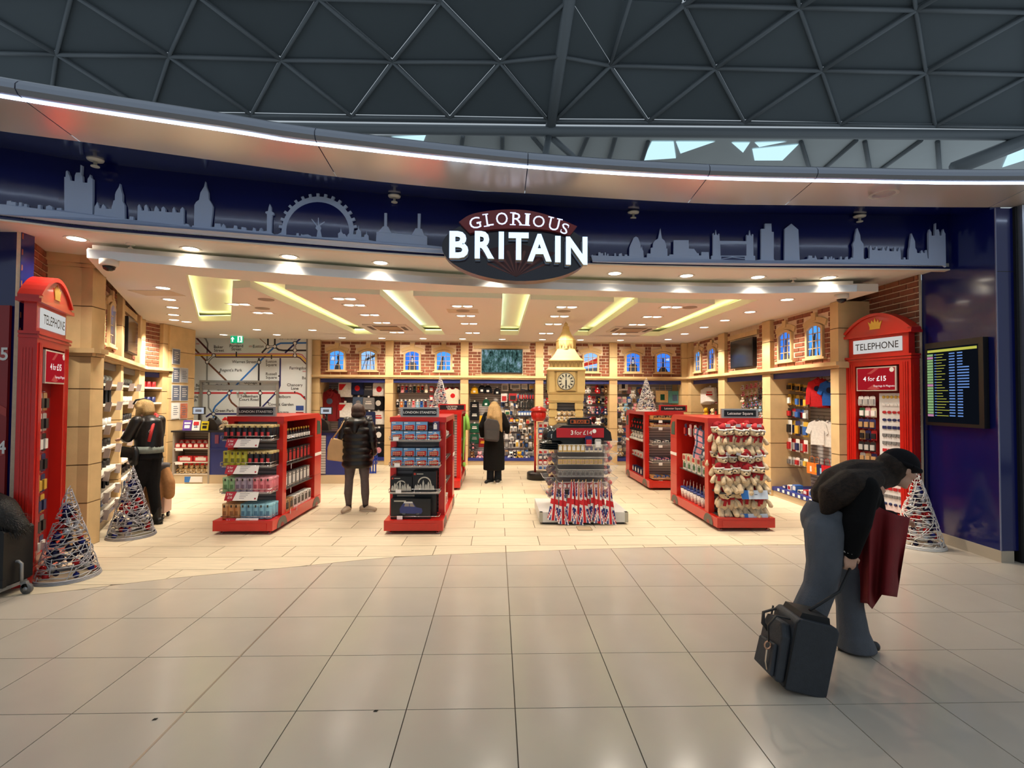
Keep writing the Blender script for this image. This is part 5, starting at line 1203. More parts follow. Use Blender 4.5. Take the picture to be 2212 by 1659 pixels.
# ---- model bus cartons on G2
BSK = mat('carton_sky', S(108, 160, 208), .4, var=.08, scale=20); BRD = mat('carton_bus_red', S(186, 44, 34), .4); BDK = mat('carton_dark', S(34, 40, 66), .4)
mb = thing('model_bus_carton', 'x', 'box')
ob('carton', MB().b2(-.075, .075, 0, .13, 0, .116), [BDK], mb); ob('picture', MB().b2(-.073, .073, -.0015, 0, .002, .114), BSK, mb)
ob('bus_print', MB().prism([(-.055, .018), (.05, .012), (.062, .03), (.062, .07), (.05, .08), (-.055, .068)], -.003, -.0015), BRD, mb)
pw = MB()
for k in range(4):
    pw.b2(-.048+.023*k, -.031+.023*k, -.004, -.003, .052, .062); pw.b2(-.048+.023*k, -.031+.023*k, -.004, -.003, .032, .041)
ob('window_print', pw, mat('carton_pale', S(216, 190, 150), .4), mb); ob('wheel_print', MB().cyl((-.035, -.004, .016), (-.035, -.003, .016), .009, 10).cyl((.03, -.004, .014), (.03, -.003, .014), .009, 10), BLACK, mb)
ob('title_print', MB().b2(-.068, -.02, -.003, -.0015, .096, .106), WHITE, mb); ob('road_print', MB().b2(-.073, .073, -.0025, -.0015, .002, .016), mat('carton_road', S(86, 84, 84), .5), mb)
mb = Proto(mb)
for r, (z, n) in enumerate([(1.165+.118, 3), (1.165, 4), (.835+.118, 4), (.835, 4)]):
    for c in range(n): mb.put(gp(G2, -.232+.155*c, .09, z+.001), 0, f'boxed red model bus, {nth(c)} from left in the {nth(r)} tier down', 'boxed model buses')
for r, z in enumerate([1.165, 1.283-.0, .835, .953]):
    gift_box('navy_carton', .06, .24, .115, 3, 0, gp(G2, .34-.09, .21, z+.001), 0, f'slim navy carton beside the boxed model buses, {nth(r)} of four downwards', 'navy cartons')
def black_box(w, d, h, loc, label, art):
    t = thing('model_kit_box', label, 'box', loc, 0, 'black model kit boxes')
    ob('carton', MB().b2(-w/2, w/2, 0, d, 0, h), mat('kit_black', S(20, 20, 24), .3), t); y = -.002
    if art == 'wheel':
        mb = MB(); n = 20; c = (0, h*.42); r0, r1 = h*.27, h*.33
        for k in range(n):
            a, b_ = pi*(1.15*k/n-.075), pi*(1.15*(k+1)/n-.075); mb.prism([(c[0]+r0*cos(a), c[1]+r0*sin(a)), (c[0]+r1*cos(a), c[1]+r1*sin(a)), (c[0]+r1*cos(b_), c[1]+r1*sin(b_)), (c[0]+r0*cos(b_), c[1]+r0*sin(b_))], y, 0)
        for x, hh in ((-.11, .07), (-.08, .1), (-.05, .08), (-.015, .13), (.02, .08), (.05, .11), (.085, .09), (.11, .06)): mb.prism([(x-.016, h*.1), (x+.016, h*.1), (x+.012, h*.1+hh*.7), (x, h*.1+hh), (x-.012, h*.1+hh*.7)], y, 0)
        tag(ob('skyline_print', mb, mat('kit_pale', S(206, 200, 186), .5), t), kind='stuff')
        ob('title_print', MB().b2(-w*.33, -w*.05, y, 0, h*.86, h*.9), mat('kit_pale'), t); ob('logo_print', MB().b2(-w*.45, -w*.37, y, 0, h*.83, h*.93), mat('kit_red', S(206, 60, 40), .5), t)
    elif art == 'car':
        cb = MB(); cb.prism([(-.13, .07), (.13, .06), (.15, .09), (.14, .13), (.07, .145), (.03, .2), (-.09, .2), (-.125, .15), (-.14, .12)], y, 0); ob('car_print', cb, mat('kit_blue', S(48, 60, 120), .4), t)
        ob('roof_print', MB().prism([(.03, .195), (.02, .215), (-.08, .215), (-.09, .195)], y-.001, y), WHITE, t); ob('glass_print', MB().prism([(-.08, .155), (-.02, .155), (-.02, .19), (-.07, .19)], y-.001, y).prism([(-.01, .155), (.055, .15), (.03, .188), (-.01, .19)], y-.001, y), mat('kit_glass', S(150, 140, 130), .4), t)
        for x in (-.085, .09): ob('wheel_print', MB().cyl((x, y-.002, .07), (x, y, .068), .026, 14), mat('kit_tyre', S(70, 70, 74), .5), t)
        ob('title_print', MB().b2(-w*.42, -w*.12, y, 0, h*.86, h*.92), mat('kit_pale', S(206, 200, 186), .5), t)
    else:
        ob('car_print', MB().prism([(-.04, .04), (.05, .04), (.055, .06), (.03, .09), (-.03, .09), (-.045, .06)], y, 0), mat('kit_blue', S(48, 60, 120), .4), t); ob('title_print', MB().b2(-w*.4, 0, y, 0, h*.8, h*.86), mat('kit_pale', S(206, 200, 186), .5), t)
black_box(.27, .2, .20, gp(G2, -.175, .10, .506), 'black kit box printed with an observation wheel skyline, left one', 'wheel')
black_box(.30, .2, .26, gp(G2, .115, .12, .506), 'black kit box printed with an observation wheel skyline, right taller one', 'wheel')
black_box(.50, .1, .25, gp(G2, -.05, .08, .177), 'large black kit box printed with a blue classic car', 'car')
black_box(.56, .12, .325, gp(G2, -.02, .19, .177), 'tall black kit box standing behind the classic car box', 'small')
for k, z in enumerate(LEVELS):
    o = ob('price_ticket', card_mb(.07, .045), TICKET); o.location = gp(G2, -.24+.02*k, .045, z+.045); tag(o, f'white price ticket on the {nth(k)} shelf down of the model bus display', 'price tag', 'model bus tickets')
# flank of G2: white mug, papers and a white slatted strip on G4
ob('side_slat', MB().b2(.04, .06, .44, 1.4, .18, 1.38), slat_mat('white_slatwall', S(236, 232, 226), S(150, 146, 140), .05), G4)
for k in range(5):
    gift_box('white_carton', .1, .08, .12, 0, 4, gp(G2, .27, .55+.16*k, .173), pi/2, f'white carton, {nth(k)} from the front on the model bus display flank base', 'cartons by the model buses')
    gift_box('postcard_pack', .12, .03, .17, 0, 5, gp(G4, .2, .52+.17*k, 1.1), pi/2, f'white printed card pack, {nth(k)} along the flank of the far middle display', 'card packs on the far display')
    gift_box('red_carton', .1, .08, .1, 4, 0, gp(G4, .28, .55+.16*k, .173), pi/2, f'red and white carton, {nth(k)} along the base of the far middle display', 'cartons on the far display')
# mugs hanging on the flank of G2
def mug(loc, rz, label, m_, group):
    t = thing('mug', label, 'mug', loc, rz, group)
    ob('cup', MB().lathe([(.001, 0), (.038, 0), (.042, .004), (.042, .095), (.039, .095), (.038, .01), (.001, .008)], 16, cap=False), m_, t)
    ob('handle', MB().tube([(.04, 0, .08), (.066, 0, .075), (.072, 0, .05), (.062, 0, .025), (.04, 0, .018)], .006, 6), m_, t); return t
MUGW = mat('mug_white', S(232, 228, 220), .25)
for k in range(3): mug(gp(G2, .28, .6+.14*k, 1.15-.0), .5, f'white mug, {nth(k)} from the front on the model bus flank shelf', MUGW, 'mugs on the model bus display')
so = ob('side_shelf', MB().b2(.03, .34, .44, 1.4, 1.138, 1.15), mat('shelf_dark'), G2)
# green raincoat hung on the flank of G4
GR = mat('green_cloth', S(150, 206, 92), .7)
t = thing('green_poncho', 'lime green poncho hanging on the far middle red display', 'poncho', gp(G4, .42, .75, 1.38))
mbp = MB(); mbp.tube([(0, 0, 0), (.02, 0, -.1), (.04, 0, -.3), (.03, .02, -.32)], [.05, .11, .13, .01], 10, flat=.4); ob('hood', mbp, GR, t)
ob('body', MB().tube([(-.02, 0, -.05), (-.03, 0, -.3), (-.04, 0, -.6), (-.05, 0, -.92)], [.07, .06, .05, .03], 10, flat=.5), GR, t); ob('toggle', MB().ball((-.03, -.02, -1.0), (.035, .035, .05)), GR, t)
# ================================================================== TAXI STAND
UJB, UJR, UJW = mat('flag_blue', S(28, 48, 122), .7), mat('flag_red', S(206, 34, 44), .7), mat('flag_white', S(238, 232, 230), .7)
def uj(u, v):                            # union flag colour at u (0..2), v (0..1)
    x, y = u-1, v-.5
    if abs(x) < .17 or abs(y) < .14: return 1
    if abs(x) < .26 or abs(y) < .21: return 2
    d = (y-x*.5)/1.118 if x*y > 0 else (y+x*.5)/1.118
    if abs(d) < .10:
        s = 1 if (x > 0) == (d > 0) else -1
        if x*y < 0: s = -s
        if 0 < d*(1 if x*y > 0 else -1)*(1 if x > 0 else -1) < .066: return 1
        return 2
    return 0
def uj_cloth(nu, nv, f):
    mb = MB(); vs = [f(i/nu*2, j/nv) for j in range(nv+1) for i in range(nu+1)]
    mb.add(vs, []); 
    for j in range(nv):
        for i in range(nu):
            mb.f.append((j*(nu+1)+i, j*(nu+1)+i+1, (j+1)*(nu+1)+i+1, (j+1)*(nu+1)+i)); mb.m.append(uj((i+.5)/nu*2, (j+.5)/nv)); mb.sm.append(True)
    return mb
TX, TY = 1.19, 6.93
ts = thing('taxi_stand', 'black cab souvenir stand with clear bins, taxi roof sign and red offer panel', 'display stand', (TX, TY, 0))
ob('plinth', MB().b2(-.60, .60, 0, .95, .03, .165), mat('plinth_white', S(216, 214, 210), .35), ts)
for s in (-1, 1): ob('plinth_corner', MB().b2(min(s*.605, s*.56), max(s*.605, s*.56), -.004, .06, .03, .165), mat('corner_beige', S(176, 170, 152), .4), ts)
ob('recess_foot', MB().b2(-.56, .56, .04, .9, 0, .03), BLACK, ts)
ob('cabinet_core', MB().b2(-.33, .33, .28, .72, .165, 1.12), mat('cab_grey', S(104, 100, 98), .4), ts)
ob('cab_roof', MB().prism([(-.42, 1.12), (.42, 1.12), (.40, 1.24), (.33, 1.30), (.27, 1.33), (-.27, 1.33), (-.33, 1.30), (-.40, 1.24)], .16, .74), BLACK, ts)
op = ob('offer_panel', MB().b2(-.36, .30, .135, .16, 1.165, 1.295), mat('offer_panel_red', S(172, 30, 40), .4), ts)
text_ob('lettering', '3', .085, WHITE, op, (-.145, .132, 1.205), bold=.02); text_ob('lettering', 'for', .085, WHITE, op, (-.06, .132, 1.205)); text_ob('lettering', '£14', .085, WHITE, op, (.07, .132, 1.205))
ob('offer_roundel', MB().prism([(.165+.028*cos(2*pi*k/16), 1.255+.028*sin(2*pi*k/16)) for k in range(16)], .130, .134), WHITE, op)
tx = ob('taxi_sign', MB().prism([(-.18, 1.33), (.16, 1.33), (.16, 1.40), (.12, 1.43), (-.14, 1.43), (-.18, 1.40)], .3, .42), BLACK, ts)
ob('sign_face', MB().prism([(-.145, 1.35), (.125, 1.35), (.125, 1.405), (-.145, 1.405)], .296, .3), emis('taxi_orange', S(196, 96, 56), .55), tx); text_ob('lettering', 'TAXI', .058, BLACK, tx, (-.01, .293, 1.357), bold=.03)
ob('sign_mark', MB().b2(-.135, -.1, .292, .296, 1.357, 1.398).b2(.08, .115, .292, .296, 1.357, 1.398), BLACK, tx)
def tray(x0, x1, y0, y1, z0, h, name='acrylic_bin', back=.04):
    mb = MB(); t_ = .004
    mb.b2(x0, x1, y0, y1, z0, z0+t_)
    if abs(x1-x0) > abs(y1-y0): mb.add([(x0, y0, z0), (x1, y0, z0), (x1, y0-.09, z0+h), (x0, y0-.09, z0+h)], [(0, 1, 2, 3)])
    mb.add([(x0, y0, z0), (x0, y1, z0), (x0, y1, z0+h), (x0, y0-.09, z0+h)], [(0, 1, 2, 3)]); mb.add([(x1, y0, z0), (x1, y1, z0), (x1, y1, z0+h), (x1, y0-.09, z0+h)], [(0, 1, 2, 3)])
    o = ob(name, mb, ACRYL, ts)
    e = MB(); e.tube([(x0, y1, z0+h), (x0, y0-.09, z0+h), (x1, y0-.09, z0+h), (x1, y1, z0+h)], .0035, 5); ob('bin_edge', e, mat('acrylic_edge', S(206, 204, 200), .2), o); return o
BINZ = [.96, .79, .62, .45, .28]
for z in BINZ: tray(-.34, .33, .13, .28, z, .115)
def side_bin(s, y0, y1, z):
    mb = MB(); xa, xb = s*.33, s*.53
    mb.add([(xa, y0, z), (xb-s*.1, y0+.03, z), (xb-s*.1, y1-.03, z), (xa, y1, z), (xa, y0, z+.14), (xb, y0-.03, z+.14), (xb, y1+.03, z+.14), (xa, y1, z+.14)], [(0, 3, 2, 1), (0, 1, 5, 4), (1, 2, 6, 5), (2, 3, 7, 6)])
    o = ob('acrylic_bin', mb, ACRYL, ts); ob('bin_edge', MB().tube([(xa, y0, z+.14), (xb, y0-.03, z+.14), (xb, y1+.03, z+.14)], .0035, 5), mat('acrylic_edge'), o)
for s in (-1, 1):
    for z in BINZ: side_bin(s, .30, .68, z)
def tp(x, y, z): return (TX+x, TY+y, z)
# goods in the front bins
GPB = [('gold tube', 7, 0), ('brass badge', 7, 2), ('dark trinket', 5, 6), ('red striped tin', 4, 0), ('grey badge card', 5, 0)]
for r, z in enumerate(BINZ):
    for c in range(10):
        nm, a, b = GPB[r]; 
        if r == 0 and c > 5: a, b, nm = 11, 3, 'cream boxed pin'
        gift_box('bin_trinket', .055, .05, [.10, .06, .07, .07, .06][r], a, b, tp(-.30+.062*c, .2, z+.005), 0, f'{nm}, {nth(c)} from left in the {nth(r)} front bin down of the taxi stand', f'trinkets in taxi bin {r+1}', 'souvenir')
fp_ = pack('flag_card_pack', .10, .16, 3, 'union flag patterned card pack propped on the taxi stand front', 'pack', None, tp(.08, .10, 1.19), .1, 4, hook=False)
fp_ = pack('white_trinket_pack', .09, .13, 1, 'pale silver trinket pack propped beside the flag pack on the taxi stand', 'pack', None, tp(.21, .10, 1.15), 0, 0, hook=False)
# small balls and toys in the side bins
SB = {c: MB().ball((0, 0, .03), (.032, .032, .03), 10, 7).lathe([(.008, .055), (.006, .066)], 6).mesh('trinket', mat('trinket_'+c, S(*v), .3)) for c, v in dict(berry=(88, 20, 30), red=(196, 40, 44), navy=(36, 46, 96), pale=(220, 196, 184), black=(30, 26, 30), coral=(214, 110, 104)).items()}
SBN = [['navy', 'berry', 'pale', 'coral', 'red'], ['navy', 'red', 'pale', 'coral', 'black'], ['berry']*5, ['berry', 'berry', 'black', 'berry', 'berry'], ['pale', 'berry', 'red', 'pale', 'navy']]
for s in (-1, 1):
    for r, z in enumerate(BINZ):
        if r == 0 and s < 0: continue
        for c in range(10):
            cn = SBN[r][c % 5] if s < 0 else ['red', 'coral', 'navy', 'pale', 'red'][(c+r) % 5]
            o = link('bin_bauble', SB[cn], None, tp(s*(.37+.06*(c % 2)), .33+.075*(c//2), z+.005+.05*((c*7) % 3)*.6), random.uniform(0, 6))
            tag(o, f'{cn} round trinket, {nth(c)} in the {nth(r)} {["left", "right"][s > 0]} side bin of the taxi stand', 'trinket', f'{["left", "right"][s > 0]} bin trinkets {r+1}')
# helmets stacked on the left bins
HB = mat('helmet_black', S(30, 32, 34), .22)
for k in range(4):
    t = thing('toy_police_helmet', ['uppermost black toy police helmet on the stack beside the taxi sign', 'second black toy helmet down, only its brim showing', 'third black toy helmet down in the stack', 'lowest black toy helmet in the stack by the taxi stand'][k], 'helmet', tp(-.42, .34, 1.115-.028*k), .2, 'toy helmets')
    ob('shell', MB().lathe([(.125, 0), (.122, .06), (.11, .12), (.085, .165), (.045, .195), (.001, .205)], 20, sx=1, sy_=1.1), HB, t); ob('brim', MB().lathe([(.165, -.035), (.150, -.022), (.125, .0), (.12, .012)], 20, cap=False, sx=1.05, sy_=1.2), HB, t); ob('badge', MB().ball((-.02, -.125, .07), (.02, .008, .024), 8, 6), CHROME, t)
# union flags on sticks along the front
FL = []
for k, (px, py0, py1, sk_) in enumerate([(1200, 1040, 1122, -.6), (1215, 1039, 1130, .2), (1234, 1037, 1122, -.5), (1240, 1037, 1124, .5), (1250, 1037, 1130, -.2), (1258, 1038, 1126, .5), (1266, 1037, 1122, .2), (1281, 1036, 1122, .6), (1292, 1037, 1128, .1), (1299, 1036, 1126, -.3), (1315, 1041, 1130, .4)]):
    a = at(px, py0, TY-.03); b = at(px, py1, TY-.03); H_ = a.z-b.z
    fl_ = thing('union_flag', f'small union flag on a wooden stick, {nth(k)} from left along the taxi stand front', 'flag', (a.x, TY-.03-.012*(k % 3), b.z), 0, 'union flags on the taxi stand')
    ob('stick', MB().cyl((0, .01, -.02), (0, .005, H_), .004, 6).ball((0, .005, H_), .007, 8, 6), mat('stick_wood', S(206, 166, 96), .5), fl_)
    ph = random.uniform(0, 6)
    def cloth(u, v, H_=H_, sk_=sk_, ph=ph):
        s = v            # 0 far edge .. 1 at the stick
        z = H_*(1-u/2)*.985
        fold = 1-v
        x = (.014+.06*(u/2)**.8)*(fold*2-1)+sk_*.06*(u/2)**1.3
        y = -.012*sin(fold*9+ph)-.015*(u/2)
        return (x, y, z-.02*fold)
    ob('cloth', uj_cloth(28, 14, cloth), [UJB, UJR, UJW], fl_)
# floor plate under the stand front
p = gz(1262, 1142); o = ob('floor_plate', MB().b2(-.09, .09, -.09, .09, 0, .004), mat('plate_trav', S(196, 172, 136), .5)); o.location = (p.x, p.y, .001); tag(o, 'square service plate in the floor before the taxi stand', 'floor plate')
ob('plate_joint', ring_mesh(.124, .132, 4).xf(Matrix.Rotation(pi/4, 4, 'Z')), GROUT2, o, (0, 0, .006))

# ================================================================== CLOCK TOWER
BX, BY = 1.245, 9.2
SAND = mat('tower_sandstone', S(222, 190, 122), .7, var=.05, scale=6, bump=.08, bscale=50)
bb = thing('clock_tower', 'sand coloured model clock tower with white dial rising behind the taxi stand', 'tower', (BX, BY, 0), R(-7))
def sq(z0, z1, w0, w1=None, name='stage', m_=SAND):
    w1 = w0 if w1 is None else w1
    return ob(name, MB().lathe([(w0/2*1.4142, z0), (w1/2*1.4142, z1)], 4, square=True, smooth=False), m_, bb)
sq(0, .25, .62, name='plinth')
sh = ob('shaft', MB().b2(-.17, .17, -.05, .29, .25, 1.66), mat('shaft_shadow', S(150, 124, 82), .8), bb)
for s in (-1, 1):
    for k in range(10):
        z = .25+.141*k; ob('quoin', MB().b2(min(s*.30, s*.155), max(s*.30, s*.155), -.30, .29, z, z+.10), SAND, sh); ob('quoin_joint', MB().b2(min(s*.285, s*.165), max(s*.285, s*.165), -.285, .29, z+.10, z+.141), SAND, sh)
for z in (1.30, .98, .66, .34): ob('niche_shelf', MB().b2(-.155, .155, -.30, .0, z-.02, z), SAND, sh)
ob('niche_back', MB().b2(-.155, .155, -.06, -.05, .3, 1.63), SLATG, sh)
sq(1.63, 1.66, .60, name='string_course'); sq(1.66, 1.78, .62, name='lower_band'); sq(1.78, 1.81, .64, .66, 'string_course')
ck = sq(1.81, 2.18, .60, name='clock_stage')
for s in (-1, 1): ob('corner_pier', MB().b2(min(s*.33, s*.20), max(s*.33, s*.20), -.33, -.29, 1.81, 2.18), SAND, ck); ob('corner_pier', MB().b2(-.33, -.29, min(s*.33, s*.20), max(s*.33, s*.20), 1.81, 2.18), SAND, ck)
sq(2.18, 2.205, .68, .70, 'cornice'); sq(2.205, 2.245, .70, .60, 'cornice')
fz = sq(2.245, 2.36, .575, name='arcade')
for k in range(8):
    x = -.25+.0714*k; ob('arch_relief', MB().tube([(x-.03, -.289, 2.255), (x-.022, -.29, 2.31), (x, -.29, 2.345), (x+.022, -.29, 2.31), (x+.03, -.289, 2.255)], .004, 4), mat('relief', S(190, 156, 96), .7), fz)
sq(2.36, 2.375, .62, .62, 'cornice')
ob('lower_roof', MB().lathe([(r*.7071, z) for r, z in [(.60, 2.375), (.50, 2.42), (.40, 2.49), (.33, 2.56), (.31, 2.585)]], 4, square=True, smooth=False), SAND, bb)
bf = ob('belfry', MB().lathe([(.18, 2.585), (.18, 2.74)], 8, smooth=False), SAND, bb)
for k in range(5): ob('arch_relief', MB().tube([(-.13+.055*k, -.17, 2.6), (-.12+.055*k, -.175, 2.67), (-.105+.055*k, -.175, 2.71), (-.09+.055*k, -.175, 2.67), (-.08+.055*k, -.17, 2.6)], .004, 4), mat('relief'), bf)
ob('spire', MB().lathe([(.185, 2.74), (.15, 2.79), (.105, 2.85), (.07, 2.92), (.055, 2.975)], 8, smooth=False), SAND, bb)
ob('finial', MB().lathe([(.06, 2.975), (.06, 3.0), (.045, 3.01), (.03, 3.02), (.038, 3.04), (.03, 3.06), (.012, 3.075), (.004, 3.095)], 10), SAND, bb)
def dial(par, rot):
    g = link('dial', None, par, (0, 0, 2.0), rot)
    def P(mb, m_, n): ob(n, mb, m_, g)
    ob('dial_surround', MB().b2(-.165, .165, -.335, -.29, -.165, .165), SAND, g)
    c = lambda r, n=32: [(r*cos(2*pi*k/n), r*sin(2*pi*k/n)) for k in range(n)]
    P(MB().prism(c(.152), -.342, -.335), mat('dial_rim', S(50, 52, 46), .4), 'dial_rim'); P(MB().prism(c(.143), -.346, -.342), mat('dial_face', S(232, 226, 196), .5), 'dial_face')
    nm = MB()
    for k in range(12):
        a = 2*pi*k/12; M_ = Matrix.Rotation(a, 4, 'Y'); st = len(nm.v); nm.b2(-.011, .011, -.349, -.346, .088, .128); nm.xf(M_, st)
    for k in range(60):
        a = 2*pi*k/60; st = len(nm.v); nm.b2(-.0015, .0015, -.349, -.346, .131, .139); nm.xf(Matrix.Rotation(a, 4, 'Y'), st)
    rr = c(.083, 24); r2 = c(.079, 24); nm.add([(x, -.348, z) for x, z in rr]+[(x, -.348, z) for x, z in r2], [(k, (k+1) % 24, 24+(k+1) % 24, 24+k) for k in range(24)])
    ob('numeral_ring', nm, mat('dial_ink', S(52, 52, 44), .5), g)
    P(MB().prism([(-.007, -.02), (.007, -.02), (.003, .138), (-.003, .138)], -.355, -.351), BLACK, 'minute_hand'); P(MB().prism([(-.011, .02), (.011, .02), (.012, -.07), (0, -.10), (-.012, -.07)], -.359, -.355), BLACK, 'hour_hand')
dial(bb, 0); dial(bb, -pi/2)
# ================================================================== POST BOX RACK
t = thing('post_box_rack', 'red post box topped card rack on a black round base by the clock tower', 'card rack', (.88, 10.75, 0))
ob('base', MB().lathe([(.24, 0), (.24, .13), (.225, .15), (.001, .151)], 28), BLACK, t); ob('pole', MB().cyl((-.07, -.02, .15), (-.07, -.02, 1.3), .022, 10), REDG, t)
ob('cap_drum', MB().lathe([(.11, 1.22), (.145, 1.27), (.15, 1.42)], 20), REDG, t); ob('cap_lid', MB().lathe([(.155, 1.42), (.175, 1.435), (.175, 1.46), (.12, 1.50), (.05, 1.525), (.001, 1.53)], 20), REDG, t)
for k in range(12): a = 2*pi*k/12; ob('cap_rib', MB().box((.152*cos(a), .152*sin(a), 1.35), (.012, .012, .1), rz=a), REDG, t)
ob('rack_frame', MB().b2(-.02, .2, -.03, .0, .2, 1.2), mat('rack_white', S(226, 222, 216), .5), t)
for r in range(9):
    for c in range(2):
        pack('greeting_card', .085, .10, [0, 8, 4, 11, 1, 0, 3, 4, 0][r], f'{["left", "right"][c]} greeting card in the {nth(r)} row down of the post box rack', 'card', 'cards on the post box rack', (.88+.04+.1*c, 10.70, 1.18-.11*r), 0, [4, 0, 0, 3, 2, 4, 0, 0, 8][r], depth=.004, hook=False)
# ================================================================== TILL COUNTER
CX0, CX1, CYF = at(372, 1000, 10.15).x, at(746, 1000, 10.15).x, 10.15
w = CX1-CX0
ct = thing('till_counter', 'navy till counter with dark top and built-in sweet shelves before the map wall', 'counter', (CX0, CYF, 0))
xs = at(452, 1000, CYF).x-CX0; xr2 = at(703, 1000, CYF).x-CX0
ob('worktop', MB().b2(-.02, w+.01, -.03, .62, 1.0, 1.03), mat('worktop_dark', S(26, 26, 34), .3), ct)
ob('navy_front', MB().b2(xs, w, .02, .6, .17, 1.0), mat('counter_navy', S(32, 46, 116), .4), ct)
ob('front_rail', MB().b2(xs, w, .0, .02, .66, .69), mat('counter_navy'), ct)
ob('kick_plate', MB().b2(0, w, .01, .6, 0, .17), mat('plinth_cream'), ct)
for x in (0, xs-.03): ob('shelf_side', MB().b2(x, x+.03, 0, .6, .0, 1.0), mat('side_grey', S(150, 142, 132), .5), ct)
ob('shelf_back', MB().b2(.03, xs-.03, .34, .36, .17, 1.0), SLATS, ct)
for z in (.69, .42, .19): ob('shelf', MB().b2(.03, xs-.03, .0, .34, z-.02, z), mat('shelf_white', S(200, 190, 176), .5), ct)
ob('side_slat', MB().b2(xr2-.12, xr2, -.004, .02, .19, .95), SLATS, ct)
ob('crest_print', MB().b2(xs+.1, xs+.17, -.004, .02, .78, .95), mat('crest_red', S(120, 60, 90), .5), ct)
def cp_(x, y, z): return (CX0+x, CYF+y, z)
for k in range(6): gift_box('sweet_bag', .1, .07, .15, 4, 0, cp_(.09+.115*k, .17, .691), 0, f'red sweet bag, {nth(k)} from left on the upper counter shelf', 'red sweet bags', 'sweets'); gift_box('sweet_tub', .1, .08, .09, 4, 0, cp_(.09+.115*k, .06, .691), 0, f'red and white sweet tub, {nth(k)} from left at the front of the upper counter shelf', 'red sweet tubs', 'sweets')
for k in range(2): gift_box('chocolate_tray', .28, .16, .11, 4, 0, cp_(.22+.3*k, .12, .421), 0, f'red chocolate bar tray, {["left", "right"][k]} one on the middle counter shelf', 'chocolate trays', 'sweets')
for k, z in enumerate((.69, .42)):
    o = ob('shelf_ticket', card_mb(.14, .05), TICKET); o.location = cp_(.13, -.006, z-.0); tag(o, f'white ticket on the {["upper", "middle"][k]} counter shelf edge', 'price tag')
c = thing('offer_card', 'blue and white offer card under the counter plush shelf', 'price card', cp_(.42, -.012, .08)); ob('card', MB().b2(-.17, .17, -.003, .003, -.05, .06), WHITE, c); ob('blue_part', MB().prism([(-.17, -.05), (-.08, -.05), (-.05, .06), (-.17, .06)], -.005, -.003), mat('offer_blue', S(44, 110, 186), .5), c)
def mini(name, cat, label, w, h, m_, x, z=1.031, y=.12, lean=.2, extra=None):
    t = thing(name, label, cat, cp_(x, y, z)); t.rotation_euler = (-lean, 0, 0)
    ob('board', MB().b2(-w/2, w/2, 0, .02, 0, h), m_, t)
    if extra: ob('print', MB().b2(-w*.3, w*.3, -.003, 0, h*.2, h*.5).b2(-w*.35, w*.35, -.003, 0, h*.62, h*.78), extra, t)
    return t
mini('purple_donation_box', 'box', 'purple printed box standing on the till counter', .17, .2, mat('box_purple', S(96, 64, 150), .5), .19, extra=WHITE)
t = mini('discount_sign', 'sign', 'white counter sign with union flag print reading 25', .15, .2, WHITE, .36)
ob('flag_print', MB().b2(-.05, .05, -.003, 0, .1, .17).b2(-.055, .055, -.002, 0, .12, .135), mat('map_red'), t); text_ob('lettering', '25', .07, mat('flag_blue'), t, (0, -.004, .05), bold=.02)
mini('yellow_notice', 'sign', 'yellow and black notice standing on the till counter', .14, .18, mat('notice_yellow', S(222, 206, 40), .5), .53, extra=BLACK)
for k, (px, py, lab) in enumerate([(430, 893, 'small till monitor beside the notices on the counter'), (705, 893, 'small till monitor at the counter end by the hoodies')]):
    p = at(px, py, 10.45); t = thing('till_monitor', lab, 'monitor', (p.x, 10.45, 1.03), 0, 'till monitors')
    ob('stand', MB().b2(-.02, .02, 0, .03, 0, p.z-1.03).b2(-.08, .08, -.06, .08, 0, .015), BLACK, t); z = p.z-1.03
    ob('casing', MB().b2(-.12, .12, -.02, .02, z-.02, z+.13), BLACK, t); ob('display', MB().b2(-.105, .105, -.023, -.02, z-.005, z+.115), emis('till_screen', S(206, 214, 226), .7), t); ob('window_print', MB().b2(-.06, .06, -.025, -.023, z+.03, z+.08), NB, t)
for k, (px, lab) in enumerate([(462, 'black till equipment under a cover on the counter'), (700, 'black card machine cluster at the counter end')]):
    p = at(px, 930, 10.4); t = thing('till_equipment', lab, 'till', (p.x, 10.4, 1.03)); ob('body', MB().prism([(-.12, 0), (.12, 0), (.1, .12), (.04, .2), (-.06, .24), (-.11, .1)], -.08, .1), BLACK, t); ob('arm', MB().tube([(0, 0, .15), (.05, -.02, .25), (.02, -.03, .3)], .02, 8), BLACK, t)
# blue wire basket on the floor behind the shopper
t = thing('shopping_basket', 'blue plastic shopping basket stack on the floor by the back wall', 'basket', (at(795, 1010, 11.6).x, 11.6, 0), .2)
BSKM = mat('basket_blue', S(28, 62, 170), .4)
for k in range(4):
    z = .02+.07*k; ob('basket_rim', MB().tube([(-.2, -.14, z+.2), (.2, -.14, z+.2), (.2, .14, z+.2), (-.2, .14, z+.2), (-.2, -.14, z+.2)], .012, 6), BSKM, t)
for s in (-1, 1):
    for k in range(7): ob('basket_slat', MB().b2(-.17+.056*k-.012, -.17+.056*k+.012, s*.12-.004, s*.12+.004, 0, .42), BSKM, t)
ob('basket_floor', MB().b2(-.18, .18, -.12, .12, 0, .01), BSKM, t)
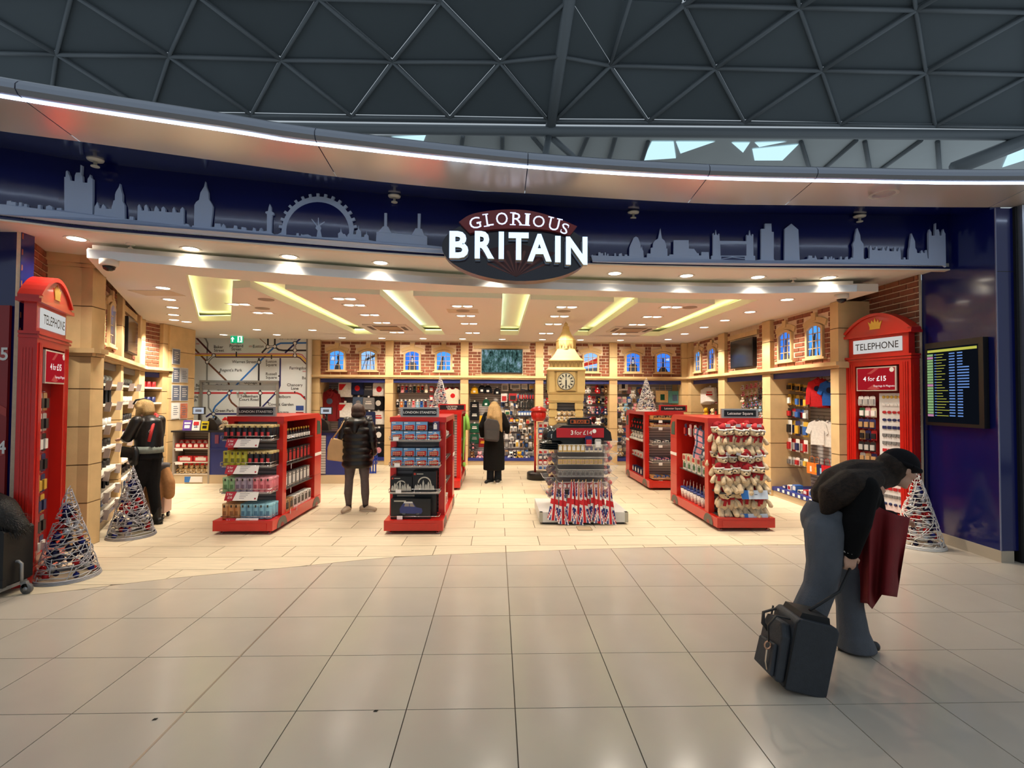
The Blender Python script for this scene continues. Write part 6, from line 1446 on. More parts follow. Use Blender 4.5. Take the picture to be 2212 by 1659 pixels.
# ================================================================== GOODS ON THE WALLS
FAB = {}
def fab(n, c, **k):
    if n not in FAB: FAB[n] = mat('fabric_'+n, S(*c), .9, spec=.2, var=.10, scale=25, bump=.25, bscale=200, **k)
    return FAB[n]
COLS = dict(maroon=(122, 30, 34), navy=(36, 44, 78), white=(230, 224, 218), black=(26, 26, 30), grey=(140, 138, 140), charcoal=(56, 56, 62), blue=(40, 92, 176), pink=(226, 150, 156), red=(196, 36, 40), yellow=(222, 170, 40), green=(28, 78, 58), cream=(232, 218, 190), teal=(92, 150, 150), kraft=(208, 172, 120), slate=(88, 104, 130), brown=(126, 84, 52), tan=(214, 184, 140), orange=(224, 124, 48), skyblue=(150, 196, 224))
def F(n): return fab(n, COLS[n])
PROTO = {}
def use(key, builder, loc, rot, label, cat, group, scale=None):
    if key not in PROTO:
        t = thing(key[0], label, cat); builder(t); PROTO[key] = Proto(t)
    o = PROTO[key].put(loc, rot, label, group, None, scale); o['category'] = cat
    if not group and 'group' in o: del o['group']
    return o
TABM = MB().b2(-.02, .02, -.002, .002, -.0, .035).mesh('hang_tab', TICKET)
def b_folded(c, p):
    def f(t):
        mb = MB(); pts = []
        for z, w in ((0, .12), (.01, .13), (.14, .13), (.25, .125), (.27, .11)): pts.append((w, z))
        poly = [(w, z) for w, z in pts]+[(-w, z) for w, z in pts[::-1]]
        mb.prism(poly, -.035, .0); mb.prism([(x*.9, z*.92+.01) for x, z in poly], -.05, -.035)
        ob('garment', mb, F(c), t); ob('print', MB().prism([(.055*cos(2*pi*k/12), .14+.06*sin(2*pi*k/12)) for k in range(12)], -.053, -.05) if p[0] == 'o' else (MB().prism([(-.11, .20), (-.11, .24), (.02, .24), (-.06, .13), (-.11, .13)], -.053, -.05) if p[0] == 'd' else MB().b2(-.07, .07, -.053, -.05, .12, .15).b2(-.06, .06, -.053, -.05, .17, .19)), F(p[1:]), t)
        link('hang_tab', TABM, t, (0, -.02, .27))
    return f
def b_sock(c, c2):
    def f(t):
        ob('sock', MB().prism([(-.028, .0), (.028, .0), (.030, -.10), (.036, -.13), (.02, -.155), (-.03, -.15), (-.034, -.12), (-.028, -.09)], -.012, .012), F(c), t)
        ob('band', MB().b2(-.029, .029, -.014, .014, -.02, .0), F(c2), t); ob('motif', MB().b2(-.015, .015, -.0135, -.012, -.085, -.045), F(c2), t); link('hang_tab', TABM, t, (0, 0, 0))
    return f
def b_hat(c):
    def f(t):
        ob('crown', MB().lathe([(.09, 0), (.095, .05), (.08, .11), (.045, .15), (.001, .16)], 14), F(c), t); ob('cuff', MB().lathe([(.1, -.03), (.104, 0), (.1, .035), (.094, .035)], 14, cap=False), F(c), t)
        ob('badge', MB().b2(-.03, .03, -.11, -.1, .0, .05), F('white'), t); link('hang_tab', TABM, t, (0, 0, .155))
    return f
def b_plush(c, c2, c3='black', hat=None):
    def f(t):
        m1, m2 = F(c), F(c2)
        ob('body', MB().ball((0, 0, .075), (.062, .055, .075), 12, 8), m1, t); ob('belly', MB().ball((0, -.022, .07), (.042, .04, .052), 10, 7), m2, t)
        h = ob('head', MB().ball((0, -.01, .185), (.062, .058, .056), 12, 8), m1, t); ob('muzzle', MB().ball((0, -.058, .172), (.03, .024, .022), 10, 6), m2, h); ob('nose', MB().ball((0, -.08, .178), .009, 8, 5), F('black'), h)
        for s in (-1, 1):
            ob('ear', MB().ball((s*.045, -.005, .235), (.022, .012, .022), 8, 6), m1, h); ob('eye', MB().ball((s*.022, -.064, .195), .006, 6, 5), F('black'), h)
            ob('arm', MB().tube([(s*.05, -.01, .12), (s*.085, -.03, .085), (s*.09, -.05, .06)], [.022, .024, .022], 8), m1, t); ob('leg', MB().tube([(s*.035, -.02, .03), (s*.05, -.075, .02), (s*.052, -.09, .035)], [.03, .03, .026], 8), m1, t)
        if hat: ob('hat', MB().lathe([(.06, .22), (.055, .235), (.03, .27), (.012, .29)], 12), F(hat), t)
    return f
def b_tee(c, p=None, hood=False):
    def f(t):
        m1 = F(c)
        prof = [(-.15, -.52), (.15, -.52), (.155, -.2), (.2, -.30), (.255, -.26), (.19, -.06), (.07, 0), (.04, -.035), (-.04, -.035), (-.07, 0), (-.19, -.06), (-.255, -.26), (-.2, -.30), (-.155, -.2)]
        if hood: prof = [(-.16, -.6), (.16, -.6), (.165, -.25), (.19, -.56), (.25, -.55), (.235, -.25), (.19, -.06), (.07, 0), (-.07, 0), (-.19, -.06), (-.235, -.25), (-.25, -.55), (-.19, -.56), (-.165, -.25)]
        mb = MB(); mb.prism(prof, -.02, .02); st = len(mb.v)
        mb.prism([(x*.8, z*.97-.012) for x, z in prof], -.04, -.02); mb.prism([(x*.8, z*.97-.012) for x, z in prof], .02, .035)
        ob('garment', mb, m1, t)
        if hood: ob('hood', MB().tube([(-.06, -.01, -.02), (-.045, -.03, -.09), (0, -.045, -.12), (.045, -.03, -.09), (.06, -.01, -.02), (0, .03, .03), (-.06, -.01, -.02)], .03, 8), m1, t)
        if p: ob('print', MB().prism([(.06*cos(2*pi*k/14), -.2+.06*sin(2*pi*k/14)) for k in range(14)], -.043, -.04), F(p), t)
        ob('hanger', MB().tube([(-.1, 0, -.03), (0, 0, .02), (.1, 0, -.03)], .007, 6).tube([(0, 0, .02), (0, 0, .06), (.02, 0, .08), (.0, 0, .095), (-.015, 0, .085)], .004, 5), BLACK, t)
    return f
def b_tote(c, p):
    def f(t):
        ob('bag', MB().prism([(-.16, -.52), (.16, -.52), (.17, -.2), (-.17, -.2)], -.03, .03), F(c), t); ob('handle', MB().tube([(-.09, -.03, -.2), (-.07, -.03, -.03), (0, -.02, .0), (.07, -.03, -.03), (.09, -.03, -.2)], .012, 6, flat=.4), F(c), t); ob('print', MB().b2(-.06, .06, -.034, -.03, -.46, -.3), F(p), t)
    return f
BAYN = ['hoodie bay', 'sock bay', 'hat bay', 'plush bay', 'tote bay']
YI = 13.28
def AB(px, py, d=0.0): p = at(px, py, YI-d); return (p.x, p.y, p.z)
# bay one: hoodie and folded tops
use(('hoodie', 'maroon'), b_tee('maroon', 'slate', True), AB(713, 845, .1), .12, 'maroon hooded sweatshirt on a hanger at the back wall', 'hoodie', None, 1.28)
use(('hoodie', 'maroon'), b_tee('maroon', 'slate', True), AB(722, 846, -.0), .25, 'second maroon hooded sweatshirt hanging just behind the first', 'hoodie', None, 1.2)
fd = [(747, 858, 'white', 'dred', 1.15), (773, 853, 'navy', 'ored', 1.0), (797, 856, 'charcoal', 'lgrey', 1.1), (820, 856, 'white', 'ored', 1.05), (775, 884, 'slate', 'ogrey', .95), (797, 885, 'grey', 'lwhite', .95), (818, 885, 'black', 'owhite', 1.0), (746, 902, 'white', 'dred', 1.15), (772, 908, 'black', 'owhite', .95), (798, 917, 'navy', 'lgrey', 1.0), (818, 917, 'white', 'lred', 1.05), (746, 932, 'navy', 'lwhite', 1.1), (804, 948, 'white', 'lgrey', .9), (819, 954, 'black', 'owhite', 1.05), (800, 980, 'white', 'lred', .9), (819, 987, 'black', 'opink', 1.05)]
for k, (px, py, c, p, s) in enumerate(fd):
    use(('folded_top', c, p), b_folded(c, p), AB(px, py, .05*(k % 2)), 0, f'{c} folded top in a clear bag, {nth(k)} counting row by row in the hoodie bay', 'top', 'folded tops in the hoodie bay', s*1.22)
# bay two: socks
s1 = ['black', 'pink', 'navy', 'charcoal', 'black', 'maroon', 'black', 'cream']; s1b = ['grey', 'red', 'red', 'white', 'green', 'yellow', 'red', 'white']
s2 = ['black', 'orange', 'navy', 'grey', 'pink', 'skyblue', 'blue', 'maroon']; s2b = ['white', 'cream', 'blue', 'cream', 'red', 'white', 'navy', 'charcoal']
s3 = ['red', 'black', 'grey', 'navy', 'white', 'green', 'black', 'slate']
for r, (row, rb, y) in enumerate([(s1, s1b, 834), (s2, s2b, 866), (s3, s1b, 898), (s1[::-1], s2b, 930), (s2[::-1], s1b, 962)]):
    for c in range(8): use(('novelty_sock', row[c], rb[c]), b_sock(row[c], rb[c]), AB(861+8.6*c-2*(r == 1), y, .08), 0, f'{row[c]} novelty sock, {nth(c)} from left in the {nth(r)} sock row', 'sock', f'novelty socks row {r+1}', 1.12)
use(('tee', 'cream', 'red'), b_tee('cream', 'red'), AB(978, 838, .15), .1, 'cream tee shirt with red print at the end of the sock bay', 'tee shirt', None, 1.0)
use(('cap', 'red'), b_hat('red'), AB(963, 850, .1), 0, 'red cap hanging beside the cream tee shirt', 'cap', None, .9)
for r in range(4):
    for c in range(3): pack('toy_card', .10, .14, [4, 0, 8][c] if r else 4, f'{PN[[4, 0, 8][c] if r else 4]} carded toy, {nth(c)} from left in the {nth(r)} row beside the socks', 'toy', f'toy cards row {r+1}', AB(932+13*c, 834+20*r+2*c, .06), 0, [0, 8, 10][c])
for r in range(4):
    for c in range(5): pack('small_gift', .11, .12, (r*2+c) % 12, f'{PN[(r*2+c) % 12]} small gift pack, {nth(c)} from left in the {nth(r)} lower row of the sock bay', 'gift', f'gift packs row {r+1}', AB(935+11.5*c, 905+24*r, .05), 0, (r+c*3+1) % 12)
# bay three: hats, knitted tops, carded keyrings
for k, (px, py, c, s) in enumerate([(1025, 848, 'yellow', 1.0), (1041, 846, 'black', 1.05), (1054, 847, 'black', 1.1), (1050, 875, 'green', 1.0), (1074, 850, 'black', .9)]):
    use(('knit_hat', c), b_hat(c), AB(px, py, .1), 0, f'{c} knitted hat, {nth(k)} of five in the hat bay', 'hat', 'knitted hats', s)
for k, (px, py, c, p, s) in enumerate([(1025, 888, 'black', 'lwhite', 1.0), (1025, 908, 'black', 'lwhite', 1.0), (1044, 915, 'yellow', 'lblack', .85), (1025, 935, 'green', 'lwhite', 1.0), (1025, 958, 'green', 'lgrey', 1.0), (1044, 938, 'yellow', 'lblack', .85), (1043, 966, 'maroon', 'lyellow', .95)]):
    use(('folded_top', c, p), b_folded(c, p), AB(px, py, .06), 0, f'{c} striped knitted top, {nth(k)} of seven folded in the hat bay', 'top', 'knitted tops in the hat bay', s*.9)
kk = 0
for (px, py, w, h, a, b) in [(1091, 828, .17, .2, 0, 5), (1113, 829, .26, .14, 0, 5), (1133, 829, .15, .14, 0, 1), (1148, 830, .13, .13, 0, 7), (1089, 850, .16, .22, 0, 4), (1108, 850, .2, .19, 4, 6), (1106, 871, .08, .2, 0, 5), (1116, 870, .06, .16, 6, 0), (1096, 886, .13, .13, 11, 9), (1105, 903, .09, .1, 4, 7), (1117, 903, .1, .1, 6, 7), (1126, 905, .09, .1, 0, 2), (1105, 921, .08, .13, 0, 5), (1113, 921, .08, .13, 0, 5), (1124, 914, .1, .16, 0, 2), (1132, 912, .07, .14, 0, 5), (1133, 924, .1, .16, 0, 6), (1144, 923, .08, .16, 0, 6), (1106, 943, .09, .12, 0, 5), (1117, 950, .08, .2, 0, 7), (1126, 952, .07, .18, 2, 6), (1138, 944, .06, .14, 0, 5), (1146, 975, .12, .12, 1, 5), (1140, 906, .09, .12, 2, 4), (1150, 900, .06, .12, 8, 0)]:
    pack('carded_souvenir', w, h, a, f'{PN[a]} carded souvenir, {nth(kk) if kk < 20 else "last but " + str(["four", "three", "two", "one", "none"][kk-20])} in the hat bay, top to bottom', 'souvenir', 'carded souvenirs in the hat bay', AB(px, py, .04+.02*(kk % 3)), 0, b); kk += 1
for c in range(6):
    pack('dangling_keyring', .05, .19, 6, f'dark dangling keyring, {nth(c)} from left in the upper cluster of the hat bay', 'keyring', 'dark keyrings upper', AB(1123+5.6*c, 848, .1), 0, 4); pack('dangling_keyring', .05, .19, 6, f'dark dangling keyring, {nth(c)} from left in the lower cluster of the hat bay', 'keyring', 'dark keyrings lower', AB(1123+5.6*c, 868, .1), 0, 6)
    pack('blue_bookmark', .07, .12, 8, f'blue bookmark pack, {nth(c)} from left under the dark keyrings', 'bookmark', 'blue bookmarks', AB(1122+6*c, 888, .08), 0, 0)
for k, (px, c, c2) in enumerate([(1020, 'brown', 'tan'), (1036, 'pink', 'white'), (1021, 'charcoal', 'pink'), (1104, 'white', 'black'), (1112, 'black', 'cream'), (1122, 'yellow', 'kraft'), (1138, 'grey', 'white')]):
    use(('plush_toy', c, c2), b_plush(c, c2), AB(px, 993 if k != 2 else 972, .2), random.uniform(-.3, .3), f'{c} soft toy, {nth(k)} from left along the foot of the hat bay', 'soft toy', 'soft toys under the hats', .85)
# bay four: plush characters right of the clock tower ; bay five: totes and plush
pl4 = [('white', 'white', None), ('red', 'white', 'red'), ('brown', 'tan', None), ('white', 'red', 'red'), ('black', 'yellow', None), ('maroon', 'pink', None), ('charcoal', 'tan', None), ('navy', 'pink', 'maroon'), ('navy', 'white', 'maroon'), ('pink', 'tan', None), ('white', 'cream', None), ('black', 'charcoal', None), ('brown', 'cream', None), ('red', 'tan', None), ('cream', 'white', None)]
for k, (c, c2, h) in enumerate(pl4):
    r, q = divmod(k, 3)
    use(('plush_toy', c, c2, h), b_plush(c, c2, hat=h), AB(1270+19*q+3*(r % 2), 850+23*r, .15), random.uniform(-.4, .4), f'{c} soft toy, {nth(q)} from left in the {nth(r)} row beside the clock tower', 'soft toy', 'soft toys beside the clock tower', .78)
for k in range(10):
    r, q = divmod(k, 2); c, c2 = [('black', 'yellow'), ('red', 'white'), ('cream', 'tan'), ('charcoal', 'grey'), ('pink', 'white')][r]
    use(('plush_toy', c, c2, None), b_plush(c, c2), AB(1185+14*q-2*r, 850+24*r, .0), 0, f'{c} soft toy, {["left", "right"][q]} one of the {nth(r)} row behind the clock tower', 'soft toy', 'soft toys behind the clock tower', .7)
use(('print_bag', 'white'), b_tote('white', 'charcoal'), AB(1346, 812, .1), 0, 'white printed cloth bag at the start of the tote bay', 'bag', None, .72)
use(('tote_bag', 'kraft', 'green'), b_tote('kraft', 'green'), AB(1430, 828, .15), .1, 'kraft coloured tote bag hanging on the back wall', 'tote bag', None, .95)
use(('tote_bag', 'teal', 'slate'), b_tote('teal', 'slate'), AB(1457, 828, .15), -.1, 'teal tote bag hanging beside the kraft one', 'tote bag', None, 1.0)
for k, (px, py, c, c2) in enumerate([(1367, 860, 'white', 'cream'), (1385, 855, 'maroon', 'white'), (1407, 862, 'white', 'grey'), (1340, 888, 'cream', 'tan'), (1352, 888, 'skyblue', 'tan'), (1372, 888, 'pink', 'tan'), (1388, 890, 'tan', 'cream'), (1345, 908, 'white', 'yellow'), (1360, 912, 'skyblue', 'white'), (1340, 935, 'cream', 'white'), (1346, 960, 'grey', 'white'), (1340, 985, 'tan', 'white')]):
    use(('plush_toy', c, c2, None), b_plush(c, c2), AB(px, py, .15), random.uniform(-.4, .4), f'{c} soft toy, {nth(k)} of twelve in the tote bay', 'soft toy', 'soft toys in the tote bay', .8)
# further carded goods filling the pegs of the back wall
def fill(bay, x0, x1, dx, y0, y1, dy, cols_, w, h, skip=()):
    r = 0; y = y0
    while y < y1:
        c = 0; x = x0
        while x < x1 and c < 20:
            if not any(a < x < b and e < y < f for a, b, e, f in skip):
                k = cols_[(r*3+c*5) % len(cols_)]; pack('peg_pack', w, h, k, f'{PN[k]} peg pack, {nth(c)} along the {nth(r)} back peg line of the {bay}', 'pack', f'{bay} peg line {r+1}', AB(x, y, -.12), 0, cols_[(r+c+1) % len(cols_)], hook=False)
            x += dx; c += 1
        y += dy; r += 1
fill('hat bay', 1086, 1156, 8.5, 832, 980, 17.5, [0, 1, 5, 6, 0, 2, 8, 0], .085, .15)
fill('plush bay', 1262, 1314, 10, 834, 985, 22, [6, 4, 3, 5, 10, 0], .11, .19)
fill('tote bay', 1338, 1470, 10.5, 836, 985, 21, [0, 11, 5, 10, 0, 2, 8], .11, .18, [(1418, 1470, 830, 900)])
fill('sock bay', 934, 992, 10.5, 836, 990, 20, [4, 0, 6, 8, 11], .10, .15)
# right-hand wall, hung before the plane X = XI
XI = 5.35
def RB_(px, py, d=0.0):
    r = ray(px, py); t_ = (XI-d)/r.x; return (XI-d, r.y*t_, CAMH+r.z*t_)
RR = -pi/2
# bay A
use(('robe', 'black'), b_tee('black', None, True), RB_(1512, 862, .1), RR, 'black hooded robe hanging in the far side bay', 'robe', None, 1.3)
for k in range(4): use(('printed_towel', 'white'), b_folded('white', 'lred'), RB_(1524+4*k, 874-2*k, .15), RR+.5, f'white printed towel, {nth(k)} from left in the far side bay', 'towel', 'white printed towels', 1.3)
for r in range(4):
    for c in range(3): pack('carded_toy', .13, .14, [4, 0, 6, 11][r], f'{PN[[4, 0, 6, 11][r]]} carded toy, {nth(c)} from left in the {nth(r)} row of the far side bay', 'toy', f'far side bay row {r+1}', RB_(1531+8*c, 836+24*r, .05), RR, [0, 4, 4, 7][r])
use(('plush_toy', 'yellow', 'tan', None), b_plush('yellow', 'tan'), RB_(1526, 905, .2), RR, 'yellow soft toy seated low in the far side bay', 'soft toy', None, 1.1)
use(('plush_toy', 'tan', 'black', None), b_plush('tan', 'black'), RB_(1540, 905, .2), RR, 'tan soft toy seated low in the far side bay', 'soft toy', None, 1.0)
# bay B: clip-on plush charms in diagonal lines
cc = ['white', 'pink', 'cream', 'grey', 'slate', 'white', 'skyblue']
cc2 = ['red', 'red', 'pink', 'pink', 'red', 'red', 'white']
for r in range(7):
    for c in range(7):
        px = 1586+9.4*c+1.5*(r % 2); py = 846+13.2*r-1.6*c
        use(('plush_charm', cc[(r+c//3) % 7]), b_plush(cc[(r+c//3) % 7], cc2[(r+c//3) % 7], hat='red' if r % 2 else None), RB_(px, py, .1+.05*(c % 3)), RR+.5, f'{cc[(r+c//3) % 7]} plush charm, {nth(c)} from left in the {nth(r)} row of the charm bay', 'charm', f'plush charms row {r+1}', .42)
# bay C: boxed and hung children's goods
rowsC = [(826, [(7, 6)]*6, .13, .13, 'boxed figure'), (850, [(7, 2), (7, 0), (7, 7), (7, 8), (7, 3), (5, 7)], .10, .19, 'yellow pencil set'), (880, [(6, 0), (6, 4), (4, 1), (3, 8), (8, 4), (5, 0)], .12, .16, 'badge pack'), (906, [(0, 4), (0, 6), (7, 3), (3, 7), (0, 5), (7, 8)], .14, .25, 'colouring pack'), (945, [(4, 0), (0, 4), (4, 0), (0, 3), (4, 0), (0, 4)], .11, .22, 'hanging decoration'), (985, [(0, 0), (0, 5), (0, 1), (0, 4), (5, 0), (0, 7)], .11, .14, 'white rattle')]
for r, (py, cl, w, h, nm) in enumerate(rowsC):
    for c in range(6):
        a, b = cl[c]; pack('hung_pack', w, h, a, f'{PN[a]} {nm}, {nth(c)} from left in the {nth(r)} row of the near side bay', 'pack', f'near side bay row {r+1}', RB_(1697+8.8*c, py+1.2*c, .12+.06*(c % 2)), RR, b, depth=.03)
use(('child_coat', 'red'), b_tee('red', 'navy', True), RB_(1766, 820, .25), RR+.6, 'red child hooded top at the front of the near side bay', 'top', None, .72)
use(('child_coat', 'red'), b_tee('red', 'navy', True), RB_(1775, 822, .12), RR+.5, 'second red child hooded top behind the first', 'top', None, .72)
use(('child_coat', 'red'), b_tee('red', 'navy', True), RB_(1781, 824, .02), RR+.4, 'rearmost red child hooded top in the near side bay', 'top', None, .72)
use(('child_tee', 'blue'), b_tee('blue', 'navy'), RB_(1793, 822, .2), RR+.5, 'blue child tee shirt beside the red tops', 'tee shirt', None, .75)
use(('child_tee', 'white'), b_tee('white', None), RB_(1768, 908, .3), RR+.6, 'white child tee shirt hanging below the red tops', 'tee shirt', None, .74)
use(('child_tee', 'white'), b_tee('white', None), RB_(1780, 908, .15), RR+.5, 'second white child tee shirt behind the first', 'tee shirt', None, .74)
use(('child_tee', 'white'), b_tee('white', None), RB_(1793, 912, .2), RR+.5, 'white child tee shirt nearest the stone pilaster', 'tee shirt', None, .74)
for k, (px, c, c2) in enumerate([(1755, 'orange', 'white'), (1766, 'orange', 'yellow'), (1777, 'navy', 'skyblue'), (1788, 'red', 'skyblue')]):
    use(('toy_bag', c, c2), b_tote(c, c2), RB_(px, 985+2*k, .2), RR+.4, f'{c} small patterned bag, {nth(k)} from left under the white tee shirts', 'bag', 'small patterned bags', .55)
for k in range(7):
    o = ob('picture_book', MB().b2(-.11, .11, -.08, .08, 0, .018), PACKC[0 if k % 2 else 11]); p = RB_(1692, 1050, .15); o.location = (p[0], p[1], .172+.019*k); o.rotation_euler = (0, 0, RR+random.uniform(-.08, .08)); tag(o, f'white picture book, {nth(k)} from the bottom of the pile in the near side bay', 'book', 'pile of picture books')
for k in range(9):
    yk = 8.7-.15*k; gift_box('shelf_souvenir', .1, .12, .05+.03*(k % 3), [3, 0, 8, 11, 4, 0, 6, 2, 0][k], [0, 4, 0, 3, 0, 8, 0, 0, 4][k], (5.02, yk, .172), RR, f'small boxed souvenir on the low shelf of the near side bay, {nth(k)} from far end', 'boxed souvenirs on the low shelf')
    o = ob('shelf_ticket', card_mb(.06, .045), TICKET); o.location = (XR+.012, yk, .17); o.rotation_euler = (0, 0, RR); tag(o, f'white ticket on the low shelf edge of the near side bay, {nth(k)} from far end', 'price tag', 'low shelf tickets')
for k, Y in enumerate((7.85, 7.6)):
    use(('felt_hat', 'red'), b_hat('red'), (5.2, Y, .34), 0, ['red felt hat on the low shelf near the walking woman', 'second red felt hat behind the first on the low shelf'][k], 'hat', 'red felt hats', 1.0)
    use(('plush_toy', 'navy', 'tan', None), b_plush('navy', 'tan'), (5.08, Y, .172), RR, ['navy soft toy seated under the red felt hat', 'second navy soft toy on the low shelf'][k], 'soft toy', 'navy soft toys', .8)
# left wall shelves
WSH = mat('shelf_edge_white', S(226, 216, 200), .5)
def wlp(u, y, z): v = Matrix.Rotation(LTH, 3, 'Z') @ Vector((u, y, 0)); return (-4.62+v.x, 5.97+v.y, z)
GLB = mat('globe_glass', S(206, 216, 222), .1, alpha=.75)
def b_globe(t): ob('base', MB().lathe([(.05, 0), (.045, .03), (.035, .035)], 12), PACKC[6], t); ob('globe', MB().ball((0, 0, .075), .045, 12, 8), GLB, t); ob('model', MB().b2(-.01, .01, -.01, .01, .04, .09), GOLD, t)
def b_frame(t): ob('frame', MB().b2(-.10, .10, -.01, .01, 0, .26), PACKC[6], t); ob('photo', MB().b2(-.09, .09, -.013, -.01, .012, .248), mat('photo_blue', S(120, 150, 176), .5), t); ob('skyline_print', MB().prism([(-.09, .012), (.09, .012), (.09, .09), (.05, .07), (.04, .15), (.02, .08), (-.02, .1), (-.03, .18), (-.045, .1), (-.09, .08)], -.015, -.013), mat('photo_dark', S(40, 44, 54), .5), t)
def b_mug(m_): 
    def f(t): ob('cup', MB().lathe([(.001, 0), (.038, 0), (.042, .004), (.042, .095), (.039, .095), (.038, .01), (.001, .008)], 14, cap=False), m_, t); ob('handle', MB().tube([(.04, 0, .08), (.066, 0, .075), (.07, 0, .05), (.04, 0, .018)], .006, 6), m_, t)
    return f
LZ = [1.87, 1.60, 1.31, 1.02, .73, .46, .25]
for b, (u0, u1) in enumerate([(.2, 1.8), (2.0, 3.58)]):
    for r, z in enumerate(LZ):
        ob('shelf', MB().b2(u0+.01, u1-.01, -.02 if r > 3 else .03, .44, z-.03, z), WSH, wl)
        for c in range(6):
            u = u0+.14+.26*c; kind = [0, 1, 2, 3, 3, 1, 4][r] if b == 0 else [0, 2, 3, 4, 2, 3, 4][r]
            nm = ['snow globe', 'framed skyline picture', 'mug', 'dark mug', 'boxed gift'][kind]
            bl = [b_globe, b_frame, b_mug(MUGW), b_mug(PACKC[6]), None][kind]; lab = f'{nm}, {nth(c)} along the {nth(r)} shelf of the {["near", "far"][b]} angled wall bay'
            if bl: use(('shelf_'+nm.replace(' ', '_'), kind), bl, wlp(u, .12, z+.001), LTH+.4, lab, nm.split()[-1], f'left wall shelf goods {b}{r}')
            else: gift_box('boxed_gift', .12, .1, .12, [4, 3, 0, 8][c % 4], 0, wlp(u, .12, z+.001), LTH, lab, f'left wall shelf goods {b}{r}')
            if c in (1, 4):
                o = ob('shelf_price_card', card_mb(.11, .12).b2(-.04, .04, -.004, -.002, -.04, -.02), mat('price_pinkish', S(236, 214, 206), .6)); o.location = wlp(u0+.2+.26*c, -.05, z+.03); o.rotation_euler = (.2, 0, LTH+.75); tag(o, f'pale price card, {["near", "far"][c == 4]} one on the {nth(r)} shelf of the {["near", "far"][b]} angled wall bay', 'price card', 'angled wall price cards')
for r, z in enumerate([1.87, 1.58, 1.29, 1.0, .71]):
    ob('shelf', MB().b2(.13, .61, .0, .44, z-.03, z), WSH, wl2)
    for c in range(3): use(('flag_mug', r % 2), b_mug([PACKC[4], PACKC[3]][r % 2]), (-6.52-.10, 9.52+.22+.14*c, z+.001), pi/2, f'{["red", "navy"][r % 2]} patterned mug, {nth(c)} from left on the {nth(r)} shelf by the notices', 'mug', f'mugs by the notices {r+1}', 1.1)
# puppies and small plush in the clock tower niches
for r, z in enumerate((1.30, .98)):
    for c in range(4): use(('puppy_toy', 'cream', 'white'), b_plush('cream', 'white') if False else b_plush('tan', 'white'), (BX-.15+.09*c, BY-.26-.02*c*0, z), -.2+.1*c, f'tan and white puppy toy, {nth(c)} from left in the {["upper", "second"][r]} clock tower niche', 'soft toy', f'puppy toys niche {r+1}', .72)
# ================================================================== SANTA BEARS AND FLANK GOODS
BF = mat('bear_fur', S(226, 200, 160), .95, var=.12, scale=60, bump=.5, bscale=260, sheen=.3)
HATR = mat('santa_red', S(164, 22, 32), .85, var=.1, scale=40, bump=.2); HATW = mat('santa_white', S(238, 232, 226), .95, var=.05, bump=.4, bscale=200)
def b_bear(t):
    ob('body', MB().ball((0, 0, .09), (.062, .055, .08), 14, 9), BF, t)
    h = ob('head', MB().ball((0, -.01, .205), (.06, .056, .055), 14, 9), BF, t)
    ob('muzzle', MB().ball((0, -.058, .19), (.03, .026, .023), 10, 7), BF, h); ob('nose', MB().ball((0, -.083, .198), (.012, .008, .009), 8, 6), BLACK, h)
    for s in (-1, 1):
        ob('eye', MB().ball((s*.023, -.06, .215), .006, 8, 6), BLACK, h); ob('ear', MB().ball((s*.052, -.002, .24), (.024, .014, .024), 10, 7), BF, h)
        ob('arm', MB().tube([(s*.045, -.01, .15), (s*.08, -.03, .115), (s*.095, -.05, .08), (s*.095, -.056, .07)], [.018, .024, .026, .018], 9), BF, t)
        ob('leg', MB().tube([(s*.03, -.01, .04), (s*.05, -.05, -.01), (s*.055, -.075, -.03), (s*.055, -.1, -.025)], [.032, .034, .032, .022], 9), BF, t)
    k = ob('santa_hat', MB().tube([(0, .0, .235), (.005, .005, .265), (.03, .01, .285), (.06, .005, .27), (.08, -.005, .235)], [.055, .045, .032, .02, .008], 12), HATR, t)
    ob('hat_trim', MB().tube([(.058*cos(2*pi*i/14), -.005+.054*sin(2*pi*i/14), .238+.006*sin(2*pi*i/14)) for i in range(15)], .010, 7, cap=False), HATW, k); ob('pompom', MB().ball((.083, -.008, .225), .017, 9, 6), HATW, k)
    sc_ = ob('scarf', MB().tube([(.045*cos(2*pi*i/12), -.004+.045*sin(2*pi*i/12), .155) for i in range(13)], .012, 6, cap=False), HATR, t)
    ob('scarf_tail', MB().prism([(-.03, .155), (.005, .155), (-.005, .085), (-.04, .09)], -.066, -.056), HATR, sc_)
g3 = lambda x, y, z: (G3.location.x+x, G3.location.y+y, z)
rows = [('upper hanging', 1.04, [-.22, -.12, -.02, .08, .18, .27], .22), ('upper hanging back', 1.08, [-.24, -.1, .05, .16, .26], .31), ('lower hanging', .69, [-.21, -.1, .02, .15, .26], .2), ('lower hanging back', .74, [-.25, -.14, .08, .2], .31), ('middle shelf', .535, [-.27, -.18, -.07, .05, .16, .25], .14), ('bottom shelf', .222, [-.24, -.13, -.01, .10, .2, .27], .14), ('bottom shelf back', .235, [-.19, -.07, .05, .15, .24], .27)]
for nm, z, xs_, y in rows:
    for c, x in enumerate(xs_):
        use(('santa_bear',), b_bear, g3(x, y+random.uniform(-.02, .02), z+random.uniform(-.015, .015)), (random.uniform(-.15, .15), random.uniform(-.12, .12), random.uniform(-.5, .5)), f'cream teddy bear in a santa hat, {nth(c)} from left in the {nm} row', 'teddy bear', f'santa bears in the {nm} row', 1.12)
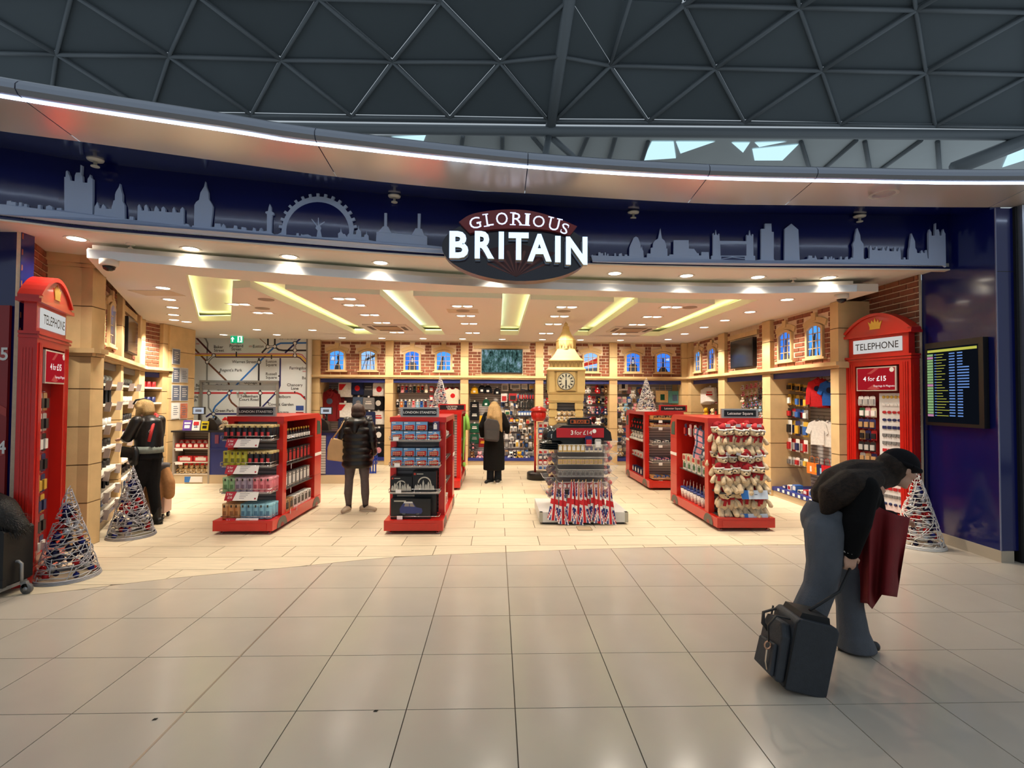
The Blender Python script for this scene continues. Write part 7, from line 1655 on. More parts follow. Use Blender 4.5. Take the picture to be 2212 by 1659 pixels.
for r, z in enumerate((1.36, .99)):
    for c in range(4):
        x = -.18+.14*c; t = thing('hook_label', f'clear hook price holder, {nth(c)} from left above the {["upper", "lower"][r]} row of santa bears', 'price tag', g3(x, .12, z), 0, f'hook holders {r+1}')
        ob('hook_rod', MB().cyl((0, 0, .0), (0, .28, .0), .003, 5), CHROME, t); ob('holder', MB().b2(-.03, .03, -.004, 0, -.02, .02), mat('holder_pale', S(206, 206, 214), .3), t)
for k, z in enumerate((.47, .165)):
    c = thing('offer_card', ['blue and white offer card on the middle shelf of the bear display', 'blue and white offer card on the bottom shelf of the bear display'][k], 'price card', g3(.12+.0*k, .025, z), 0, 'offer cards on the bear display')
    c.rotation_euler = (R(-18), 0, 0); ob('card', MB().prism([(-.17, -.06), (.18, -.06), (.18, .055), (-.18, .055)], -.003, .003), mat('card_bluewhite', S(206, 218, 232), .5), c); ob('blue_part', MB().prism([(-.17, -.06), (-.08, -.06), (-.08, .055), (-.18, .055)], -.005, -.003), mat('offer_blue'), c); ob('text_line', MB().b2(.0, .04, -.0045, -.003, -.005, .004), NB, c)
# flank of the bear display: pouches, tartan cape, gift boxes, straw tumblers
for c in range(5):
    pack('pouch_pack', .09, .18, [11, 3, 0, 10, 3][c], f'{PN[[11, 3, 0, 10, 3][c]]} pouch pack, {nth(c)} from the front on the bear display flank', 'pouch', 'pouches on the bear flank', g3(-.31, .52+.19*c, 1.32), -pi/2, [3, 10, 5, 0, 4][c])
    gift_box('pale_gift_box', .13, .1, .13, 0, 9, g3(-.27, .55+.19*c, .621), -pi/2, f'pale green printed gift box, {nth(c)} from the front on the bear display flank shelf', 'gift boxes on the bear flank'); gift_box('pale_gift_box', .12, .1, .10, 11, 4, g3(-.28, .55+.19*c, .752), -pi/2, f'cream gift box, {nth(c)} from the front in the upper tier of the bear flank', 'upper gift boxes on the bear flank')
TUM = [mat('tumbler_print', S(224, 206, 196), .4, var=.3, scale=60), mat('tumbler_lid', S(40, 56, 120), .4), mat('straw', S(220, 190, 170), .4)]
def b_tum(t): ob('cup', MB().lathe([(.03, 0), (.042, .14)], 14), TUM[0], t); ob('lid', MB().lathe([(.046, .138), (.046, .155), (.03, .162), (.001, .163)], 14), TUM[1], t); ob('straw', MB().cyl((0, 0, .15), (.01, 0, .25), .004, 6), TUM[2], t)
for c in range(8):
    for d in range(2): use(('straw_tumbler',), b_tum, g3(-.30+.1*d, .5+.13*c, .173), 0, f'printed tumbler with straw, {nth(c)} from the front, {["outer", "inner"][d]} line at the bear display base', 'tumbler', 'straw tumblers', 1.05)
# tartan cape: woven check by thin bands on the cloth mesh
def cape(u, v):
    a = u*pi*.62-.35; z = 1.24-.42*v
    return (-.33-.05*sin(a*2)-.07*v*sin(u*5), .56+.30*u+.02*sin(v*9), z+.06*sin(pi*u))
cm = MB(); nu, nv = 18, 20; cm.add([cape(i/nu, j/nv) for j in range(nv+1) for i in range(nu+1)], [])
for j in range(nv):
    for i in range(nu):
        cm.f.append((j*(nu+1)+i, j*(nu+1)+i+1, (j+1)*(nu+1)+i+1, (j+1)*(nu+1)+i)); cm.m.append(1 if (i % 5 == 0 and j % 4 == 0) else (2 if i % 5 in (0, 1) or j % 4 == 0 else 0)); cm.sm.append(True)
o = ob('tartan_cape', cm, [F('pink'), F('black'), F('slate')]); o.location = G3.location; tag(o, 'pink and navy tartan cape draped on the flank of the bear display', 'cape')
use(('plush_toy', 'grey', 'white', None), b_plush('grey', 'white'), g3(-.28, .56, .87), -pi/2, 'grey soft toy hanging under the tartan cape', 'soft toy', None, .9)
# G5: trays on the front, small boxes and soft toys on the flank
g5 = lambda x, y, z: (G5.location.x+x, G5.location.y+y, z)
KRAFT = mat('tray_kraft', S(190, 142, 84), .7)
for r, (z, cols_) in enumerate([(1.166, (2, 4)), (1.0, (2, 6)), (.836, (6, 0)), (.506, (3, 10)), (.177, (2, 8))]):
    if r == 1: z = 1.30
    tr_ = thing('biscuit_tray', f'open card tray of goods, {["upper shelf", "topmost", "second shelf", "third shelf", "bottom shelf"][r]} one on the biscuit display', 'tray', g5(0, .2, z), 0, 'trays on the biscuit display')
    W_, D_, H_ = .28, .13, .08; tb = MB(); tb.b2(-W_, W_, -D_, D_, 0, .008); tb.b2(-W_, W_, -D_, -D_+.008, 0, H_*.6); tb.b2(-W_, W_, D_-.008, D_, 0, H_); tb.b2(-W_, -W_+.008, -D_, D_, 0, H_); tb.b2(W_-.008, W_, -D_, D_, 0, H_)
    ob('tray', tb, KRAFT if r in (0, 1, 4) else PACKC[5], tr_)
    for c in range(7): gift_box('tray_packet', .062, .18, .07, cols_[c % 2], cols_[(c+1) % 2], g5(-.235+.078*c, .2, z+.009), 0, f'{PN[cols_[c % 2]]} packet, {nth(c)} from left in the {["upper shelf", "topmost", "second shelf", "third shelf", "bottom"][r]} tray of the biscuit display', f'tray packets {r}', 'packet')
    for c in range(2):
        o = ob('price_ticket', card_mb(.07, .05), TICKET); o.location = g5(-.15+.28*c, .045, z+.0); tag(o, f'{["left", "right"][c]} white ticket under the {["upper shelf", "topmost", "second shelf", "third shelf", "bottom"][r]} tray of the biscuit display', 'price tag', 'biscuit display tickets')
sh_ = ob('shelf', MB().b2(-.30, .30, .06, .40, 1.288, 1.3), mat('shelf_dark'), G5)
for c in range(5):
    use(('plush_toy', 'black', 'red', None), b_plush('black', 'red'), g5(-.28, .52+.2*c, 1.05), -pi/2, f'black and red soft toy, {nth(c)} from the front on the biscuit display flank', 'soft toy', 'soft toys on the biscuit flank', 1.0)
    use(('plush_toy', 'white', 'grey', None), b_plush('white', 'grey'), g5(-.29, .55+.2*c, .86), -pi/2, f'white soft toy, {nth(c)} from the front, lower on the biscuit display flank', 'soft toy', 'lower soft toys on the biscuit flank', .9)
    gift_box('small_carton', .12, .1, .09, 0, 4, g5(-.27, .55+.2*c, .521), -pi/2, f'white small carton, {nth(c)} from the front on the biscuit display flank shelf', 'cartons on the biscuit flank'); gift_box('small_carton', .12, .1, .12, 3, 0, g5(-.27, .55+.2*c, .173), -pi/2, f'navy small carton, {nth(c)} from the front at the biscuit display base', 'base cartons on the biscuit flank')
# plush on the lowest counter shelf
for c in range(6):
    use(('counter_plush', 'tan'), b_plush('tan', 'cream', hat='red'), cp_(.1+.105*c, .12, .191), 0, f'tan soft toy with red cap, {nth(c)} from left on the lowest counter shelf', 'soft toy', 'counter soft toys', .72)
# queen's guard doll on the tin display edge
p = at(486, 915, 7.6); use(('plush_toy', 'cream', 'white', 'red'), b_plush('cream', 'white', hat='red'), (at(486, 930, 10.3).x, 10.3, 1.031), 0, 'cream doll with red cap standing on the till counter', 'soft toy', None, .9)
# ================================================================== PEOPLE
SKIN = mat('skin', S(206, 160, 136), .55, var=.04, scale=20)
def rm(o, size, it=6, fac=.5):
    a = o.modifiers.new('Remesh', 'REMESH'); a.mode = 'VOXEL'; a.voxel_size = size; a.use_smooth_shade = True
    if it: b = o.modifiers.new('Smooth', 'SMOOTH'); b.iterations = it; b.factor = fac
    return o
def bv(o, w, s=3): b = o.modifiers.new('Bevel', 'BEVEL'); b.width = w; b.segments = s; return o
def limb(mb, pts, rs, n=12, up=(0, -1, 0)):
    # pts smoothed so joints bend softly
    P = [Vector(p) for p in pts]; out = []; ro = []
    for i in range(len(P)-1):
        for k in range(4):
            t = k/4; out.append(P[i].lerp(P[i+1], t)); a, b = rs[i], rs[i+1]
            if isinstance(a, tuple) or isinstance(b, tuple):
                a = a if isinstance(a, tuple) else (a, a); b = b if isinstance(b, tuple) else (b, b); ro.append((a[0]+(b[0]-a[0])*t, a[1]+(b[1]-a[1])*t))
            else: ro.append(a+(b-a)*t)
    out.append(P[-1]); ro.append(rs[-1] if not any(isinstance(x, tuple) for x in ro) else (rs[-1] if isinstance(rs[-1], tuple) else (rs[-1], rs[-1])))
    mb.tube(out, ro, n, up=up); mb.ball(P[0], max(rs[0]) if isinstance(rs[0], tuple) else rs[0], n, 8) if not isinstance(rs[0], tuple) else None
    if not isinstance(rs[-1], tuple): mb.ball(P[-1], rs[-1], n, 8)
def hand(mb, wrist, d, nrm, s=1.0, curl=.6):
    """palm and five separate bent fingers; d = pointing direction, nrm = back of the hand"""
    d = Vector(d).normalized(); nrm = Vector(nrm).normalized(); side = d.cross(nrm).normalized(); w = Vector(wrist)
    L = .085*s
    for k in range(4):
        o = (-.030+.020*k)*s; mb.tube([w+side*o*.7, w+d*L*.5+side*o, w+d*L+side*o], [.013*s, .014*s, .011*s], 8)
    for k, ln in enumerate((.062, .072, .068, .052)):
        b = w+d*L+side*(-.030+.020*k)*s; l = ln*s
        p1 = b+(d*cos(curl*.6)-nrm*sin(curl*.6))*l*.45; p2 = p1+(d*cos(curl*1.6)-nrm*sin(curl*1.6))*l*.33; p3 = p2+(d*cos(curl*2.4)-nrm*sin(curl*2.4))*l*.26
        mb.tube([b, p1, p2, p3], [.0095*s, .009*s, .008*s, .0065*s], 8)
    b = w+d*L*.35-side*.034*s; p1 = b+(d*.5-side*.7-nrm*.2).normalized()*.036*s; p2 = p1+(d*.9-side*.1-nrm*.4).normalized()*.03*s
    mb.tube([w+d*.01-side*.02*s, b, p1, p2], [.014*s, .0125*s, .0105*s, .008*s], 8)
def head(mb, c, fwd, s=1.0):
    c = Vector(c); f = Vector(fwd).normalized(); r = f.cross(Vector((0, 0, 1))); r = r.normalized() if r.length > .1 else Vector((1, 0, 0)); u = r.cross(f).normalized()
    M = Matrix((r, f, u)).transposed()
    mb.ball(c+u*.012*s, (.073*s, .088*s, .088*s), 18, 12, rot=M); mb.ball(c+f*.028*s-u*.052*s, (.055*s, .06*s, .056*s), 14, 10, rot=M)
    mb.tube([c+f*.088*s+u*.018*s, c+f*.106*s-u*.012*s, c+f*.086*s-u*.026*s], [.008*s, .013*s, .010*s], 8)
    mb.ball(c+f*.078*s-u*.052*s, (.024*s, .012*s, .012*s), 10, 6, rot=M); mb.ball(c+f*.07*s-u*.092*s, (.022*s, .02*s, .018*s), 10, 6, rot=M)
    for q in (-1, 1): mb.ball(c+r*q*.074*s-u*.005*s-f*.005*s, (.012*s, .022*s, .03*s), 8, 6, rot=M); mb.ball(c+f*.06*s+r*q*.045*s-u*.02*s, (.022*s, .02*s, .022*s), 8, 6, rot=M)
    return f, r, u
def face_bits(par, c, fwd, s=1.0):
    c = Vector(c); f = Vector(fwd).normalized(); r = f.cross(Vector((0, 0, 1))).normalized(); u = r.cross(f).normalized(); M = Matrix((r, f, u)).transposed()
    for q in (-1, 1):
        ob('eye', MB().ball(c+f*.080*s+r*q*.03*s+u*.016*s, (.012*s, .006*s, .007*s), 8, 6, rot=M), mat('eye_dark', S(40, 30, 26), .3), par)
        ob('eyebrow', MB().tube([c+f*.084*s+r*q*.014*s+u*.033*s, c+f*.083*s+r*q*.03*s+u*.038*s, c+f*.074*s+r*q*.045*s+u*.033*s], .0035*s, 5), mat('brow_dark', S(50, 36, 28), .7), par)
    ob('lips', MB().ball(c+f*.087*s-u*.053*s, (.022*s, .007*s, .008*s), 10, 6, rot=M), mat('lip_rose', S(172, 96, 88), .5), par)
def person(label, loc, mb, vox=.009, rz=0.0):
    o = ob('person', mb, SKIN); rm(o, vox, 4); o.location = loc; o.rotation_euler = (0, 0, rz); return tag(o, label, 'person')
def shoe(par, p, d, m_, sole, L=.25, w=.045, boot=0.0):
    d = Vector(d).normalized(); s = d.cross(Vector((0, 0, 1))); p = Vector(p); mb = MB()
    limb(mb, [p-d*.05+Vector((0, 0, .045)), p+d*.05+Vector((0, 0, .045)), p+d*(L-.10)+Vector((0, 0, .035))], [.046, .045, .034])
    if boot: limb(mb, [p-d*.01+Vector((0, 0, .05)), p-d*.015+Vector((0, 0, boot))], [.05, .052])
    for i in range(len(mb.v)):
        if mb.v[i][2] < p.z+.012: mb.v[i] = (mb.v[i][0], mb.v[i][1], p.z+.012)
    o = rm(ob('shoe', mb, m_, par), .008, 3)
    n = 16; c = p+d*(L/2-.095); ob('sole', MB().prism([(c.x+d.x*cos(2*pi*k/n)*L*.53+s.x*sin(2*pi*k/n)*w, c.y+d.y*cos(2*pi*k/n)*L*.53+s.y*sin(2*pi*k/n)*w) for k in range(n)], p.z, p.z+.022, axis='z'), sole, o)
PUFF = mat('black_puffer_nylon', S(20, 19, 19), .38, var=.15, scale=14, bump=.35, bscale=26)
LEG = fab('grey_leggings', (104, 96, 96)); HAIRD = mat('dark_hair', S(64, 46, 38), .45, var=.3, scale=30, stretch=(8, 8, .6), bump=.6, bscale=40)
HAIRB = mat('blonde_hair', S(196, 160, 108), .5, var=.28, scale=22, stretch=(9, 9, .5), bump=.6, bscale=40)
# ---- woman in the puffer jacket, seen from behind
bm_ = MB(); limb(bm_, [(-.12, 0, .06), (-.115, -.02, .48), (-.09, 0, .84)], [.03, .04, .06]); limb(bm_, [(.13, 0, .06), (.118, -.02, .48), (.09, 0, .84)], [.03, .04, .06])
limb(bm_, [(0, 0, .82), (0, 0, 1.05), (0, 0, 1.33)], [(.16, .12), (.13, .1), (.15, .09)]); limb(bm_, [(0, 0, 1.33), (0, .01, 1.44)], [.055, .05]); head(bm_, (0, .02, 1.49), (-.2, 1, -.05))
for s in (-1, 1): limb(bm_, [(s*.16, 0, 1.32), (s*.22, -.01, 1.05), (s*.2, .1, .85)], [.045, .038, .028])
hand(bm_, (.2, .11, .84), (0, .3, -1), (1, 0, 0), .95); hand(bm_, (-.2, .11, .84), (0, .4, -1), (-1, 0, 0), .95)
w1 = person('woman in a black puffer jacket and grey leggings standing with her back turned', (-2.09, 7.76, 0), bm_)
cb = MB(); seam = [.655, .67]; z = .66; pr = [(.205, .15, .655)]
for k in range(7):
    z0 = .66+.1*k; wv = [.222, .226, .222, .215, .215, .215, .19][k]; pr += [(wv-.012, .155, z0+.004), (wv+.006, .175, z0+.03), (wv+.006, .175, z0+.07), (wv-.012, .155, z0+.097)]
pr += [(.14, .11, 1.385), (.075, .075, 1.42)]
vs = []; n = 28
for rx_, ry_, z_ in pr: vs += [(rx_*cos(2*pi*k/n), ry_*sin(2*pi*k/n), z_) for k in range(n)]
cb.add(vs, [(a*n+k, a*n+(k+1) % n, (a+1)*n+(k+1) % n, (a+1)*n+k) for a in range(len(pr)-1) for k in range(n)], 0, True)
ob('puffer_jacket', cb, PUFF, w1)
for s in (-1, 1):
    sl = MB(); P = [Vector((s*.155, 0, 1.345)), Vector((s*.225, -.03, 1.14)), Vector((s*.235, -.02, 1.02)), Vector((s*.215, .09, .84))]; pts = []; rr = []
    for i in range(3):
        for k in range(6):
            t = k/6; pts.append(P[i].lerp(P[i+1], t)); rr.append((.072-.006*i)*(1 if k % 3 else .84))
    sl.tube(pts+[P[3]], rr+[.05], 14); sl.ball(P[0], .07); ob('sleeve', sl, PUFF, w1)
hd_ = MB(); limb(hd_, [(-.12, -.03, 1.34), (-.09, -.11, 1.335), (0, -.15, 1.32), (.09, -.11, 1.335), (.12, -.03, 1.34)], [.045, .055, .06, .055, .045]); limb(hd_, [(0, -.12, 1.32), (0, -.16, 1.22)], [.08, .05]); rm(ob('hood', hd_, PUFF, w1), .012, 5)
for x in (-1, 1):
    lg = MB(); f_ = .12 if x < 0 else .13; limb(lg, [(x*f_, 0, .10), (x*f_, -.03, .28), (x*.115, -.01, .48), (x*.1, 0, .72)], [.042, .062, .062, .095]); ob('leggings', lg, LEG, w1)
    ob('sock', MB().cyl((x*f_, 0, .05), (x*f_, 0, .115), .043, 12), BLACK, w1)
BEIGE = mat('beige_suede', S(190, 172, 148), .8)
shoe(w1, (-.13, -.03, 0), (-.15, -1, 0), BEIGE, mat('sole_cream', S(206, 196, 176), .6)); shoe(w1, (.13, 0, 0), (1, -.25, 0), BEIGE, mat('sole_cream'))
hr = MB(); hr.ball((0, .0, 1.515), (.1, .11, .102), 18, 12); hr.ball((0, -.03, 1.45), (.095, .08, .075), 16, 10); hr.ball((.02, .05, 1.47), (.09, .06, .08), 14, 9); rm(ob('hair', hr, HAIRD, w1), .01, 5)
tb = thing('tote_bag', 'beige leather tote bag on the shoulder of the woman in the puffer jacket', 'bag', (-2.09-.30, 7.70, .80), .25)
TBM = mat('beige_leather', S(206, 168, 118), .5, var=.06, scale=8, bump=.1)
bv(ob('bag', MB().prism([(-.13, -.02), (.11, -.06), (.13, .10), (.10, .27), (-.07, .30), (-.12, .16)], -.05, .05), TBM, tb), .02)
for y in (-.04, .04): ob('handle', MB().tube([(-.05, y, .29), (.06, y*.8, .45), (.12, y*.5, .56), (.15, y*.3, .585), (.15, y*.2, .5), (.09, y, .27)], .011, 7), TBM, tb)
# ---- blonde woman with backpack, seen from behind
bm_ = MB()
for x in (-.07, .08): limb(bm_, [(x, 0, .07), (x, 0, .46), (x, 0, .86)], [.036, .05, .08])
limb(bm_, [(0, 0, .84), (0, 0, 1.08), (0, 0, 1.36)], [(.16, .12), (.13, .1), (.15, .09)]); limb(bm_, [(0, 0, 1.36), (0, .01, 1.46)], [.05, .048]); head(bm_, (0, .02, 1.52), (.1, 1, -.1))
limb(bm_, [(-.17, 0, 1.34), (-.24, .0, 1.1), (-.22, .12, .95)], [.045, .038, .03]); limb(bm_, [(.17, 0, 1.34), (.24, -.02, 1.12), (.26, .12, 1.02)], [.045, .038, .03])
hand(bm_, (.265, .13, 1.01), (.4, .8, 0), (0, 0, 1), .95); hand(bm_, (-.22, .13, .94), (0, .8, -.5), (-1, 0, 0), .95)
w2 = person('woman with long blonde hair in a long black coat facing the back wall', (-.05, 10.27, 0), bm_)
COATB = fab('black_wool', (18, 17, 18))
cb = MB(); limb(cb, [(0, 0, .26), (0, 0, .6), (0, 0, .95), (0, 0, 1.2), (0, 0, 1.38)], [(.215, .16), (.215, .165), (.19, .155), (.2, .15), (.13, .1)], 20); limb(cb, [(-.16, 0, 1.34), (-.25, -.02, 1.12), (-.235, .1, .94)], [.075, .07, .055]); limb(cb, [(.16, 0, 1.34), (.255, -.03, 1.13), (.265, .1, 1.02)], [.075, .07, .055]); limb(cb, [(-.07, 0, 1.38), (.07, 0, 1.38)], [.075, .075])
rm(ob('long_coat', cb, COATB, w2), .012, 4)
for x in (-.07, .08): ob('trouser_leg', MB().tube([(x, 0, .05), (x, 0, .2), (x*.9, 0, .5)], [.075, .072, .08], 12), fab('dark_denim', (30, 36, 46)), w2)
for x, d in ((-.07, (-.6, -.8, 0)), (.08, (.2, 1, 0))): shoe(w2, (x, -.02, 0), d, BLACK, WHITE, .24)
hr = MB(); hr.ball((0, .0, 1.535), (.092, .105, .098), 18, 12); limb(hr, [(-.04, -.06, 1.5), (-.08, -.1, 1.34), (-.13, -.11, 1.2)], [.08, .07, .025]); limb(hr, [(.03, -.06, 1.5), (.06, -.11, 1.32), (.1, -.12, 1.15), (.15, -.12, 1.04)], [.08, .085, .065, .02]); limb(hr, [(0, -.07, 1.5), (.02, -.12, 1.3), (.03, -.14, 1.14)], [.08, .07, .02]); limb(hr, [(.06, 0, 1.5), (.12, -.04, 1.35), (.15, -.08, 1.2)], [.06, .05, .015])
rm(ob('hair', hr, HAIRB, w2), .009, 4)
bp = thing('backpack', 'dark grey backpack worn by the blonde woman', 'backpack', (-.10, 10.27-.19, .86), .0); BPM = mat('backpack_grey', S(62, 60, 60), .6, var=.08, scale=20)
bv(ob('sack', MB().prism([(-.14, .03), (-.11, 0), (.12, -.02), (.15, .02), (.16, .3), (.12, .40), (-.08, .44), (-.15, .36)], -.09, .04), BPM, bp), .03); ob('pocket', MB().prism([(-.1, .03), (.11, .02), (.12, .2), (-.1, .22)], -.11, -.09), BPM, bp)
for s in (-1, 1): ob('strap', MB().tube([(s*.1, .03, .38), (s*.1, .12, .48), (s*.11, .2, .46)], .02, 6, flat=.4), BPM, bp)
# ---- woman in the leather jacket leaning to the shelves
bm_ = MB(); D = Vector((-.89, .0, 0)); lean = Vector((-.12, .02, 0))
limb(bm_, [(-.08, -.08, .08), (-.05, -.03, .5), (.02, 0, .9)], [.04, .055, .09]); limb(bm_, [(.08, .1, .08), (.07, .06, .5), (.04, .04, .9)], [.04, .055, .09])
limb(bm_, [(.04, 0, .88), (.03, 0, 1.12), (.02, 0, 1.40)], [(.13, .15), (.11, .13), (.1, .15)], up=(1, 0, 0)); limb(bm_, [(.01, 0, 1.4), (-.03, 0, 1.5)], [.055, .05]); head(bm_, (-.075, 0, 1.55), (-1, .1, -.45))
limb(bm_, [(.02, -.16, 1.38), (-.06, -.2, 1.15), (-.26, -.12, 1.14)], [.05, .042, .03]); limb(bm_, [(.02, .16, 1.38), (-.06, .2, 1.15), (-.26, .1, 1.18)], [.05, .042, .03])
hand(bm_, (-.27, -.115, 1.14), (-1, .1, .0), (0, 0, 1), .95); hand(bm_, (-.27, .1, 1.18), (-1, 0, .1), (0, 0, 1), .95)
w0 = person('woman with a fair bob in a black leather jacket browsing the angled shelves', (-4.66, 6.95, 0), bm_, rz=-.35)
face_bits(w0, (-.075, 0, 1.55), (-1, .1, -.45))
LEA = mat('black_leather', S(26, 24, 24), .36, var=.2, scale=10, bump=.3, bscale=30)
jk = MB(); limb(jk, [(.05, 0, 1.02), (.045, 0, 1.2), (.03, 0, 1.36), (.01, 0, 1.44)], [(.155, .175), (.15, .18), (.135, .18), (.08, .09)], 20, up=(1, 0, 0)); limb(jk, [(.03, -.15, 1.38), (-.05, -.215, 1.16), (-.24, -.12, 1.145)], [.075, .065, .045]); limb(jk, [(.03, .15, 1.38), (-.05, .215, 1.16), (-.24, .1, 1.18)], [.075, .065, .045])
rm(ob('leather_jacket', jk, LEA, w0), .011, 4)
ob('grey_top_hem', MB().tube([(.045, 0, .96), (.045, 0, 1.05)], [(.165, .182), (.158, .178)], 20, up=(1, 0, 0)), fab('sage_grey', (140, 148, 140)), w0)
BJ = fab('black_jeans', (26, 25, 26)); tj = MB(); limb(tj, [(.04, 0, .99), (.045, 0, .88)], [(.15, .165), (.16, .17)], 18, up=(1, 0, 0)); limb(tj, [(.03, -.05, .88), (-.06, -.06, .5), (-.08, -.08, .16)], [.11, .075, .06]); limb(tj, [(.05, .05, .88), (.06, .06, .5), (.08, .1, .16)], [.11, .075, .06]); rm(ob('trousers', tj, BJ, w0), .011, 4)
shoe(w0, (-.08, -.09, 0), (-.9, -.2, 0), BLACK, BLACK, .26, boot=.2); shoe(w0, (.08, .1, 0), (-1, -.1, 0), BLACK, BLACK, .26, boot=.2)
hr = MB(); hr.ball((-.06, 0, 1.575), (.105, .098, .092), 18, 12); limb(hr, [(.0, 0, 1.58), (.03, 0, 1.5), (.0, 0, 1.44)], [.08, .075, .05]); limb(hr, [(-.03, -.07, 1.56), (-.05, -.085, 1.46)], [.045, .03]); limb(hr, [(-.03, .07, 1.56), (-.05, .085, 1.46)], [.045, .03]); rm(ob('hair', hr, mat('fair_hair', S(184, 150, 96), .5, var=.4, scale=24, stretch=(.6, 9, 6), bump=.5), w0), .009, 4)
ob('sunglasses', MB().tube([(-.13, -.09, 1.60), (-.09, -.085, 1.655), (-.07, 0, 1.672), (-.09, .085, 1.655), (-.13, .09, 1.60)], .012, 6), BLACK, w0)
ob('bag_strap', MB().tube([(-.02, .13, 1.47), (.11, .06, 1.455), (.175, -.03, 1.38), (.215, -.09, 1.27), (.222, -.13, 1.12)], .02, 6, flat=.6), mat('strap_red', S(206, 52, 52), .6), w0)
ob('strap_ring', MB().tube([(.207+.0*cos(a), -.10+.02*cos(a), 1.25+.02*sin(a)) for a in [2*pi*k/10 for k in range(11)]], .005, 5), CHROME, w0)
sb_ = thing('shoulder_bag', 'black shoulder bag hanging before the woman in the leather jacket', 'bag', (-4.70, 6.78, .80), -.35); ob('pouch', MB().ball((0, 0, .13), (.08, .06, .14), 16, 10), LEA, sb_); ob('flap', MB().prism([(-.12, .12), (.12, .12), (.11, .25), (-.1, .26)], -.09, -.07), LEA, sb_)
# ---- her trolley case with a coat over it
tc_ = thing('trolley_case', 'pale pink trolley case draped with a tan coat beside the browsing woman', 'suitcase', (at(335, 1100, 7.35).x, 7.35, 0), .2)
PK = mat('case_pink', S(214, 176, 160), .4); sh_ = ob('shell', MB().b2(-.2, .16, -.12, .12, .08, .62), PK, tc_)
for k in range(7): ob('shell_rib', MB().b2(-.2+.05*k, -.185+.05*k, -.128, -.12, .1, .6), PK, sh_)
for x in (-.17, .13):
    for y in (-.09, .09): wh = ob('wheel', MB().cyl((x-.012, y, .035), (x+.012, y, .035), .035, 14), BLACK, tc_); ob('wheel_hub', MB().cyl((x-.016, y, .035), (x+.016, y, .035), .016, 10), PLATE, wh)
ob('handle', MB().tube([(-.08, .05, .6), (-.08, .05, .85), (.06, .05, .85), (.06, .05, .6)], .012, 6), BLACK, tc_)
ct_ = MB(); limb(ct_, [(-.02, -.14, .66), (.03, -.15, .45), (.05, -.15, .30)], [.12, .12, .09]); limb(ct_, [(.12, -.1, .68), (.2, -.1, .5), (.21, -.1, .34)], [.09, .08, .07]); limb(ct_, [(-.15, -.1, .66), (-.19, -.12, .4), (-.18, -.12, .25)], [.09, .09, .08])
co_ = rm(ob('draped_coat', ct_, fab('tan_coat', (176, 128, 84)), None), .012, 5); co_.location = tc_.location; co_.rotation_euler = tc_.rotation_euler; tag(co_, 'tan coat draped over the pale pink trolley case', 'coat')
hb = MB(); hb.lathe([(.10, 0), (.13, .05), (.14, .11), (.13, .13)], 16); o = ob('felt_hat', hb, fab('grey_felt', (84, 82, 84))); o.location = (tc_.location.x+.08, 7.28, .64); tag(o, 'grey and black felt bag resting on the draped coat', 'bag')

# ---- bending woman pulling the cabin bag
YW = 3.42
def q(px, py, dy=0.0): p = at(px, py, YW+dy); return Vector((p.x, p.y, p.z))
bm_ = MB()
limb(bm_, [q(1788, 1130, -.08), q(1778, 1250, -.09), q(1742, 1375, -.05)], [.085, .06, .042]); limb(bm_, [q(1805, 1130, .09), q(1832, 1260, .08), q(1842, 1395, .06)], [.085, .06, .042])
limb(bm_, [q(1795, 1125), q(1830, 1085), q(1872, 1040)], [(.12, .15), (.11, .13), (.11, .15)], up=(0, -1, 0)); limb(bm_, [q(1876, 1040), q(1912, 1026)], [.06, .052])
HC = q(1944, 1012); HF = (1, -.05, -.42)
head(bm_, HC, HF, 1.08)
limb(bm_, [q(1868, 1058, -.15), q(1846, 1130, -.19), q(1836, 1192, -.17)], [.055, .045, .032]); limb(bm_, [q(1878, 1062, .13), q(1888, 1125, .16), q(1935, 1120, .12)], [.055, .045, .032])
hand(bm_, q(1836, 1194, -.17), (.0, 0, -1), (0, -1, 0), 1.0, .95); hand(bm_, q(1938, 1119, .12), (1, 0, -.2), (0, 0, 1), .95, .7)
w3 = person('woman in a black beanie bending forward with flared jeans and a dark top', (0, 0, 0), bm_, .008)
face_bits(w3, HC, HF, 1.08)
TOPB = fab('black_knit', (9, 8, 9))
tp_ = MB(); limb(tp_, [q(1800, 1108), q(1822, 1085), q(1850, 1058), q(1876, 1036)], [(.15, .165), (.15, .165), (.155, .18), (.10, .12)], 20, up=(0, -1, 0)); tp_.ball(q(1855, 1060, -.08), (.13, .12, .12)); tp_.ball(q(1862, 1058, .08), (.13, .1, .12))
limb(tp_, [q(1862, 1055, -.14), q(1850, 1130, -.19), q(1838, 1190, -.17)], [.10, .085, .055]); limb(tp_, [q(1872, 1058, .12), q(1888, 1120, .16), q(1922, 1120, .13)], [.095, .08, .06]); limb(tp_, [q(1885, 1040), q(1900, 1032)], [.085, .07])
rm(ob('black_top', tp_, TOPB, w3), .011, 5)
cuff = ob('white_cuff', MB().tube([q(1838, 1186, -.17), q(1837, 1194, -.17)], [.052, .05], 14), WHITE, w3)
DEN = mat('grey_blue_denim', S(84, 88, 96), .85, var=.18, scale=7, bump=.3, bscale=160, stretch=(1, 1, .5))
jn = MB(); limb(jn, [q(1798, 1100), q(1788, 1125), q(1788, 1150)], [(.15, .16), (.165, .175), (.14, .17)], 20, up=(0, -1, 0))
limb(jn, [q(1782, 1145, -.08), q(1780, 1220, -.09), q(1770, 1270, -.09), q(1742, 1335, -.07), q(1735, 1380, -.05)], [.125, .105, .098, .105, .11]); limb(jn, [q(1808, 1145, .08), q(1828, 1230, .08), q(1836, 1310, .07), q(1846, 1395, .05)], [.12, .095, .085, .105])
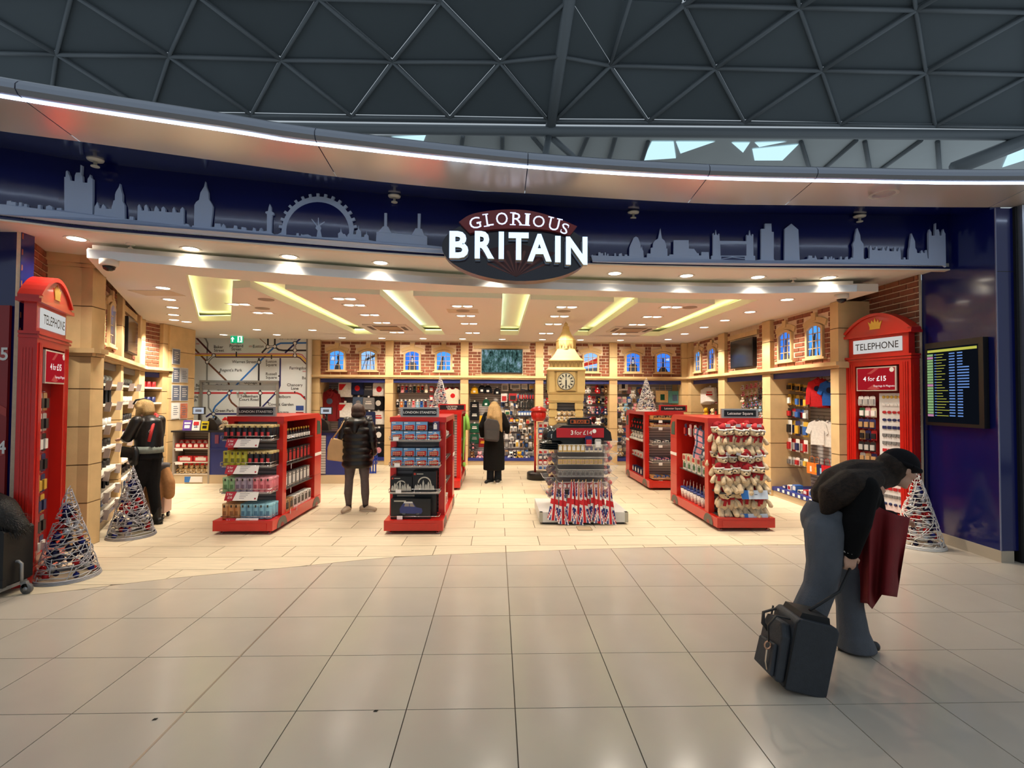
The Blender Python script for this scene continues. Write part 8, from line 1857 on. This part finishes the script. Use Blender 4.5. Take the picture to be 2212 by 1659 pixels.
limb(jn, [q(1844, 1370, .05), q(1849, 1400, .05), q(1852, 1420, .05)], [(.10, .10), (.125, .115), (.135, .12)], 20)
for i in range(len(jn.v)):
    if jn.v[i][2] < .012: jn.v[i] = (jn.v[i][0], jn.v[i][1], .012)
rm(ob('flared_jeans', jn, DEN, w3), .010, 4)
p = q(1850, 1418, .05); shoe(w3, (p.x-.02, p.y-.0, 0), (1, -.1, 0), BLACK, BLACK, .24); p = q(1735, 1385, -.05); shoe(w3, (p.x, p.y, .0), (1, .1, 0), BLACK, BLACK, .26)
HAIRK = mat('brown_black_hair', S(38, 26, 18), .6, spec=.25, var=.6, scale=14, stretch=(2, 6, 6), bump=.7, bscale=50)
hr = MB(); limb(hr, [q(1918, 1030), q(1890, 1028), q(1850, 1032), q(1812, 1048), q(1785, 1078), q(1775, 1105)], [.075, .11, .13, .13, .11, .03], up=(0, -1, 0)); limb(hr, [q(1885, 1035, -.1), q(1840, 1045, -.13), q(1800, 1072, -.12), q(1782, 1110, -.1)], [.07, .10, .10, .03]); hr.ball(q(1925, 1008), (.10, .1, .1))
rm(ob('long_hair', hr, HAIRK, w3), .010, 4)
bn = MB(); f = Vector(HF).normalized(); r_ = f.cross(Vector((0, 0, 1))).normalized(); u_ = r_.cross(f); M_ = Matrix((r_, f, u_)).transposed()
bn.ball(HC+u_*.042-f*.012, (.098, .118, .092), 20, 14, rot=M_); bn.ball(HC+u_*.02-f*.05, (.096, .09, .09), 16, 10, rot=M_); rm(ob('beanie', bn, fab('black_rib', (17, 15, 19)), w3), .009, 4)
cu_ = MB(); cu_.tube([HC+(r_*cos(a)*.094+f*sin(a)*.112)+u_*(.028+.0*sin(a)) for a in [2*pi*k/24 for k in range(25)]], .016, 8, cap=False); ob('beanie_cuff', cu_, fab('black_rib', (17, 15, 19)), w3)
# red coat over her far arm, hanging in folds
RC = mat('dark_red_wool', S(120, 14, 20), .8, var=.12, scale=6, bump=.2, bscale=120)
top = [(1858, 1128), (1872, 1102), (1890, 1090), (1912, 1102), (1938, 1112), (1966, 1118)]; bot = [(1850, 1300), (1874, 1304), (1884, 1316), (1905, 1285), (1938, 1290), (1946, 1238)]
nx, nz = 30, 16
def cpt(u, v):
    k = u*5; i = min(4, int(k)); t = k-i; a = (top[i][0]+(top[i+1][0]-top[i][0])*t, top[i][1]+(top[i+1][1]-top[i][1])*t); b = (bot[i][0]+(bot[i+1][0]-bot[i][0])*t, bot[i][1]+(bot[i+1][1]-bot[i][1])*t)
    px, py = a[0]+(b[0]-a[0])*v, a[1]+(b[1]-a[1])*v
    return px, py, .055*sin(u*15+v)*(.3+v)-.03*v
rc = MB(); vs = []
for s in (0, 1):
    for j in range(nz+1):
        for i in range(nx+1):
            px, py, d = cpt(i/nx, j/nz); e = 1-abs(2*i/nx-1)**6; p = q(px, py, d+(.10 if s else -.02)+(0.05*e if s else -.04*e)); vs.append(p)
W_ = nx+1; H_ = (nx+1)*(nz+1); fs = []
for s in (0, 1):
    for j in range(nz):
        for i in range(nx): fs.append((s*H_+j*W_+i, s*H_+j*W_+i+1, s*H_+(j+1)*W_+i+1, s*H_+(j+1)*W_+i))
for j in range(nz):
    for i in (0, nx): fs.append((j*W_+i, (j+1)*W_+i, H_+(j+1)*W_+i, H_+j*W_+i))
for i in range(nx):
    for j in (0, nz): fs.append((j*W_+i, j*W_+i+1, H_+j*W_+i+1, H_+j*W_+i))
rc.add(vs, fs, 0, True); o = ob('red_coat', rc, RC); tag(o, 'dark red wool coat hanging over the bending woman\'s arm', 'coat')
# cabin bag being pulled
CB = mat('bag_slate_nylon', S(46, 50, 56), .6, var=.1, scale=30, bump=.15, bscale=120); CBL = mat('bag_black_webbing', S(20, 20, 22), .6)
pb = gz(1742, 1513); cbg = thing('cabin_bag', 'small slate grey wheeled cabin bag with black straps pulled by the bending woman', 'cabin bag', (pb.x, pb.y+.05, 0)); cbg.rotation_euler = (R(-3), R(13), R(-4))
bx = MB(); bx.prism([(-.115, .03), (-.10, .012), (.12, .012), (.135, .03), (.14, .40), (.12, .425), (-.10, .425), (-.12, .40)], -.02, .24); bv(ob('body', bx, CB, cbg), .02)
fpk = MB(); fpk.prism([(-.02, .04), (.26, .04), (.25, .30), (.22, .36), (.03, .37), (-.01, .30)], -.17, -.115, axis='x'); bv(ob('front_pocket', fpk, CB, cbg), .02); fp2 = MB(); fp2.prism([(.0, .06), (.22, .06), (.21, .22), (.02, .24)], -.195, -.17, axis='x'); bv(ob('small_pocket', fp2, CB, cbg), .01)
ob('zip_line', MB().tube([(-.116, -.022, .03), (-.116, -.022, .4), (-.1, -.022, .42)], .006, 5).tube([(-.116, .26, .03), (-.116, .262, .4)], .006, 5), CBL, cbg)
ob('top_trim', MB().prism([(-.08, .425), (.10, .425), (.09, .46), (-.07, .455)], .02, .22), CBL, cbg)
ob('carry_strap', MB().tube([(-.13, .03, .40), (-.21, .03, .40), (-.24, .04, .33), (-.215, .05, .24)], .013, 6, flat=.4), CBL, cbg); ob('carry_strap', MB().tube([(-.13, .2, .40), (-.2, .2, .36), (-.2, .18, .3), (-.17, .16, .27)], .015, 6, flat=.4), CBL, cbg)
ob('clip', MB().tube([(-.215+.018*cos(a), .05, .215+.022*sin(a)) for a in [2*pi*k/10 for k in range(11)]], .005, 5), mat('clip_rose', S(206, 160, 130), .3, metal=.7), cbg); ob('tag_strap', MB().tube([(-.215, .05, .19), (-.21, .05, .12), (-.19, .05, .07)], .008, 5, flat=.4), mat('strap_pale', S(206, 186, 160), .6), cbg)
ob('side_grip', MB().tube([(.12, .05, .36), (.15, .08, .37), (.15, .14, .36), (.12, .17, .35)], .018, 7), CBL, cbg)
for y in (.03, .21): ob('wheel', MB().cyl((.06, y-.012, .022), (.06, y+.012, .022), .024, 12), BLACK, cbg)
hp = [q(1836, 1228, -.17), q(1790, 1330, -.3)]; o = ob('pull_handle', MB().tube([hp[0], hp[0].lerp(hp[1], .5), Vector((pb.x+.13, pb.y+.17, .44))], .009, 7), CBL); o.parent = cbg; o.matrix_parent_inverse = (Matrix.Translation(cbg.location) @ cbg.rotation_euler.to_matrix().to_4x4()).inverted()
# ================================================================== WIRE CONES, TROLLEY, SMALL FLOOR ITEMS
def cone_meshes(seed, m_):
    rnd = random.Random(seed); H, Rb = .86, .25
    mb = MB(); P = []; n = 20*22
    rr = lambda z: max(.004, Rb*max(0, 1-z/H)**.92)
    for k in range(n+1):
        t = k/n; z = H*t**1.08+rnd.uniform(-.006, .006); a = 2*pi*t*20; P.append((rr(z)*cos(a), rr(z)*sin(a), max(.004, min(z, H))))
    mb.tube(P, .0046, 4)
    for k in range(120):
        a0, z0 = rnd.uniform(0, 2*pi), H*rnd.random()**1.4*.9; da, dz = rnd.uniform(-1.3, 1.3), rnd.uniform(-.22, .22); Q = []
        for j in range(7):
            a, z = a0+da*j/6, min(H*.97, max(.005, z0+dz*j/6)); Q.append(((rr(z)+.003)*cos(a), (rr(z)+.003)*sin(a), z))
        mb.tube(Q, .004, 4)
    for z in (.006, .018, .03): mb.tube([((rr(z)+.005)*cos(2*pi*k/36), (rr(z)+.005)*sin(2*pi*k/36), z) for k in range(37)], .007, 4)
    return mb.mesh('wire_winding', m_)
SILV = mat('silver_wire', S(178, 178, 184), .35, metal=.4); WHTW = mat('white_wire', S(236, 232, 226), .5)
BAU = [mat('bauble_'+n, S(*c), .14, metal=.5) for n, c in dict(red=(180, 24, 30), blue=(28, 40, 120), silver=(190, 190, 194), navy=(20, 22, 60)).items()]
BME = [MB().ball((0, 0, 0), .03, 12, 8).lathe([(.008, .028), (.007, .038)], 8).mesh('bauble', b) for b in BAU]
WS = cone_meshes(3, SILV); WW = cone_meshes(5, WHTW)
def cone(label, loc, mesh, seed, s=1.0):
    t = thing('wire_cone', label, 'ornament', loc, seed, 'wire cone ornaments'); t.scale = (s, s, s); o = link('wire_winding', mesh, t); o['kind'] = 'stuff'; rnd = random.Random(seed)
    for k in range(60):
        z = .04+.62*(k/60)**1.15; r = max(.0, .25*(1-z/.86)-.045); a = k*2.4+rnd.uniform(-.3, .3); link('bauble', BME[rnd.choice([0, 1, 2, 2, 3, 3])], t, (r*cos(a), r*sin(a), z), None, .85+.3*rnd.random())
    return t
cone('silver wire cone filled with baubles before the near-left kiosk', (-4.05, 4.99, 0), WS, 1)
cone('silver wire cone filled with baubles beside the angled shelves', (-4.46, 6.42, 0), WS, 2)
cone('white wire cone filled with baubles before the navy panel', (4.98, 5.92, 0), WW, 3, 1.03)
cone('small white wire cone standing on the far middle red display', (at(951, 875, 9.95).x, 9.95, 1.455), WW, 4, .78)
cone('small white wire cone standing on the biscuit display', (at(1396, 880, 9.95).x, 9.95, 1.455), WW, 5, .78)
# baggage trolley with case and fur coat at the near left
t = thing('luggage_trolley', 'grey tubular luggage trolley with a castor at the near left edge', 'trolley', (-4.06, 4.60, 0))
TG = mat('trolley_grey', S(150, 150, 150), .35, metal=.5)
ob('rail', MB().tube([(-.62, -.02, .25), (-.2, -.02, .265), (-.07, -.02, .28), (-.045, -.02, .26), (-.04, -.02, .1)], .013, 10), TG, t)
ca = ob('castor_fork', MB().prism([(-.05, .10), (.0, .11), (.02, .06), (.0, .03), (-.03, .05)], -.03, .0), TG, t); ob('castor_wheel', MB().cyl((0, -.03, .045), (0, .0, .045), .045, 20), mat('castor_grey', S(96, 96, 96), .5), ca); ob('castor_hub', MB().cyl((0, -.036, .045), (0, .006, .045), .018, 12), TG, ca)
ob('deck', MB().b2(-.7, -.1, -.25, .1, .06, .09), TG, t)
bc = thing('black_suitcase', 'black suitcase standing on the trolley at the near left edge', 'suitcase', (-4.32, 4.62, .09)); ob('shell', MB().prism([(-.30, .02), (-.28, 0), (.15, 0), (.17, .02), (.17, .46), (.15, .48), (-.28, .48), (-.30, .46)], -.16, .12), mat('case_black', S(14, 14, 16), .5), bc); ob('corner_guard', MB().b2(.13, .175, -.165, -.13, 0, .06), BLACK, bc)
FUR = mat('black_fur', S(20, 17, 15), .6, var=.4, scale=30, bump=.6, bscale=80)
fm = MB(); limb(fm, [(-.4, .0, .68), (-.2, -.03, .72), (.0, -.04, .66), (.15, -.02, .55)], [.16, .17, .15, .07]); limb(fm, [(-.4, -.05, .5), (-.15, -.08, .5), (.02, -.06, .46)], [.14, .15, .08])
fo_ = rm(ob('fur_coat', fm, FUR), .015, 4); fo_.location = (-4.28, 4.60, .03); tag(fo_, 'black fur coat heaped over the suitcase on the trolley', 'coat')
hs = MB(); rnd = random.Random(9)
for k in range(2600):
    s_ = rnd.random(); seg = rnd.choice([((-.4, .0, .68), (.0, -.04, .66), .16), ((.0, -.04, .66), (.15, -.02, .55), .11), ((-.4, -.05, .5), (.02, -.06, .46), .13)]); c = Vector(seg[0]).lerp(Vector(seg[1]), s_)
    d = Vector((rnd.gauss(0, 1), rnd.gauss(0, 1), rnd.gauss(0, 1))).normalized(); p = c+d*seg[2]*(.95 if s_ < .9 else .7); e = p+(d*.4+Vector((.5, -.1, -.5))).normalized()*.045; w = d.cross(Vector((0, 0, 1))).normalized()*.0022
    hs.add([p-w, p+w, e], [(0, 1, 2)])
ho = ob('fur_strands', hs, FUR, fo_); ho['kind'] = 'stuff'
# scraps on the floor
for k, (px, py, r, lab) in enumerate([(335, 1555, .5, 'small dark leaf scrap lying on the concourse tiles at the left'), (812, 1537, .2, 'small dark scrap lying on a tile joint near the middle')]):
    p = gz(px, py); o = ob('leaf_scrap', MB().add([(-.016, 0, .001), (-.004, .005, .006), (.014, .002, .004), (.004, -.005, .002)], [(0, 3, 2, 1)]).add([(-.016, 0, 0), (-.004, .005, .004), (.014, .002, .002), (.004, -.005, 0)], [(0, 1, 2, 3)]), mat('leaf_brown', S(52, 42, 30), .8)); o.location = (p.x, p.y, .001); o.rotation_euler = (0, 0, r); tag(o, lab, 'scrap')
